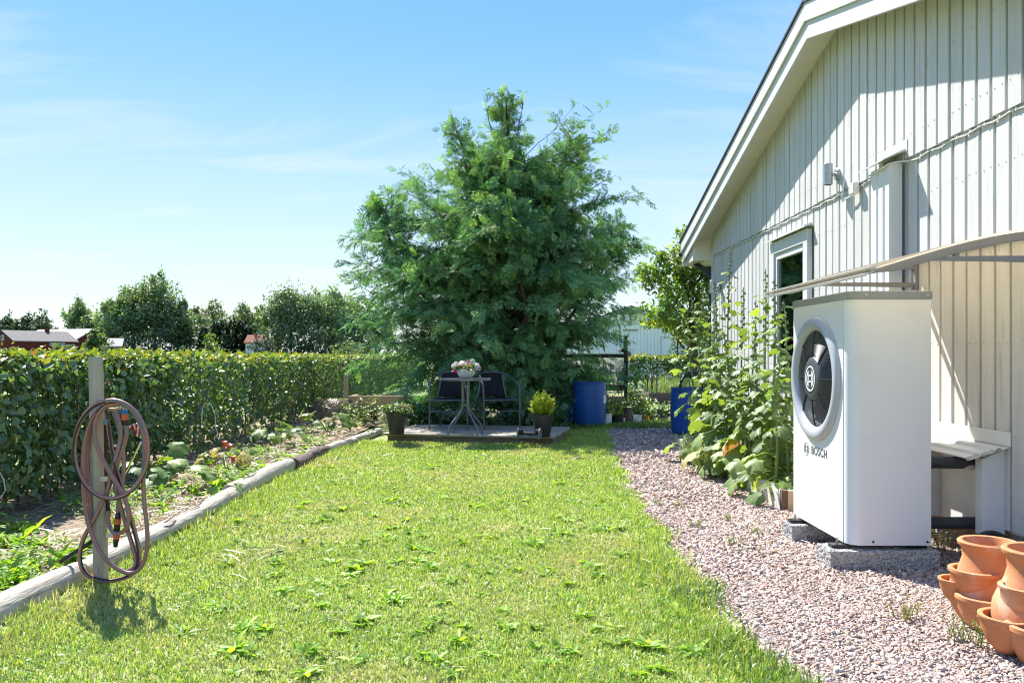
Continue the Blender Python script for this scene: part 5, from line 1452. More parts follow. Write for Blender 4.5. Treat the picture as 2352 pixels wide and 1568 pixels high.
# ================================================================== LOG EDGING
def log(y0, y1, x0, x1, r, mat, label, seed):
    random.seed(seed)
    t = thing('edging_log', ((x0 + x1) / 2, (y0 + y1) / 2, 0), label, 'log', 'logs edging the lawn')
    mb = MB(); n, k = 14, 16
    c = Vector(t.location); v = []
    ph = random.uniform(0, 6)
    for i in range(k + 1):
        u = i / k
        p = Vector((x0 + (x1 - x0) * u + .012 * math.sin(5 * u + ph), y0 + (y1 - y0) * u, r * .62)) - c
        rr = r * (1 + .07 * math.sin(9 * u + ph) + random.gauss(0, .015))
        if i in (0, k): rr *= .93
        for j in range(n):
            a = 2 * math.pi * j / n
            q = rr * (1 + .05 * math.sin(3 * a + ph + u * 3) + random.gauss(0, .008))
            v.append(p + Vector((q * math.cos(a), random.gauss(0, .004) if i in (0, k) else 0, q * math.sin(a))))
    f = [(i * n + j, i * n + (j + 1) % n, (i + 1) * n + (j + 1) % n, (i + 1) * n + j) for i in range(k) for j in range(n)]
    mb.add(v, f); mb.build('trunk', mat, t, smooth=50)
    for i, s in ((0, -1), (k, 1)):
        m2 = MB(); m2.add(v[i * n:(i + 1) * n], [tuple(range(n))[::-s]])
        o = m2.build('cut_end', M['end_grain'] if mat is M['log_dark'] else M['log'], t); o.location = (0, s * .001, 0)
    for i in range(5):                                         # drying cracks as thin dark slivers
        a = random.uniform(.6, 2.4); u = random.uniform(.1, .7); L = random.uniform(.2, .5)
        pts = []
        for w in np.linspace(0, 1, 8):
            uu = min(.98, u + w * L / abs(y1 - y0))
            aa = a + .12 * math.sin(6 * w + i)
            pts.append(Vector((x0 + (x1 - x0) * uu + r * 1.03 * math.cos(aa) + .012 * math.sin(5 * uu + ph), y0 + (y1 - y0) * uu, r * .62 + r * 1.03 * math.sin(aa))) - c)
        MB().tube(pts, [.0012] + [.0032] * 6 + [.0012], 5).build('crack', M['end_grain'], t)
log(1.9, 4.10, -2.24, -2.20, .066, M['log'], 'bleached log nearest the camera in the lawn edging', 1)
log(4.13, 6.50, -2.20, -2.21, .063, M['log'], 'bleached log edging the lawn just behind the hose post', 2)
log(6.45, 8.15, -2.26, -2.24, .074, M['log'], 'bleached log with split end, middle of the lawn edging', 3)
log(8.18, 9.42, -2.22, -2.16, .068, M['log_dark'], 'dark bark covered log in the lawn edging', 4)
log(9.40, 10.45, -2.16, -2.06, .064, M['log'], 'pale log past the dark bark log', 5)
log(10.48, 11.7, -2.06, -1.92, .062, M['log'], 'pale log nearest the wooden deck', 6)

# ================================================================== HOSE POST
PB = ground_at(232, 1345); PBx, PBy = PB.x, PB.y
ptop = at(219, 819, PBy)
post = thing('hose_post', (PBx, PBy, 0), 'slightly leaning round weathered wooden post holding the garden hose', 'post')
lean = ptop.x - PBx
mb = MB()
mb.tube([(lean * t + .002 * math.sin(9 * t), 0, -.05 + (ptop.z + .05) * t) for t in np.linspace(0, 1, 14)], [.0345 + .0008 * math.sin(5 * k) for k in range(13)] + [.032], 18)
mb.build('pole', M['timber'], post, smooth=40)
strap = MB().box(-.005, .05, -.004, 0, -.012, .012).mesh('strap', M['galv'])
for px, py in ((232, 1099), (247, 1228)):
    p = at(px, py, PBy - .037)
    o = link('strap', strap, post, (p.x - PBx, -.037, p.z))
# riser pipe, tap and couplings
def cpx(c, Y):
    """a pixel of the enlarged post detail"""
    return at((200 + .4145 * c[0]) * .7259, (1230 + .4145 * c[1]) * .7259, Y)
def smooth_path(pts, n=8):
    out = []; k = len(pts)
    for i in range(k - 1):
        p0, p1, p2, p3 = [Vector(pts[max(0, min(k - 1, j))]) for j in (i - 1, i, i + 1, i + 2)]
        for t in np.linspace(0, 1, n, endpoint=False):
            out.append(.5 * ((2 * p1) + (p2 - p0) * t + (2 * p0 - 5 * p1 + 4 * p2 - p3) * t * t + (3 * p1 - p0 - 3 * p2 + p3) * t ** 3))
    out.append(Vector(pts[-1])); return out
tapo = cpx((405, 145), PBy - .03)
tap = thing('garden_tap', tapo, 'brass garden tap with blue and orange hose coupling on the wooden post', 'tap')
def tpt(c, dy=0.0): return cpx(c, PBy - .03 + dy) - Vector(tapo)
MB().tube([tpt((345, 158)), tpt((400, 158)), tpt((450, 148))], [.009, .011, .011], 10).build('body', M['brass'], tap, smooth=40)
MB().beam(tpt((375, 110)), tpt((425, 112)), .012, .006).build('lever', M['brass'], tap)
MB().tube([tpt((445, 135)), tpt((465, 150)), tpt((465, 165))], .009, 10).build('spout', M['galv'], tap, smooth=40)
MB().tube([tpt((465, 158)), tpt((465, 192))], .0175, 14).build('cap', M['tap_blue'], tap, smooth=40)
MB().tube([tpt((465, 192)), tpt((470, 238))], [.017, .019], 14).build('coupling', M['orange'], tap, smooth=40)
MB().tube([tpt((471, 238)), tpt((475, 276))], [.018, .015], 14).build('collar', M['black_plastic'], tap, smooth=40)
MB().box(-.010, .012, -.016, .0, -.014, .014).build('clamp', surf('teal_clamp', (.09, .16, .18), rough=.4), tap, loc=tpt((333, 250), -.02))
riser = MB(); riser.tube(smooth_path([cpx(c, PBy + .01) for c in ((330, 250), (325, 450), (322, 700), (335, 850), (345, 960), (310, 1060), (220, 1160), (100, 1240), (-20, 1320))]), .011, 8)
tag(riser.build('water_pipe', M['hose_black'], smooth=60), 'black water pipe running up the wooden post from the straw bed', 'pipe')

mats = [0, 0, 1, 0, 0, 1, 2, 2, 0, 1, 0, 0]
hm = [M['hose_grey'], M['hose_red'], M['hose_black']]
hose = thing('garden_hose', (PBx + .05, PBy - .07, .05), 'red and grey striped garden hose hanging in loops on the wooden post', 'hose')
def hose_loop(pts, dy, closed=False):
    w = smooth_path([cpx(p, PBy - .045 + (dy[i] if hasattr(dy, '__len__') else dy)) for i, p in enumerate(pts)])
    mb = MB(); mb.tube([p - Vector(hose.location) for p in w], .0105, 12, mats=mats, twist=.02)
    return mb.build('loop', hm, hose, smooth=60)
ell = [(367 + 283 * math.cos(a), 460 + 374 * math.sin(a)) for a in np.linspace(-1.75, 4.6, 22)]
hose_loop(ell, -.045)
hose_loop([(400, 118), (300, 150), (215, 240), (165, 400), (150, 560), (158, 800), (185, 1000), (240, 1160), (320, 1290), (420, 1375), (520, 1405), (600, 1350), (640, 1220), (640, 1060), (618, 850), (612, 650), (622, 480), (600, 300), (530, 170), (440, 112)], -.02)
hose_loop([(420, 110), (330, 125), (265, 200), (240, 300), (258, 430), (330, 590), (420, 740), (480, 860), (500, 980), (480, 1060), (420, 1105), (370, 1080), (345, 1010), (338, 930)], [-.03] * 9 + [-.02, -.01, 0, .02, .03])
hose_loop([(400, 165), (425, 240), (440, 330), (420, 450), (375, 600), (330, 790), (230, 1000), (160, 1130), (128, 1250), (140, 1360), (200, 1430), (320, 1465), (440, 1450), (530, 1410), (578, 1345), (575, 1210), (520, 1000), (440, 720), (385, 540), (355, 350), (330, 180)], -.004)
hose_loop([(380, 165), (415, 260), (445, 400), (462, 540), (455, 700), (430, 820), (418, 950)], .012)
hose_loop([(480, 280), (480, 360), (450, 470), (405, 600), (395, 720), (430, 870), (480, 1040), (530, 1200), (555, 1300), (540, 1360), (470, 1400)], .006)
hose_loop([(310, 130), (230, 230), (190, 400), (180, 560), (190, 720), (200, 850), (215, 1000)], .008)
noz = thing('hose_nozzle', cpx((405, 1080), PBy - .035), 'orange and black spray nozzle hanging at the hose end', 'nozzle')
def npt(c): return cpx(c, PBy - .035) - Vector(noz.location)
MB().tube([npt((420, 940)), npt((417, 985))], [.011, .015], 12).build('collar', M['black_plastic'], noz, smooth=40)
MB().tube([npt((417, 988)), npt((414, 1030))], [.0175, .0165], 12).build('coupling', M['orange'], noz, smooth=40)
MB().tube([npt((414, 1032)), npt((408, 1112))], [.015, .014], 12).build('barrel', M['black_plastic'], noz, smooth=40)
MB().tube([npt((408, 1114)), npt((405, 1145))], [.0155, .014], 12).build('grip', M['orange'], noz, smooth=40)
MB().tube([npt((405, 1147)), npt((398, 1205))], [.014, .010], 12).build('tip', M['black_plastic'], noz, smooth=40)

def golf_club(head, shaft, label, face, txt=None):
    h0 = cpx(head, PBy + .03)
    t = thing('golf_club', h0, label, 'golf club')
    P_ = lambda c, dy=0: cpx(c, PBy + .03 + dy) - h0
    MB().tube([P_(shaft[0]), P_(shaft[1], .06)], .0055, 8).build('shaft', M['chrome'], t, smooth=40)
    v = [P_(c) for c in face]
    MB().prism(v, (0, .012, 0)).build('head', M['chrome'], t, bevel=.002)
    if txt:
        lettering(txt, .016, M['letter_grey'], t, P_((545, 322)) + Vector((0, -.0015, 0)), (R(90), R(25), 0), bold=.0004)
golf_club((420, 455), ((455, 500), (350, 830)), 'golf iron with small bright head hanging among the hose loops',
          [(375, 428), (420, 424), (450, 450), (462, 478), (460, 500), (440, 488), (405, 450)])
golf_club((545, 320), ((594, 405), (470, 650)), 'golf iron with pale flat head behind the hose loops',
          [(498, 285), (520, 268), (560, 262), (585, 300), (596, 345), (590, 378), (555, 360), (510, 315)], 'IMPACT')

# ================================================================== DECK AND BISTRO SET
deck = thing('wooden_deck', DECK_A, 'low platform of weathered grey boards carrying the bistro table', 'deck', rz=DECK_ANG)
nb = 10; bw = DD / nb
for i in range(nb):
    L = random.uniform(-.008, .008)
    MB().box(L, DW + L, i * bw + .004, (i + 1) * bw - .004, DZ - .028, DZ + random.uniform(-.002, .002)).build('board', M['deck'], deck, bevel=.003)
MB().box(.06, DW - .06, .05, .095, -.03, DZ - .0285).build('beam', M['deck_beam'], deck)
MB().box(.06, DW - .06, DD - .1, DD - .055, -.03, DZ - .0285).build('beam', M['deck_beam'], deck)
for xx in (.03, DW / 2, DW - .075):
    MB().box(xx, xx + .045, .096, DD - .101, -.03, DZ - .0288).build('joist', M['deck_beam'], deck)
def on_deck(px, py):
    g = ground_at(px, py, DZ); return g
# table
tb = on_deck(1069, 997)
table = thing('bistro_table', tb, 'small round grey bistro table with curved tube legs on the deck', 'table')
MB().lathe([(0, .722), (.318, .722), (.318, .716)], 48).build('top', M['table_glass'], table, smooth=30)
MB().lathe([(.312, .700), (.330, .700), (.333, .704), (.333, .724), (.330, .728), (.318, .728), (.316, .722)], 48).build('rim', M['alu'], table, smooth=30)
for i in range(4):
    a = R(45 + 90 * i) - .12
    d = Vector((math.cos(a), math.sin(a), 0))
    p = [d * .055 + Vector((0, 0, .70)), d * .05 + Vector((0, 0, .60)), d * .045 + Vector((0, 0, .40)), d * .055 + Vector((0, 0, .34)), d * .12 + Vector((0, 0, .25)), d * .22 + Vector((0, 0, .145)), d * .258 + Vector((0, 0, .09)), d * .265 + Vector((0, 0, .0))]
    MB().tube(smooth_path(p, 5), .0125, 10).build('leg', M['alu'], table, smooth=60)
for z in (.62, .385):
    MB().lathe([(.03, z - .009), (.062, z - .009), (.062, z + .009), (.03, z + .009), (.03, z - .009)], 24).build('collar', M['alu'], table, smooth=30)
MB().box(-.2, .2, -.012, .012, .69, .70).box(-.012, .012, -.2, -.0125, .69, .70).box(-.012, .012, .0125, .2, .69, .70).build('top_support', M['alu'], table)

def chair(px, py, rz, label):
    t = thing('bistro_chair', on_deck(px, py), label, 'chair', 'black bistro chairs on the deck', rz)
    # local: faces -Y, front feet at y=0, back at y=+.5
    W2 = .262
    loop = [(-W2, 0, 0), (-W2, .005, .35), (-W2 - .004, .02, .56), (-W2 + .003, .07, .635), (-W2 + .02, .20, .69), (-W2 + .06, .36, .745), (-.12, .475, .775), (0, .495, .782),
            (.12, .475, .775), (W2 - .06, .36, .745), (W2 - .02, .20, .69), (W2 - .003, .07, .635), (W2 + .004, .02, .56), (W2, .005, .35), (W2, 0, 0)]
    MB().tube(smooth_path(loop, 6), .0125, 10).build('arm_frame', M['tube'], t, smooth=60)
    for s in (-1, 1):
        MB().tube(smooth_path([(s * .20, .60, 0), (s * .205, .53, .2), (s * .21, .46, .38), (s * .212, .44, .42), (s * .18, .452, .6), (s * .165, .47, .765)], 5), .0115, 9).build('rear_leg', M['tube'], t, smooth=60)
        MB().tube([(s * W2, .02, .255), (s * .207, .50, .255)], .008, 8).build('side_rail', M['tube'], t, smooth=60)
    MB().tube([(-W2, .012, .252), (W2, .012, .252)], .009, 8).build('stretcher', M['tube'], t, smooth=60)
    MB().tube([(-W2 + .005, .02, .405), (W2 - .005, .02, .405)], .012, 9).build('seat_rail', M['tube'], t, smooth=60)
    # seat and back woven from flat strands
    mb = MB()
    n, m_ = 14, 10; v = []
    for i in range(n + 1):
        for j in range(m_ + 1):
            u, w = i / n, j / m_
            v.append((-.235 + .47 * u, .02 + .43 * w, .415 - .018 * math.sin(math.pi * u) * math.sin(math.pi * w)))
    mb.add(v, [(i * (m_ + 1) + j, (i + 1) * (m_ + 1) + j, (i + 1) * (m_ + 1) + j + 1, i * (m_ + 1) + j + 1) for i in range(n) for j in range(m_)])
    o = mb.build('seat', M['wicker'], t, smooth=60); sm = o.modifiers.new('thick', 'SOLIDIFY'); sm.thickness = .012
    mb = MB(); v = []
    for i in range(n + 1):
        for j in range(m_ + 1):
            u, w = i / n, j / m_
            half = .205 - .02 * w
            v.append((-half + 2 * half * u, .435 + .045 * w + .035 * math.sin(math.pi * u), .43 + .335 * w + .012 * math.sin(math.pi * u) * w))
    mb.add(v, [(i * (m_ + 1) + j, (i + 1) * (m_ + 1) + j, (i + 1) * (m_ + 1) + j + 1, i * (m_ + 1) + j + 1) for i in range(n) for j in range(m_)])
    o = mb.build('backrest', M['wicker'], t, smooth=60); sm = o.modifiers.new('thick', 'SOLIDIFY'); sm.thickness = .012
    # ribs of the weave
    rb = MB()
    for i in range(1, 24):
        u = i / 24; half = .20
        rb.tube([(-half + 2 * half * u, .430 + .045 * w + .035 * math.sin(math.pi * u) - .006, .43 + .33 * w) for w in (0, .33, .66, 1)], .0034, 5, caps=False)
    rb.build('weave', M['wicker'], t, smooth=60)
    return t
chair(1030, 987, R(-3), 'black wicker bistro chair with tube arms, left of the table')
chair(1153, 986, R(20), 'black wicker bistro chair with tube arms, right of the table')

# bowl of petunias on the table
TT = tb.z + .7225
bowl = thing('flower_bowl', (tb.x + .01, tb.y, TT), 'cream plastic bowl of white and pink petunias on the bistro table', 'flower bowl')
MB().lathe([(0, 0), (.055, 0), (.075, .012), (.105, .045), (.126, .09), (.133, .122), (.130, .125), (.126, .122), (.118, .088), (.0, .085)], 40).build('bowl', M['bowl'], bowl, smooth=50)
n = 420
a = rng.uniform(0, 6.283, n); r = .15 * np.sqrt(rng.random(n))
pos = np.stack([r * np.cos(a), r * np.sin(a), .10 + .06 * rng.random(n) - .3 * np.clip(r - .11, 0, 1)], -1)
v, f = scatter(*T8b, pos, frames(np.stack([np.cos(a), np.sin(a), rng.normal(.5, .5, n)], -1), rdir(n) + [0, 0, 1.2]), rng.uniform(.03, .055, n))
tag(link('leaves', npmesh('leaves', v, f, M['leaf'], per_vert(pick([(.13, .21, .04), (.17, .24, .05), (.22, .20, .06)], n), 8)), bowl), kind='stuff')
def petunia(col, throat):
    V = [(0, 0, -.012)]; F = []; C = [throat]; n = 20
    for k, (rr, zz) in enumerate(((.010, .0), (.030, .010))):
        for j in range(n):
            aa = 2 * math.pi * j / n; w = 1 + .10 * math.cos(5 * aa) * k
            V.append((rr * w * math.cos(aa), rr * w * math.sin(aa), zz + .003 * math.sin(10 * aa) * k)); C.append(throat if k == 0 else col)
    for j in range(n):
        j2 = (j + 1) % n; F += [(0, 1 + j, 1 + j2), (1 + j, 1 + n + j, 1 + n + j2), (1 + j, 1 + n + j2, 1 + j2)]
    return npmesh('flower', np.array(V), np.array(F), M['petal'], np.array(C))
pet = [petunia((.80, .78, .80), (.6, .6, .35)), petunia((.80, .78, .80), (.75, .35, .45)), petunia((.60, .03, .25), (.3, .02, .1)), petunia((.74, .34, .33), (.55, .2, .15))]
for (dx, dz, k) in ((-.155, .155, 0), (-.13, .19, 0), (-.15, .09, 2), (-.06, .195, 0), (-.03, .20, 1), (0.02, .215, 3), (0.05, .175, 3), (-.085, .165, 1), (.085, .22, 0), (.12, .17, 0), (.14, .14, 0), (.16, .13, 0), (.155, .17, 0), (.175, .12, 2), (-.01, .17, 0), (.03, .14, 1)):
    o = link('flower', pet[k], bowl, (dx, random.uniform(-.10, -.02), dz))
    o.rotation_euler = (R(random.uniform(35, 85)), R(random.uniform(-30, 30)), random.uniform(-.6, .6)); s = random.uniform(.9, 1.25); o.scale = (s, s, s)

def bucket(name, loc, r0, r1, h, mat, label, cat='flower pot', soil=True, group=None):
    t = thing(name, loc, label, cat, group)
    MB().lathe([(0, 0), (r0, 0), (r0 + .003, .004), (r1 - .004, h - .02), (r1, h - .018), (r1 + .002, h), (r1 - .005, h), (r1 - .009, h - .03), (0, h - .03)], 36).build('pot', mat, t, smooth=40)
    if soil: MB().lathe([(0, h - .026), (r1 - .011, h - .026)], 24).build('soil', M['soil'], t)
    return t
p1 = bucket('flower_pot', on_deck(911, 996.5), .092, .142, .292, M['pot_black'], 'tall black pot with trailing flowers on the left deck corner')
n = 520; a = rng.uniform(0, 6.283, n); r = .19 * np.sqrt(rng.random(n))
pos = np.stack([r * np.cos(a), r * np.sin(a), .285 + .10 * rng.random(n) - .5 * np.clip(r - .13, 0, 1)], -1)
v, f = scatter(*T8b, pos, frames(np.stack([np.cos(a), np.sin(a), rng.normal(.3, .5, n)], -1), rdir(n) + [0, 0, 1.2]), rng.uniform(.03, .06, n))
tag(link('foliage', npmesh('foliage', v, f, M['leaf'], per_vert(pick([(.13, .22, .04), (.18, .26, .05), (.09, .16, .035)], n), 8)), p1), kind='stuff')
for dx, dz in ((.12, .37), (.135, .355), (.10, .36), (.16, .34)):
    o = link('flower', pet[3], p1, (dx, -.05, dz)); o.rotation_euler = (R(60), 0, 0); o.scale = (.7, .7, .7)
p2 = bucket('flower_pot', on_deck(1246, 1002), .092, .140, .28, M['pot_black'], 'tall black pot with bright lime green bushy plant on the right deck corner')
sd = [(.085 * math.sqrt((i + .5) / 54) * math.cos(2.4 * i), .085 * math.sqrt((i + .5) / 54) * math.sin(2.4 * i)) for i in range(54)]
pos, ax, nr, ss, cc = [], [], [], [], []
for (sx, sy) in sd:
    tip = Vector((sx * 2.1, sy * 2.1, .53 + random.uniform(-.06, .07) - 22 * (sx * sx + sy * sy)))
    base = Vector((sx, sy, .25))
    MB().tube([base, base.lerp(tip, .5), tip], [.004, .0035, .002], 5).build('stem', M['stem_green'], p2)
    for k in range(22):
        t_ = .25 + .75 * k / 22; p = base.lerp(tip, t_); aa = k * 2.4
        pos.append(p); ax.append((math.cos(aa), math.sin(aa), .35 + .9 * t_)); nr.append((-.5 * math.cos(aa), -.5 * math.sin(aa), 1)); ss.append(random.uniform(.038, .062) * (1.15 - .35 * t_)); cc.append((.44 + .12 * t_, .56 + .06 * t_, .05))
v, f = scatter(*leaf8(.50, .08, .05), np.array(pos), frames(np.array(ax), np.array(nr)), np.array(ss))
tag(link('foliage', npmesh('foliage', v, f, M['leaf'], per_vert(np.array(cc) * rng.uniform(.75, 1.1, (len(cc), 1)), 8)), p2), kind='stuff')
# boot scraper with brushes
bs = thing('boot_scraper', on_deck(1216, 1006), 'grey boot scraper with black brushes standing on the deck edge', 'boot scraper', rz=R(-14))
for s in (-1, 1):
    pr = [(s * .135 - .009, .075 * math.cos(a), .062 + .066 * math.sin(a)) for a in np.linspace(0, math.pi, 12)]
    pr = [(s * .135 - .009, .075, 0)] + pr + [(s * .135 - .009, -.075, 0)]
    MB().prism(pr, (.018, 0, 0)).build('side_plate', M['scraper'], bs, bevel=.003)
    MB().tube([(s * .105 - .018, -.02, .075), (s * .105 + .018, -.02, .075)], .042, 16).build('brush', M['brush'], bs, smooth=30)
MB().box(-.125, .125, -.07, .07, .005, .045).build('base', M['scraper'], bs, bevel=.003)
MB().box(-.085, .085, -.06, .06, .046, .072).build('brush', M['brush'], bs, bevel=.006)

# ================================================================== TERRACOTTA PLANTERS AND HOSES BY THE WALL
def planter(loc, s, rz, label, pockets, h=.33):
    t = thing('strawberry_planter', loc, label, 'planter', 'terracotta planters by the wall', rz)
    # body is open at the top, flat at the back like the ones in the picture
    flat = lambda a, z: 1.0
    prof = [(0, 0), (.088, 0), (.105, .012), (.135, .06), (.146, .11), (.140, .16), (.122, .20), (.104, .235), (.094, .27), (.098, .305), (.112, .318), (.114, .331), (.108, .337), (.094, .335), (.086, .315), (.080, .27), (.0, .262)]
    prof = [(r_ * s, z * s * h / .33) for r_, z in prof]
    MB().lathe(prof, 44).build('body', M['terracotta'], t, smooth=50)
    MB().lathe([(0, .266 * s), (.081 * s, .266 * s)], 24).build('soil', M['soil'], t)
    for (az, zc, R_, out) in pockets:
        az = R(az); c = Vector((math.cos(az) * out * s, math.sin(az) * out * s, zc * s)); d = Vector((math.cos(az), math.sin(az), 0))
        pk = thing('pocket', c, None, None); pk.parent = t; pk.rotation_euler = (0, 0, az)
        r_ = R_ * s
        cup = [(0.0, -r_ * 1.55), (r_ * .35, -r_ * 1.45), (r_ * .70, -r_ * 1.05), (r_ * .95, -r_ * .45), (r_ * .98, -.006), (r_ * 1.06, 0), (r_ * 1.06, r_ * .14), (r_ * .98, r_ * .18), (r_ * .86, r_ * .14), (r_ * .82, -r_ * .25), (0, -r_ * .28)]
        o = MB().lathe(cup, 28, wob=lambda a, z: 1.0).build('cup', M['terracotta'], pk, smooth=50); o.scale = (1.0, 1.12, 1.0)
        MB().lathe([(0, -r_ * .22), (r_ * .83, -r_ * .22)], 20).build('soil', M['soil'], pk)
    return t
planter(tuple(ground_at(2270, 1430)), 1.05, 0, 'tall terracotta strawberry planter standing nearer the heat pump',
        [(200, .215, .086, .075), (165, .165, .058, .125), (235, .120, .094, .100), (290, .105, .078, .115), (10, .12, .06, .11)])
planter(tuple(ground_at(2385, 1500)), 1.10, 0, 'terracotta strawberry planter at the right picture edge, nearest the camera',
        [(215, .235, .080, .075), (250, .115, .105, .115), (185, .125, .080, .12), (330, .15, .08, .11)], .36)
mb = MB(); mb.tube(smooth_path([(2.38, 4.26, .02), (2.42, 4.25, .17), (2.50, 4.22, .225), (2.58, 4.18, .17), (2.63, 4.15, .0)]), .013, 9)
tag(mb.build('black_hose', M['hose_black'], smooth=60), 'black hose loop by the wall behind the planters, farther from the camera', 'hose', 'hoses by the wall')
mb = MB(); mb.tube(smooth_path([(2.42, 4.12, .02), (2.46, 4.11, .16), (2.54, 4.08, .205), (2.61, 4.03, .14), (2.65, 4.0, .0)]), .013, 9)
tag(mb.build('black_hose', M['hose_black'], smooth=60), 'black hose loop by the wall behind the planters, nearer the camera', 'hose', 'hoses by the wall')
# weeds round the planters and dry tufts by the block
def wisp(px, py, n, h, label, cols, seed, spread=.09):
    g = ground_at(px, py); random.seed(seed)
    mb = MB(); pos, ax, ss = [], [], []
    t = thing('small_weed', (g.x, g.y, .005), label, 'weed')
    for i in range(n):
        a = random.uniform(0, 6.28); l = h * random.uniform(.5, 1.1); o = Vector((random.gauss(0, spread * .4), random.gauss(0, spread * .4), 0))
        tip = o + Vector((math.cos(a) * l * .5, math.sin(a) * l * .5, l))
        mb.tube([o, o.lerp(tip, .5) + Vector((0, 0, .01)), tip], [.0016, .0014, .0008], 4, caps=False)
        for k in range(9):
            p = o.lerp(tip, random.uniform(.2, 1)); pos.append(p); ax.append((random.gauss(0, 1), random.gauss(0, 1), random.gauss(.3, .4))); ss.append(random.uniform(.008, .02))
    mb.build('stems', M['stem_green'], t)
    v, f = scatter(*T8b, np.array(pos), frames(np.array(ax), rdir(len(ax)) + [0, 0, 1.5]), np.array(ss))
    tag(link('leaves', npmesh('leaves', v, f, M['leaf'], per_vert(pick(cols, len(ax)), 8)), t), kind='stuff')
wisp(2215, 1475, 22, .12, 'small leafy weed at the foot of the terracotta planters', [(.14, .22, .05), (.20, .26, .06)], 5)
wisp(2330, 1440, 18, .14, 'thin weed growing out of the nearest planter pocket', [(.16, .22, .07), (.22, .26, .09)], 6)
wisp(2085, 1420, 20, .08, 'wispy yellow weed in the gravel before the planters', [(.30, .28, .10), (.36, .30, .12)], 7)
wisp(1805, 1215, 10, .08, 'orange dry weed beside the far concrete block', [(.45, .10, .03), (.40, .14, .04)], 8, .05)
wisp(1872, 1228, 10, .10, 'small green seedling beside the concrete block', [(.25, .30, .05), (.32, .32, .05)], 9, .03)
wisp(2160, 1255, 30, .11, 'dry brown grass tuft behind the heat pump block', [(.30, .24, .14), (.22, .17, .10)], 10)
for i, (px, py) in enumerate(((1510, 1160), (1670, 1195), (1600, 1210), (1735, 1225), (1680, 1250), (1560, 1165))):
    wisp(px, py, 9, .04, ['tiny green tuft in the gravel near the lawn edge', 'tiny tuft in the middle of the gravel path', 'pale tuft in the gravel path', 'tuft in the gravel near the raised bed', 'dark tuft in the gravel path centre', 'small tuft in the gravel opposite the raised bed'][i], [(.18, .26, .05), (.30, .28, .10)], 20 + i, .05)

# ================================================================== RAISED BED WITH HOLLYHOCKS
bed = thing('raised_bed', (2.34, 7.6, 0), 'white painted plank bed full of hollyhocks along the house wall', 'raised bed')
def bpart(mb, name, mat, **k):
    o = mb.build(name, mat, bed, **k); o.location = (-2.34, -7.6, 0); return o
for ya, yb in ((6.045, 7.26), (7.264, 8.46), (8.464, 9.7)):
    bpart(MB().box(2.0, 2.045, ya, yb, -.02, .148 + random.uniform(-.004, .004)), 'plank', M['bed_board'], bevel=.003)
bpart(MB().box(2.0, 2.045, 6.0, 6.0445, -.02, .147), 'end_cut', M['end_grain'])
bpart(MB().box(2.0455, 2.66, 6.0, 6.045, -.02, .145), 'plank', M['pine'], bevel=.003)
mb = MB(); xs = np.linspace(2.046, 2.70, 9); ys = np.linspace(6.046, 9.7, 40)
V = [(x, y, .085 + .02 * float(vnoise(x, y, 7, 3))) for x in xs for y in ys]
mb.add(V, [(i * 40 + j, (i + 1) * 40 + j, (i + 1) * 40 + j + 1, i * 40 + j + 1) for i in range(8) for j in range(39)])
bpart(mb, 'soil', M['soil'], smooth=60)

def pal_mesh(seed, col, mat, **k):
    T, F = palmate(seed=seed, **k)
    c = np.repeat(np.array([col]), len(T), 0)
    return npmesh('leaf', T, F, mat, c, smooth=True)
M['big_leaf'] = leafmat('big_leaf', transl=.45, gloss=.03, grough=.5, tcol=(1.45, 1.35, .4), vary=.22)
M['sick_leaf'] = leafmat('sick_leaf', transl=.4, gloss=.03, grough=.6, tcol=(1.2, 1.05, .5), vary=.25, blotch=((.42, .30, .12), 3.0))
HL = [pal_mesh(50 + i, c, M['big_leaf'], depth=.25, cup=.16 + .06 * i) for i, c in enumerate([(.15, .235, .075), (.18, .27, .085), (.125, .205, .07), (.21, .30, .08)])]
HY = [pal_mesh(60 + i, c, M['sick_leaf'], depth=.22, cup=.30 + .12 * i, crinkle=.08) for i, c in enumerate([(.36, .34, .08), (.42, .38, .14)])]
HB = [pal_mesh(70 + i, c, M['sick_leaf'], depth=.2, cup=.65, crinkle=.13) for i, c in enumerate([(.38, .21, .10), (.30, .17, .08)])]
petiole = MB().tube([(0, 0, 0), (.5, 0, .06), (1, 0, 0)], [.012, .010, .009], 5, caps=False).mesh('petiole', M['stem_green'], smooth=60)
def put_leaf(parent, pos, axis, nrm, size, me, name='leaf'):
    m3 = Matrix(frames(np.array([axis], float), np.array([nrm], float))[0].tolist()).to_4x4()
    o = link(name, me, parent)
    o.matrix_local = Matrix.Translation(pos) @ m3 @ Matrix.Scale(size, 4)
    return o
bud = MB().lathe([(0, -.010), (.007, -.006), (.009, .0), (.006, .008), (0, .012)], 8).mesh('bud', M['stem_green'], smooth=60)
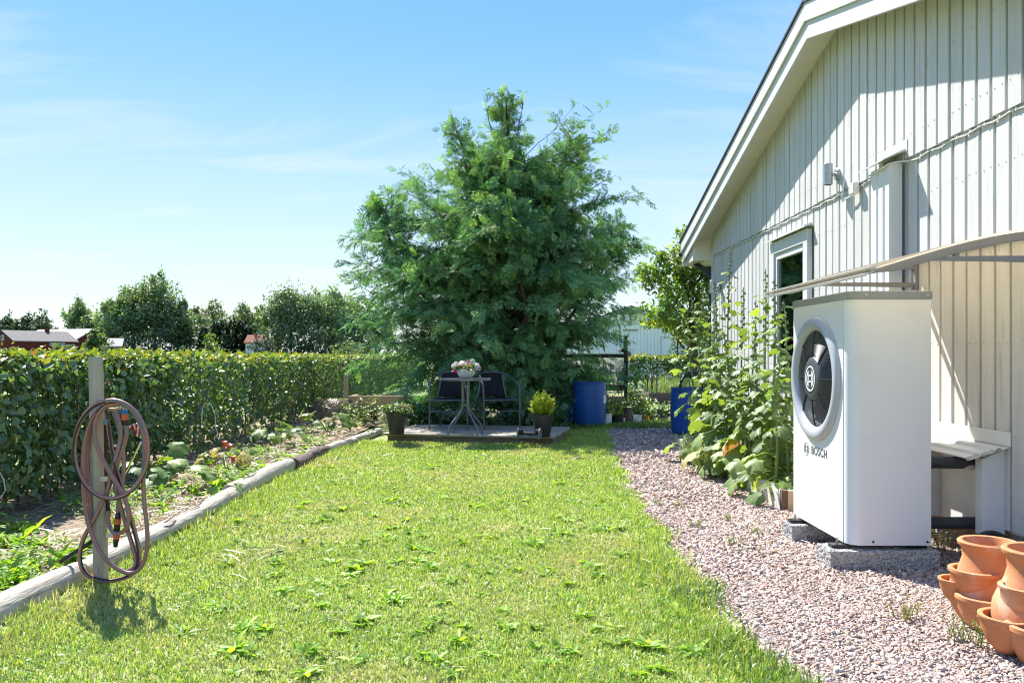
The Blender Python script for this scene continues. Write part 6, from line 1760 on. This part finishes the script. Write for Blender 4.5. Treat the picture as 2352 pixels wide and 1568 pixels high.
def hollyhock(x, y, h, lean, label, seed, nleaf=26, low=True, sz=.185):
    nleaf = int(nleaf * 1.3)
    random.seed(seed)
    t = thing('hollyhock', (x, y, .09), label, 'hollyhock', 'hollyhocks along the wall')
    lx, ly = lean
    P_ = lambda u: Vector((lx * u ** 1.3 + .01 * math.sin(7 * u + seed), ly * u ** 1.3, h * u))
    MB().tube([P_(u) for u in np.linspace(0, 1, 14)], [.014 * (1 - .7 * u) for u in np.linspace(0, 1, 14)], 7).build('stem', M['stem_green'], t, smooth=60)
    for k in range(nleaf):
        u = .04 + .86 * (k / nleaf) ** 1.15
        az = k * 2.4 + random.gauss(0, .4)
        d = Vector((math.cos(az), math.sin(az), 0))
        if u < .28 and d.x < -.2 and random.random() < .6: continue
        s = sz * (1.15 - .85 * u) * random.uniform(.75, 1.2)
        pl = s * random.uniform(.7, 1.3) * (1.25 if u < .4 else .8)
        droop = random.uniform(-.3, .3) + (.3 if u > .45 else -.15)
        ax = d + Vector((0, 0, droop))
        base = P_(u); tip = base + ax.normalized() * pl
        o = put_leaf(t, base, ax, (0, 0, 1), pl, petiole, 'petiole')
        bax = d + Vector((0, 0, random.uniform(-1.1, -.1) + (.55 if u > .5 else 0)))
        nr = Vector((d.x * .7 + random.gauss(0, .35), d.y * .7 + random.gauss(0, .35), 1.0))
        me = random.choice(HL)
        if u < .30 and random.random() < .20: me = random.choice(HY + HY + HY + HB)
        put_leaf(t, tip, bax, nr, s, me)
    for k in range(20):
        u = .66 + .34 * k / 20; az = k * 2.4
        b = link('bud', bud, t, P_(u) + Vector((math.cos(az) * .016, math.sin(az) * .016, 0))); s = random.uniform(.9, 1.6) * (1.4 - .6 * (u - .66) / .34); b.scale = (s, s, s)
    return t
def hh(px, ptop, Y, lean, label, seed, **k):
    """foot and height from where the stem stands in the picture"""
    p = at(px, ptop, Y)
    hollyhock(p.x - lean[0], Y - lean[1], p.z - .09, lean, label, seed, **k)
hh(1676, 568, 8.3, (.02, 0), 'tallest hollyhock spike, rising against the shaded wall', 101, nleaf=32)
hh(1756, 618, 6.9, (-.02, 0), 'tall thin hollyhock spike before the window, right of the tallest', 102, nleaf=30)
hh(1800, 690, 6.45, (-.04, 0), 'short hollyhock close beside the heat pump', 103, nleaf=26)
hh(1560, 690, 8.9, (-.22, .05), 'leftmost leaning hollyhock, over the blue barrel', 104, nleaf=28)
hh(1588, 668, 8.7, (-.18, .05), 'second leaning hollyhock from the left', 105, nleaf=28)
hh(1612, 648, 8.5, (-.14, 0), 'third leaning hollyhock from the left', 106, nleaf=28)
hh(1640, 640, 8.2, (-.10, 0), 'hollyhock just left of the tallest spike', 107, nleaf=28)
hh(1705, 660, 7.6, (.0, 0), 'hollyhock just right of the tallest spike', 108, nleaf=26)
hh(1735, 690, 7.2, (.02, -.1), 'bushy hollyhock in the middle of the bed', 109, nleaf=26)
hh(1780, 640, 6.7, (.02, 0), 'thin hollyhock in front of the window glass', 110, nleaf=26)
hh(1665, 760, 7.6, (-.12, -.05), 'low leafy hollyhock leaning over the gravel', 111, nleaf=30, sz=.20)
hh(1640, 790, 7.9, (-.16, -.08), 'low drooping hollyhock with dry leaves over the gravel', 112, nleaf=30, sz=.20)
hh(1790, 830, 6.3, (.0, -.1), 'low hollyhock with brown leaves at the near end of the bed', 113, nleaf=28, sz=.18)
hh(1735, 810, 6.9, (-.06, -.05), 'low hollyhock with yellow leaves in the bed front', 114, nleaf=28, sz=.19)
hh(1615, 760, 8.5, (-.22, 0), 'low hollyhock leaning out before the blue barrel', 115, nleaf=26, sz=.19)
hh(1725, 860, 6.9, (-.08, -.05), 'broad low hollyhock spilling over the white planks', 116, nleaf=24, sz=.21)
hh(1690, 850, 7.4, (-.14, -.05), 'broad low hollyhock spilling over the gravel in the middle', 117, nleaf=24, sz=.21)
hh(1605, 840, 8.7, (-.26, -.05), 'low hollyhock clump in front of the barrel at the far end', 118, nleaf=24, sz=.20)
hh(1640, 700, 8.8, (-.05, 0), 'leafy hollyhock against the far wall corner', 119, nleaf=28, sz=.19)
# small plants at the foot of the bed
n = 1500
pos = np.stack([rng.uniform(2.03, 2.6, n), rng.uniform(6.05, 8.8, n), np.zeros(n)], -1); pos[:, 2] = .10 + .12 * rng.random(n)
v, f = scatter(*T8b, pos, frames(np.stack([rng.normal(0, 1, n), rng.normal(0, 1, n), rng.normal(.5, .4, n)], -1), rdir(n) + [0, 0, 1.4]), rng.uniform(.03, .07, n))
tag(link('bed_undergrowth', npmesh('bed_undergrowth', v, f, M['leaf'], per_vert(pick([(.14, .24, .04), (.20, .28, .05), (.10, .18, .035)], n), 8))), 'low leafy undergrowth below the hollyhocks', 'undergrowth', kind='stuff')
# drooping blades at the bed corner
vv = grass_blades(1400, (1.78, 2.02), (7.5, 8.9), (.18, .34), lambda x, y: np.abs(x - 1.93) < .08, [(.30, .36, .16), (.18, .27, .07)], None, None, lambda x, y: .02 + 0 * x, None, .003)
tag(link('grass_tufts', npmesh('grass_tufts', *vv[:2], M['grass'], vv[2])), 'long arching grass at the edge of the raised bed', 'grass', kind='stuff')

# ================================================================== SQUASH PLANTS IN THE STRAW
SQ = [pal_mesh(80 + i, c, M['big_leaf'], depth=.16, cup=.20, lobes=5) for i, c in enumerate([(.13, .22, .045), (.17, .26, .05), (.10, .18, .045)])]
def squash(px, py, r, h, n, label, seed, extra=None, yellow=.1):
    random.seed(seed)
    g = ground_at(px, py, .06); t = thing('squash_plant', (g.x, g.y, .05), label, 'squash plant', 'squash plants in the straw bed')
    for k in range(n):
        az = k * 2.4 + random.gauss(0, .3); d = Vector((math.cos(az), math.sin(az), 0))
        rr = r * random.uniform(.35, 1.0); tip = d * rr + Vector((0, 0, h * random.uniform(.55, 1.1) * (1.15 - .5 * rr / r)))
        L = tip.length
        put_leaf(t, Vector((0, 0, 0)), tip, (0, 0, 1), L, petiole, 'petiole')
        me = random.choice(HY) if random.random() < yellow else random.choice(SQ)
        put_leaf(t, tip, d + Vector((random.gauss(0, .3), random.gauss(0, .3), random.uniform(-.5, .1))), Vector((d.x * .4 + random.gauss(0, .25), -.25 + random.gauss(0, .25), 1)), random.uniform(.12, .19) * r / .35, me)
    for dx, dz in (extra or []):
        b = MB().lathe([(0, -.03), (.012, -.025), (.022, .01), (.028, .03), (.0, .02)], 10).build('blossom', M['orange'], t, smooth=60); b.location = (dx, -.05, dz)
squash(345, 1120, .36, .30, 20, 'pale green squash plant behind the hose post', 201, yellow=.35)
squash(520, 1080, .26, .24, 16, 'yellowing squash plant with orange blossoms', 202, [(0.0, .26), (.05, .23), (.08, .12)], yellow=.75)
squash(625, 1022, .36, .30, 22, 'large leaved dark squash plant halfway along the bed', 203)
squash(752, 992, .36, .32, 15, 'flat leaved squash plant near the straw heap', 204, yellow=.2)
squash(505, 1138, .22, .14, 5, 'low squash seedling beside the edging logs', 205)

# ================================================================== BEHIND THE DECK
def leafy_patch(name, n, xr, yr, zr, size, cols, label, cat='ground cover', keep=None):
    pos = np.stack([rng.uniform(*xr, n), rng.uniform(*yr, n), rng.uniform(*zr, n)], -1)
    if keep is not None: pos = pos[keep(pos)]; n = len(pos)
    v, f = scatter(*leaf8(.5, .1, .14), pos, frames(np.stack([rng.normal(0, 1, n), rng.normal(-.3, 1, n), rng.normal(-.1, .4, n)], -1), rdir(n) * .7 + [0, -.4, 1.1]), size * rng.uniform(.6, 1.3, n))
    tag(link(name, npmesh(name, v, f, M['leaf'], per_vert(pick(cols, n), 8))), label, cat, kind='stuff')
leafy_patch('nettles', 2600, (-1.6, .75), (12.0, 12.7), (.03, .42), .11, [(.075, .14, .035), (.095, .17, .04), (.06, .115, .035)], 'leafy green nettles growing behind the deck under the cypress',
            keep=lambda p: p[:, 2] < .12 + .28 * np.clip(.5 + .5 * np.sin(3 * p[:, 0]), 0, 1) + .04)
heap = thing('straw_heap', (-3.05, 14.0, 0), 'heap of old brown straw at the end of the hedge', 'straw heap')
T, Fh = [], []
mb = MB(); v = []
for i in range(15):
    for j in range(13):
        a = 2 * math.pi * i / 14; q = j / 12
        v.append((.55 * math.cos(a) * math.cos(q * 1.57), .45 * math.sin(a) * math.cos(q * 1.57), .36 * math.sin(q * 1.57) ** .7 + .02 * math.sin(7 * a + 5 * q)))
mb.add(v, [(i * 13 + j, ((i + 1) % 15) * 13 + j, ((i + 1) % 15) * 13 + j + 1, i * 13 + j + 1) for i in range(14) for j in range(12)])
mb.build('core', M['bed'], heap, smooth=60)
n = 2500; a = rng.uniform(0, 6.283, n); q = rng.uniform(0, 1.4, n)
pos = np.stack([.57 * np.cos(a) * np.cos(q), .47 * np.sin(a) * np.cos(q), .37 * np.sin(q) ** .7], -1)
Ts = np.array([(-.5, -.5, 0), (-.5, .5, 0), (.5, .5, 0), (.5, -.5, 0)])
v, f = scatter(Ts, np.array([(0, 1, 2), (0, 2, 3)]), pos, frames(np.cross(norm(pos), rdir(n)), norm(pos) + rdir(n) * .4), np.stack([rng.uniform(.08, .25, n), .007 * np.ones(n), np.ones(n)], -1))
tag(link('straw', npmesh('straw', v, f, M['straw'], per_vert(pick([(.33, .25, .14), (.45, .35, .2), (.2, .14, .09)], n), 4)), heap), kind='stuff')
stake = thing('wooden_stake', (at(795, 880, 14.2).x, 14.2, 0), 'short square wooden stake standing in the hedge end', 'stake')
MB().box(-.035, .035, -.03, .03, -.05, .80).build('shaft', M['pine'], stake, bevel=.004)
MB().prism([(-.035, -.03, .80), (.035, -.03, .80), (.0, -.03, .83)], (0, .06, 0)).build('tip', M['pine'], stake)
pb = thing('plank_bed', (-2.3, 15.0, 0), 'low timber edged bed behind the straw heap, half under the cypress', 'raised bed')
for zz in (.0, .20):
    MB().box(-.75, .85, -.02, .02, zz, zz + .195).build('plank', M['pine'], pb, bevel=.004)
MB().box(-.75, -.71, .021, .9, 0, .38).build('plank', M['pine'], pb, bevel=.004)
MB().box(-.70, .85, .021, .9, .0, .30).build('soil', M['soil'], pb)
def stalky(name, x, y, z0, h, w, n, label, cols, seed, cat='plant', size=.07, group=None):
    """upright stems with leaves all the way up"""
    random.seed(seed)
    t = thing(name, (x, y, z0), label, cat, group); pos, ax, ss = [], [], []
    for i in range(n):
        b = Vector((random.uniform(-.5, .5) * w, random.uniform(-.4, .4) * w, 0)); tip = b * 1.35 + Vector((random.gauss(0, .05), random.gauss(0, .05), h * random.uniform(.7, 1.1)))
        MB().tube([b, b.lerp(tip, .5) + Vector((.01, 0, .02)), tip], [.005, .004, .002], 5).build('stem', M['stem_green'], t)
        for k in range(16):
            u = random.uniform(.12, 1.0); a = random.uniform(0, 6.28); pos.append(b.lerp(tip, u)); ax.append((math.cos(a), math.sin(a), random.gauss(.1, .35))); ss.append(size * random.uniform(.6, 1.25) * (1.2 - .4 * u))
    v, f = scatter(*leaf8(.34, .1, .16), np.array(pos), frames(np.array(ax), rdir(len(ax)) * .5 + [0, 0, 1.]), np.array(ss))
    tag(link('leaves', npmesh('leaves', v, f, M['leaf'], per_vert(pick(cols, len(ax)), 8)), t), kind='stuff')
LG = [(.13, .20, .055), (.17, .24, .065), (.10, .16, .05)]
stalky('potato_plant', at(838, 950, 13.0).x, 13.0, .03, .42, .45, 12, 'upright leafy potato plant left of the flower pot', LG, 1, size=.10)
stalky('potato_plant', at(868, 950, 12.8).x, 12.8, .03, .36, .40, 10, 'leafy potato plant close behind the left flower pot', LG, 2, size=.10)
stalky('potato_plant', at(812, 940, 13.4).x, 13.4, .03, .30, .35, 8, 'small leafy plant beside the straw heap', LG, 3, size=.09)
stalky('potato_plant', at(905, 925, 13.2).x, 13.2, .03, .34, .40, 8, 'leafy plant between the flower pot and the cypress', LG, 4, size=.09)

# ================================================================== BLUE BARRELS AND THE KITCHEN GARDEN
def barrel(x, y, r, h, label, sticker=False, hose_=False, z0=0.0, bulge=.02):
    t = thing('rain_barrel', (x, y, z0), label, 'barrel', 'blue rain barrels')
    prof = [(0, 0), (r - .04, 0), (r - .012, .015), (r, .06)] + [(r + bulge * math.sin(math.pi * u) * .6, .06 + (h - .1) * u) for u in np.linspace(.05, .95, 12)] + [(r - .004, h - .03), (r + .004, h - .012), (r + .002, h), (r - .014, h), (r - .018, h - .05), (r - .018, .10), (0, .10)]
    MB().lathe(prof, 48).build('drum', M['pvc_blue'], t, smooth=45)
    m_ = surf('barrel_water', (.02, .025, .02), rough=.08)
    MB().lathe([(0, h - .12), (r - .019, h - .12)], 32).build('water', m_, t)
    if sticker:
        mb = MB(); R_ = r + bulge * .6 + .003; a0, a1 = R(-42), R(-22)
        v = []
        for a in np.linspace(a0, a1, 6): v += [(R_ * math.cos(a), R_ * math.sin(a), h * .52), (R_ * math.cos(a), R_ * math.sin(a), h * .70)]
        mb.add(v, [(2 * i, 2 * i + 2, 2 * i + 3, 2 * i + 1) for i in range(5)])
        mb.build('label', surf('paper_label', (.72, .72, .70), (.35, .35, .34), scale=40, stretch=(1, 1, 6), rough=.7, lo=.55, hi=.7), t)
    return t
barrel(at(1354, 978, 13.05).x, 13.05, .262, .70, 'blue rain barrel with paper label, half under the cypress', sticker=True, z0=.02)
b2 = barrel(2.585, 11.72, .278, .66, 'blue rain barrel at the far house corner behind the hollyhocks', z0=.02)
mb = MB(); mb.tube(smooth_path([(2.42, 11.55, .60), (2.43, 11.55, .72), (2.49, 11.50, .84), (2.58, 11.46, .88), (2.68, 11.44, .80), (2.74, 11.45, .66)]), .045, 12)
tag(mb.build('overflow_hose', M['hose_black'], smooth=60), 'thick black hose arching out of the blue barrel at the house corner', 'hose')
tarp = thing('blue_tarp', (at(1302, 930, 13.4).x, 13.4, .0), 'crumpled blue plastic sheet under the cypress beside the barrel', 'tarp')
mb = MB(); v = []
for i in range(9):
    for j in range(12): v.append((-.10 + .025 * i + .01 * math.sin(j * 2), .03 * math.sin(i * 1.7 + j), .05 + .035 * j + .008 * math.sin(i * 3)))
mb.add(v, [(i * 12 + j, (i + 1) * 12 + j, (i + 1) * 12 + j + 1, i * 12 + j + 1) for i in range(8) for j in range(11)])
o = mb.build('sheet', surf('tarp_blue', (.02, .13, .40), (.03, .2, .5), scale=20, rough=.4), tarp, smooth=50); s_ = o.modifiers.new('thick', 'SOLIDIFY'); s_.thickness = .003

st = thing('tree_stump', (at(1441, 970, 13.5).x, 13.5, 0), 'weathered upright log stump beside the pots', 'stump')
MB().lathe([(0, -.02), (.098, -.02), (.092, .06), (.086, .16), (.085, .27), (.079, .283)], 22, wob=lambda a, z: 1 + .06 * math.sin(3 * a) + .04 * math.sin(7 * a + 9 * z)).build('trunk', M['log_dark'], st, smooth=50)
MB().lathe([(0, .284), (.081, .283)], 22).build('cut_end', M['log'], st)
def plant_pot(px, py, w, h, mat, label, plant=None, square=False, Yd=None):
    g = ground_at(px, py) if Yd is None else Vector((at(px, py, Yd).x, Yd, 0)); g.z = .02
    if square:
        t = thing('planter_box', g, label, 'planter box', 'pots in the kitchen garden')
        mb = MB(); a, b = w * .44, w * .5
        mb.add([(-a, -a, 0), (a, -a, 0), (a, a, 0), (-a, a, 0), (-b, -b, h), (b, -b, h), (b, b, h), (-b, b, h), (-b + .01, -b + .01, h), (b - .01, -b + .01, h), (b - .01, b - .01, h), (-b + .01, b - .01, h)],
               [(3, 2, 1, 0), (0, 1, 5, 4), (1, 2, 6, 5), (2, 3, 7, 6), (3, 0, 4, 7), (4, 5, 9, 8), (5, 6, 10, 9), (6, 7, 11, 10), (7, 4, 8, 11)])
        mb.build('box', mat, t)
        MB().box(-b + .01, b - .01, -b + .01, b - .01, h - .02, h - .01).build('soil', M['soil'], t)
    else:
        t = bucket('plant_pot', g, w * .40, w * .5, h, mat, label, 'plant pot', group='pots in the kitchen garden')
    if plant:
        cols, ph, n, sz = plant
        pos = np.stack([rng.normal(0, w * .32, n), rng.normal(0, w * .28, n), h - .02 + ph * rng.random(n)], -1)
        v, f = scatter(*T8b, pos, frames(np.stack([rng.normal(0, 1, n), rng.normal(0, 1, n), rng.normal(.4, .4, n)], -1), rdir(n) + [0, 0, 1.1]), sz * rng.uniform(.6, 1.3, n))
        tag(link('foliage', npmesh('foliage', v, f, M['leaf'], per_vert(pick(cols, n), 8)), t), kind='stuff')
LIME = [(.20, .28, .05), (.26, .33, .06), (.14, .22, .045)]
plant_pot(1394, 979, .17, .19, M['pot_white'], 'white tub right behind the labelled barrel', (LIME, .22, 160, .06))
plant_pot(1418, 976, .22, .15, M['pot_black'], 'black pot with tomato plants beside the labelled barrel', (LIME, .26, 200, .06))
plant_pot(1432, 975, .06, .09, M['pot_white'], 'tiny white cup beside the stump')
plant_pot(1463, 973, .15, .13, M['pot_white'], 'white square planter box right of the stump', None, True)
plant_pot(1488, 968, .18, .10, M['terracotta'], 'low terracotta pot of seedlings in the kitchen garden', (LIME, .12, 110, .07))
plant_pot(1515, 969, .16, .08, M['scraper'], 'grey tray with a blue green cabbage', ([(.13, .19, .14), (.17, .23, .17)], .16, 70, .10), True)
plant_pot(1470, 955, .20, .12, M['pot_black'], 'dark pot with broad yellow green leaves behind the white box', ([(.28, .33, .05), (.2, .27, .05)], .24, 70, .11), Yd=14.6)
plant_pot(1525, 955, .28, .13, M['pot_black'], 'wide black tub behind the cabbage tray', (LIME, .08, 80, .07), Yd=14.9)
leafy_patch('vegetable_patch', 2600, (1.5, 2.45), (14.2, 16.0), (.05, .62), .075, LIME, 'light green vegetable plants behind the labelled barrel', 'vegetables', keep=lambda p: p[:, 2] < .35 + .25 * np.sin(5 * p[:, 0]) ** 2)
leafy_patch('strawberry_patch', 2400, (2.2, 4.2), (15.2, 18.5), (.03, .30), .08, LIME, 'low green vegetables growing in the far kitchen garden', 'vegetables', keep=lambda p: (p[:, 2] < .05 + .25 * np.clip(vnoise(p[:, 0], p[:, 1], 2.5, 3), 0, 1)))
vv = grass_blades(5000, (1.2, 6.0), (13.2, 20.0), (.05, .10), lambda x, y: vnoise(x, y, 1.4, 7) > -.1, [(.24, .31, .06), (.30, .34, .09)], None, None, lambda x, y: .03 + 0 * x, None, .005)
tag(link('grass', npmesh('grass', *vv[:2], M['grass'], vv[2])), 'sunlit yellowish grass between the kitchen garden beds', 'grass', kind='stuff')
# dark timber onion bed with hoops
ob = thing('onion_bed', (3.95, 18.9, 0), 'dark timber raised bed of onions with black hoops', 'raised bed')
for zz in (0, .135):
    MB().box(-.72, 1.4, -.02, .02, zz, zz + .132).build('plank', M['log_dark'], ob)
MB().box(-.76, -.72, -.02, 1.6, 0, .268).build('plank', M['log_dark'], ob)
MB().box(-.719, 1.4, .021, 1.6, 0, .24).build('soil', M['soil'], ob)
vv = grass_blades(1500, (-.65, 1.3), (.1, 1.5), (.25, .62), lambda x, y: np.ones(len(x), bool), [(.24, .33, .08), (.18, .28, .08)], None, None, lambda x, y: .22 + 0 * x, None, .005)
tag(link('onions', npmesh('onions', *vv[:2], M['grass'], vv[2]), ob), kind='stuff')
for xx in (-.68, -.56, .10, .20):
    pts = [(xx + .0, .05, .2), (xx, .06, .55), (xx - .01, .2, .66), (xx - .02, .35, .66), (xx - .02, .5, .55), (xx - .02, .55, .2)]
    MB().tube(smooth_path(pts, 4), .014, 7).build('hoop', M['hose_black'], ob, smooth=60)
# black framed greenhouse, mostly behind the cypress
gh = thing('greenhouse', (2.15, 15.3, 0), 'black timber framed greenhouse with glass, mostly hidden by the cypress', 'greenhouse')
bp_ = M['black_paint']
x2 = 0.0; x1 = at(1427, 800, 15.3).x - 2.15; x0 = x1 - 1.9
MB().box(x2 - .035, x2 + .035, -.03, .03, 0, 1.22).build('post', bp_, gh)
MB().box(x1 - .03, x1 + .03, -.6, -.54, 0.35, 1.50).build('post', bp_, gh)
MB().box(x0 - .03, x0 + .03, -.6, -.54, 0.0, 1.9).build('post', bp_, gh)
MB().box(x0 + .031, x1 - .031, -.6, -.54, .50, .61).build('rail', bp_, gh)
MB().box(x0 + .031, x1 - .031, -.6, -.54, 1.10, 1.17).build('rail', bp_, gh)
MB().beam((x1 - .05, -.57, 1.24), (x2 + .08, 0, 1.16), .05, .06).build('rafter', bp_, gh)
MB().beam((x1, -.57, 1.25), (x2, .9, 1.22), .05, .05).build('rafter', bp_, gh)
MB().box(x0 + .031, x1 - .031, -.575, -.57, .611, 1.10).build('pane', M['glass'], gh)
MB().box(x0 + .031, x1 - .031, -.61, -.53, .30, .40).build('base_board', M['pine'], gh)
MB().tube([(x2 - .09, 0, .0), (x2 - .09, 0, 1.0)], .014, 7).build('pipe', M['galv'], gh, smooth=40)
mb = MB()
for k in range(6):
    zz = .15 + k * .17; mb.tube([(x2 - .12, .0, zz), (x2 - .06, -.02, zz + .02)], .008, 5)
mb.build('clips', M['pot_white'], gh)

# ================================================================== WHITE GARAGE
GY = 40.0; gp = at(1448, 708, GY)
gar = thing('garage', (gp.x, GY, 0), 'white boarded garage with shallow gable roof behind the back hedge', 'garage')
HWd, pk, sl = 3.75, gp.z - .06, .345
gw = MB().prism([(-HWd, 0.04, 0), (HWd, .04, 0), (HWd, .04, pk - sl * HWd), (0, .04, pk), (-HWd, .04, pk - sl * HWd)], (0, 6, 0)).build('wall', M['garage'], gar)
x = -HWd; w = .17
while x < HWd - .05:
    a, b = x + .006, x + w - .006; zt = lambda q: pk - sl * abs(q) - .015
    for z0_, top in ((.0, 1.70), (1.715, None)):
        if (0.0 > a and 0.0 < b) and top is None: pts = [(a, 0, z0_), (b, 0, z0_), (b, 0, zt(b)), (0, 0, zt(0)), (a, 0, zt(a))]
        else: pts = [(a, 0, z0_), (b, 0, z0_), (b, 0, min(top or 9, zt(b))), (a, 0, min(top or 9, zt(a)))]
        if pts[2][2] > z0_ + .02: MB().prism(pts, (0, .038, 0)).build('plank', M['garage'], gw)
    x += w
for s in (-1, 1):
    MB().prism([(0, -.3, pk + .02), (s * (HWd + .35), -.3, pk + .02 - sl * (HWd + .35)), (s * (HWd + .35), -.3, pk + .14 - sl * (HWd + .35)), (0, -.3, pk + .14)], (0, 6.6, 0)).build('roof', M['trim'], gar)
    MB().prism([(0, -.34, pk + .143), (s * (HWd + .40), -.34, pk + .143 - sl * (HWd + .40)), (s * (HWd + .40), -.34, pk + .19 - sl * (HWd + .40)), (0, -.34, pk + .19)], (0, 6.7, 0)).build('roof_covering', M['roof_black'], gar)
dx = at(1543, 790, GY).x - gp.x
gd = MB().box(dx - .48, dx + .48, -.035, -.005, 0, 1.93).build('door', M['garage'], gar)
for q in ((dx - .56, dx - .485, 0, 1.98), (dx + .485, dx + .56, 0, 1.98), (dx - .56, dx + .56, 1.985, 2.06)):
    MB().box(q[0], q[1], -.03, -.002, q[2], q[3]).build('door_casing', M['trim'], gar)
hx = at(1449, 760, GY).x - gp.x
MB().box(hx - .40, hx + .36, -.03, -.004, at(0, 755, GY).z, at(0, 728, GY).z).build('hatch', M['garage'], gar)
MB().box(hx - .40, hx + .36, -.04, -.004, at(0, 757, GY).z - .05, at(0, 757, GY).z - .01).build('hatch_sill', M['roof_grey'], gar)
lx_ = at(1452, 727, GY)
lan = thing('lantern', (lx_.x, GY - .25, lx_.z - .18), 'black carriage lantern below the garage ridge', 'lantern')
for sx in (-1, 1):
    for sy in (-1, 1): MB().beam((sx * .10, sy * .10, 0), (sx * .15, sy * .15, .30), .02, .02).build('bar', M['black_paint'], lan)
MB().lathe([(0, .46), (.03, .45), (.06, .40), (.23, .31), (.23, .295), (0, .295)], 4, a0=math.pi / 4, a1=math.pi / 4 + 2 * math.pi).build('roof', M['black_paint'], lan)
MB().box(-.11, .11, -.11, .11, -.02, .0).build('base', M['black_paint'], lan)
MB().prism([(-.095, -.095, .0), (.095, -.095, 0), (.14, -.14, .29), (-.14, -.14, .29)], (0, .02, 0)).build('pane', M['glass'], lan)
MB().beam((0, .24, .42), (0, 0, .44), .03, .03).build('arm', M['black_paint'], lan)
bx_ = at(1452, 843, GY)
tag(MB().box(-.16, .16, -.06, 0, -.09, .09).build('letter_box', M['pot_white'], None, bevel=.01, loc=(at(1448, 802, GY).x, GY - .005, at(1448, 802, GY).z)), 'small pale box fixed on the garage front', 'wall box')

# ================================================================== FARM BUILDINGS FAR LEFT
def gable_house(name, origin, ang, L, W_, eave, ridge, wallm, roofm, label, cat='barn', over=.4, white=None):
    """long wall along local +X starting at the origin, gable depth along local +Y"""
    t = thing(name, origin, label, cat, rz=ang)
    t_ = .25
    w = MB().prism([(0, 0, 0), (0, W_, 0), (0, W_, eave), (0, W_ / 2, ridge), (0, 0, eave)], (L, 0, 0)).build('wall', wallm, t)
    for s in (0, 1):
        y0, y1 = (-over, W_ / 2) if s == 0 else (W_ + over, W_ / 2)
        sl_ = (ridge - eave) / (W_ / 2); z0_ = eave - over * sl_
        MB().prism([(-over, y0, z0_ + .05), (-over, y1, ridge + .05), (-over, y1, ridge + .05 + t_), (-over, y0, z0_ + .05 + t_)], (L + 2 * over, 0, 0)).build('roof', roofm, t)
    return t
def fwin(t, x, y, z, w, h, ang=0):
    """window on a long wall (ang 0) or gable (ang 1) with frame, pane and bar"""
    f = thing('window', (x, y, z), None, None); f.parent = t; f.rotation_euler = (0, 0, ang)
    MB().box(-w / 2, w / 2, -.08, -.03, 0, h).build('pane', M['far_glass'], f)
    b = .13
    for q in ((-w / 2 - b, -w / 2, -b, h + b), (w / 2, w / 2 + b, -b, h + b), (-w / 2, w / 2, h, h + b), (-w / 2, w / 2, -b, 0), (-.05, .05, 0, h)):
        MB().box(q[0], q[1], -.12, -.02, q[2], q[3]).build('frame', M['far_white'], f)
YB = 190.; gB = float(far_z(0, YB)); kB = FPX / YB
o = at(32, 815, YB); o.z = gB - 1.0
hA = at(0, 783, YB).z - o.z; rA = at(0, 758, YB).z - o.z
bA = gable_house('red_barn', o, R(64), 16.0, 8.4, hA, rA - .2, M['barn_red'], M['roof_grey'], 'long dark red barn with brown grey roof at the far left')
lax = lambda px: (px - 32) / kB / .80 * 1.03
for px in (134, 140, 146):
    fwin(bA, lax(px), 0, hA - 2.2, .55, 1.45)
for px in (119, 126, 102, 108):
    fwin(bA, lax(px), 0, hA - .95, .55, .55)
fwin(bA, 0, 4.2, hA + .3, .9, 1.0, R(-90))
MB().box(lax(112), 15.95, -.06, -.005, 0, hA - 2.75).build('rendered_base', M['far_white'], bA)
for px in (125, 141):
    fwin(bA, lax(px), -.06, hA - 3.9, .55, .85)
MB().box(10.6, 11.4, 3.8, 4.6, rA - 1.2, rA + .7).build('chimney', M['barn_red'], bA)
o = at(170, 815, 206); o.z = gB - .8
hB = at(0, 783, 206).z - o.z; rB = at(0, 756, 206).z - o.z
_l = 19.0; _d = Vector((math.cos(R(-20)), math.sin(R(-20)), 0))
bB = gable_house('red_barn', o - _d * _l, R(-20), _l, 11.8, hB, rB, M['barn_red'], M['roof_metal'], 'larger red barn with pale metal roof behind the long barn')
MB().box(_l + .004, _l + .06, .2, 11.6, 0, hB - 2.8).build('rendered_base', M['far_white'], bB)
o2 = at(240, 815, 192); o2.z = gB - .6
bC = gable_house('red_shed', o2, R(16), 3.6, 4.0, at(0, 795, 192).z - o2.z, at(0, 779, 192).z - o2.z, M['barn_red'], M['roof_metal'], 'small red shed with pale roof right of the barns', 'shed', .3)
fwin(bC, 2.4, 0, 1.5, .6, .8)
o3 = at(564, 815, 205); o3.z = gB - .4
bD = gable_house('farmhouse', o3, R(-8), 3.6, 3.6, at(0, 786, 205).z - o3.z, at(0, 771, 205).z - o3.z, M['far_cream'], M['roof_red'], 'pale farmhouse with red tiled roof among the far trees', 'house', .35)
for xx in (.8, 2.6): fwin(bD, xx, 0, 1.9, .6, .9)
MB().box(1.6, 2.1, 1.5, 2.1, 3.5, at(0, 765, 205).z - o3.z).build('chimney', M['roof_red'], bD)
# parked van by the white base of the barn
vn = at(162, 800, 180); g180 = float(far_z(0, 180))
van = thing('parked_van', (vn.x, 180, g180 - .3), 'pale van parked before the red barn', 'van', rz=R(15))
MB().prism([(-1.0, -.9, .35), (1.0, -.9, .35), (1.0, -.9, 1.9), (.8, -.9, 2.2), (-.5, -.9, 2.2), (-.95, -.9, 1.5)], (0, 1.8, 0)).build('body', M['far_white'], van, bevel=.05)
MB().prism([(-.85, -.92, 1.45), (.1, -.92, 1.45), (.1, -.92, 2.0), (-.5, -.92, 2.0)], (0, .02, 0)).build('window', M['far_glass'], van)
for xx in (-.65, .65): MB().tube([(xx, -.92, .35), (xx, -.7, .35)], .34, 14).build('wheel', M['black_plastic'], van)
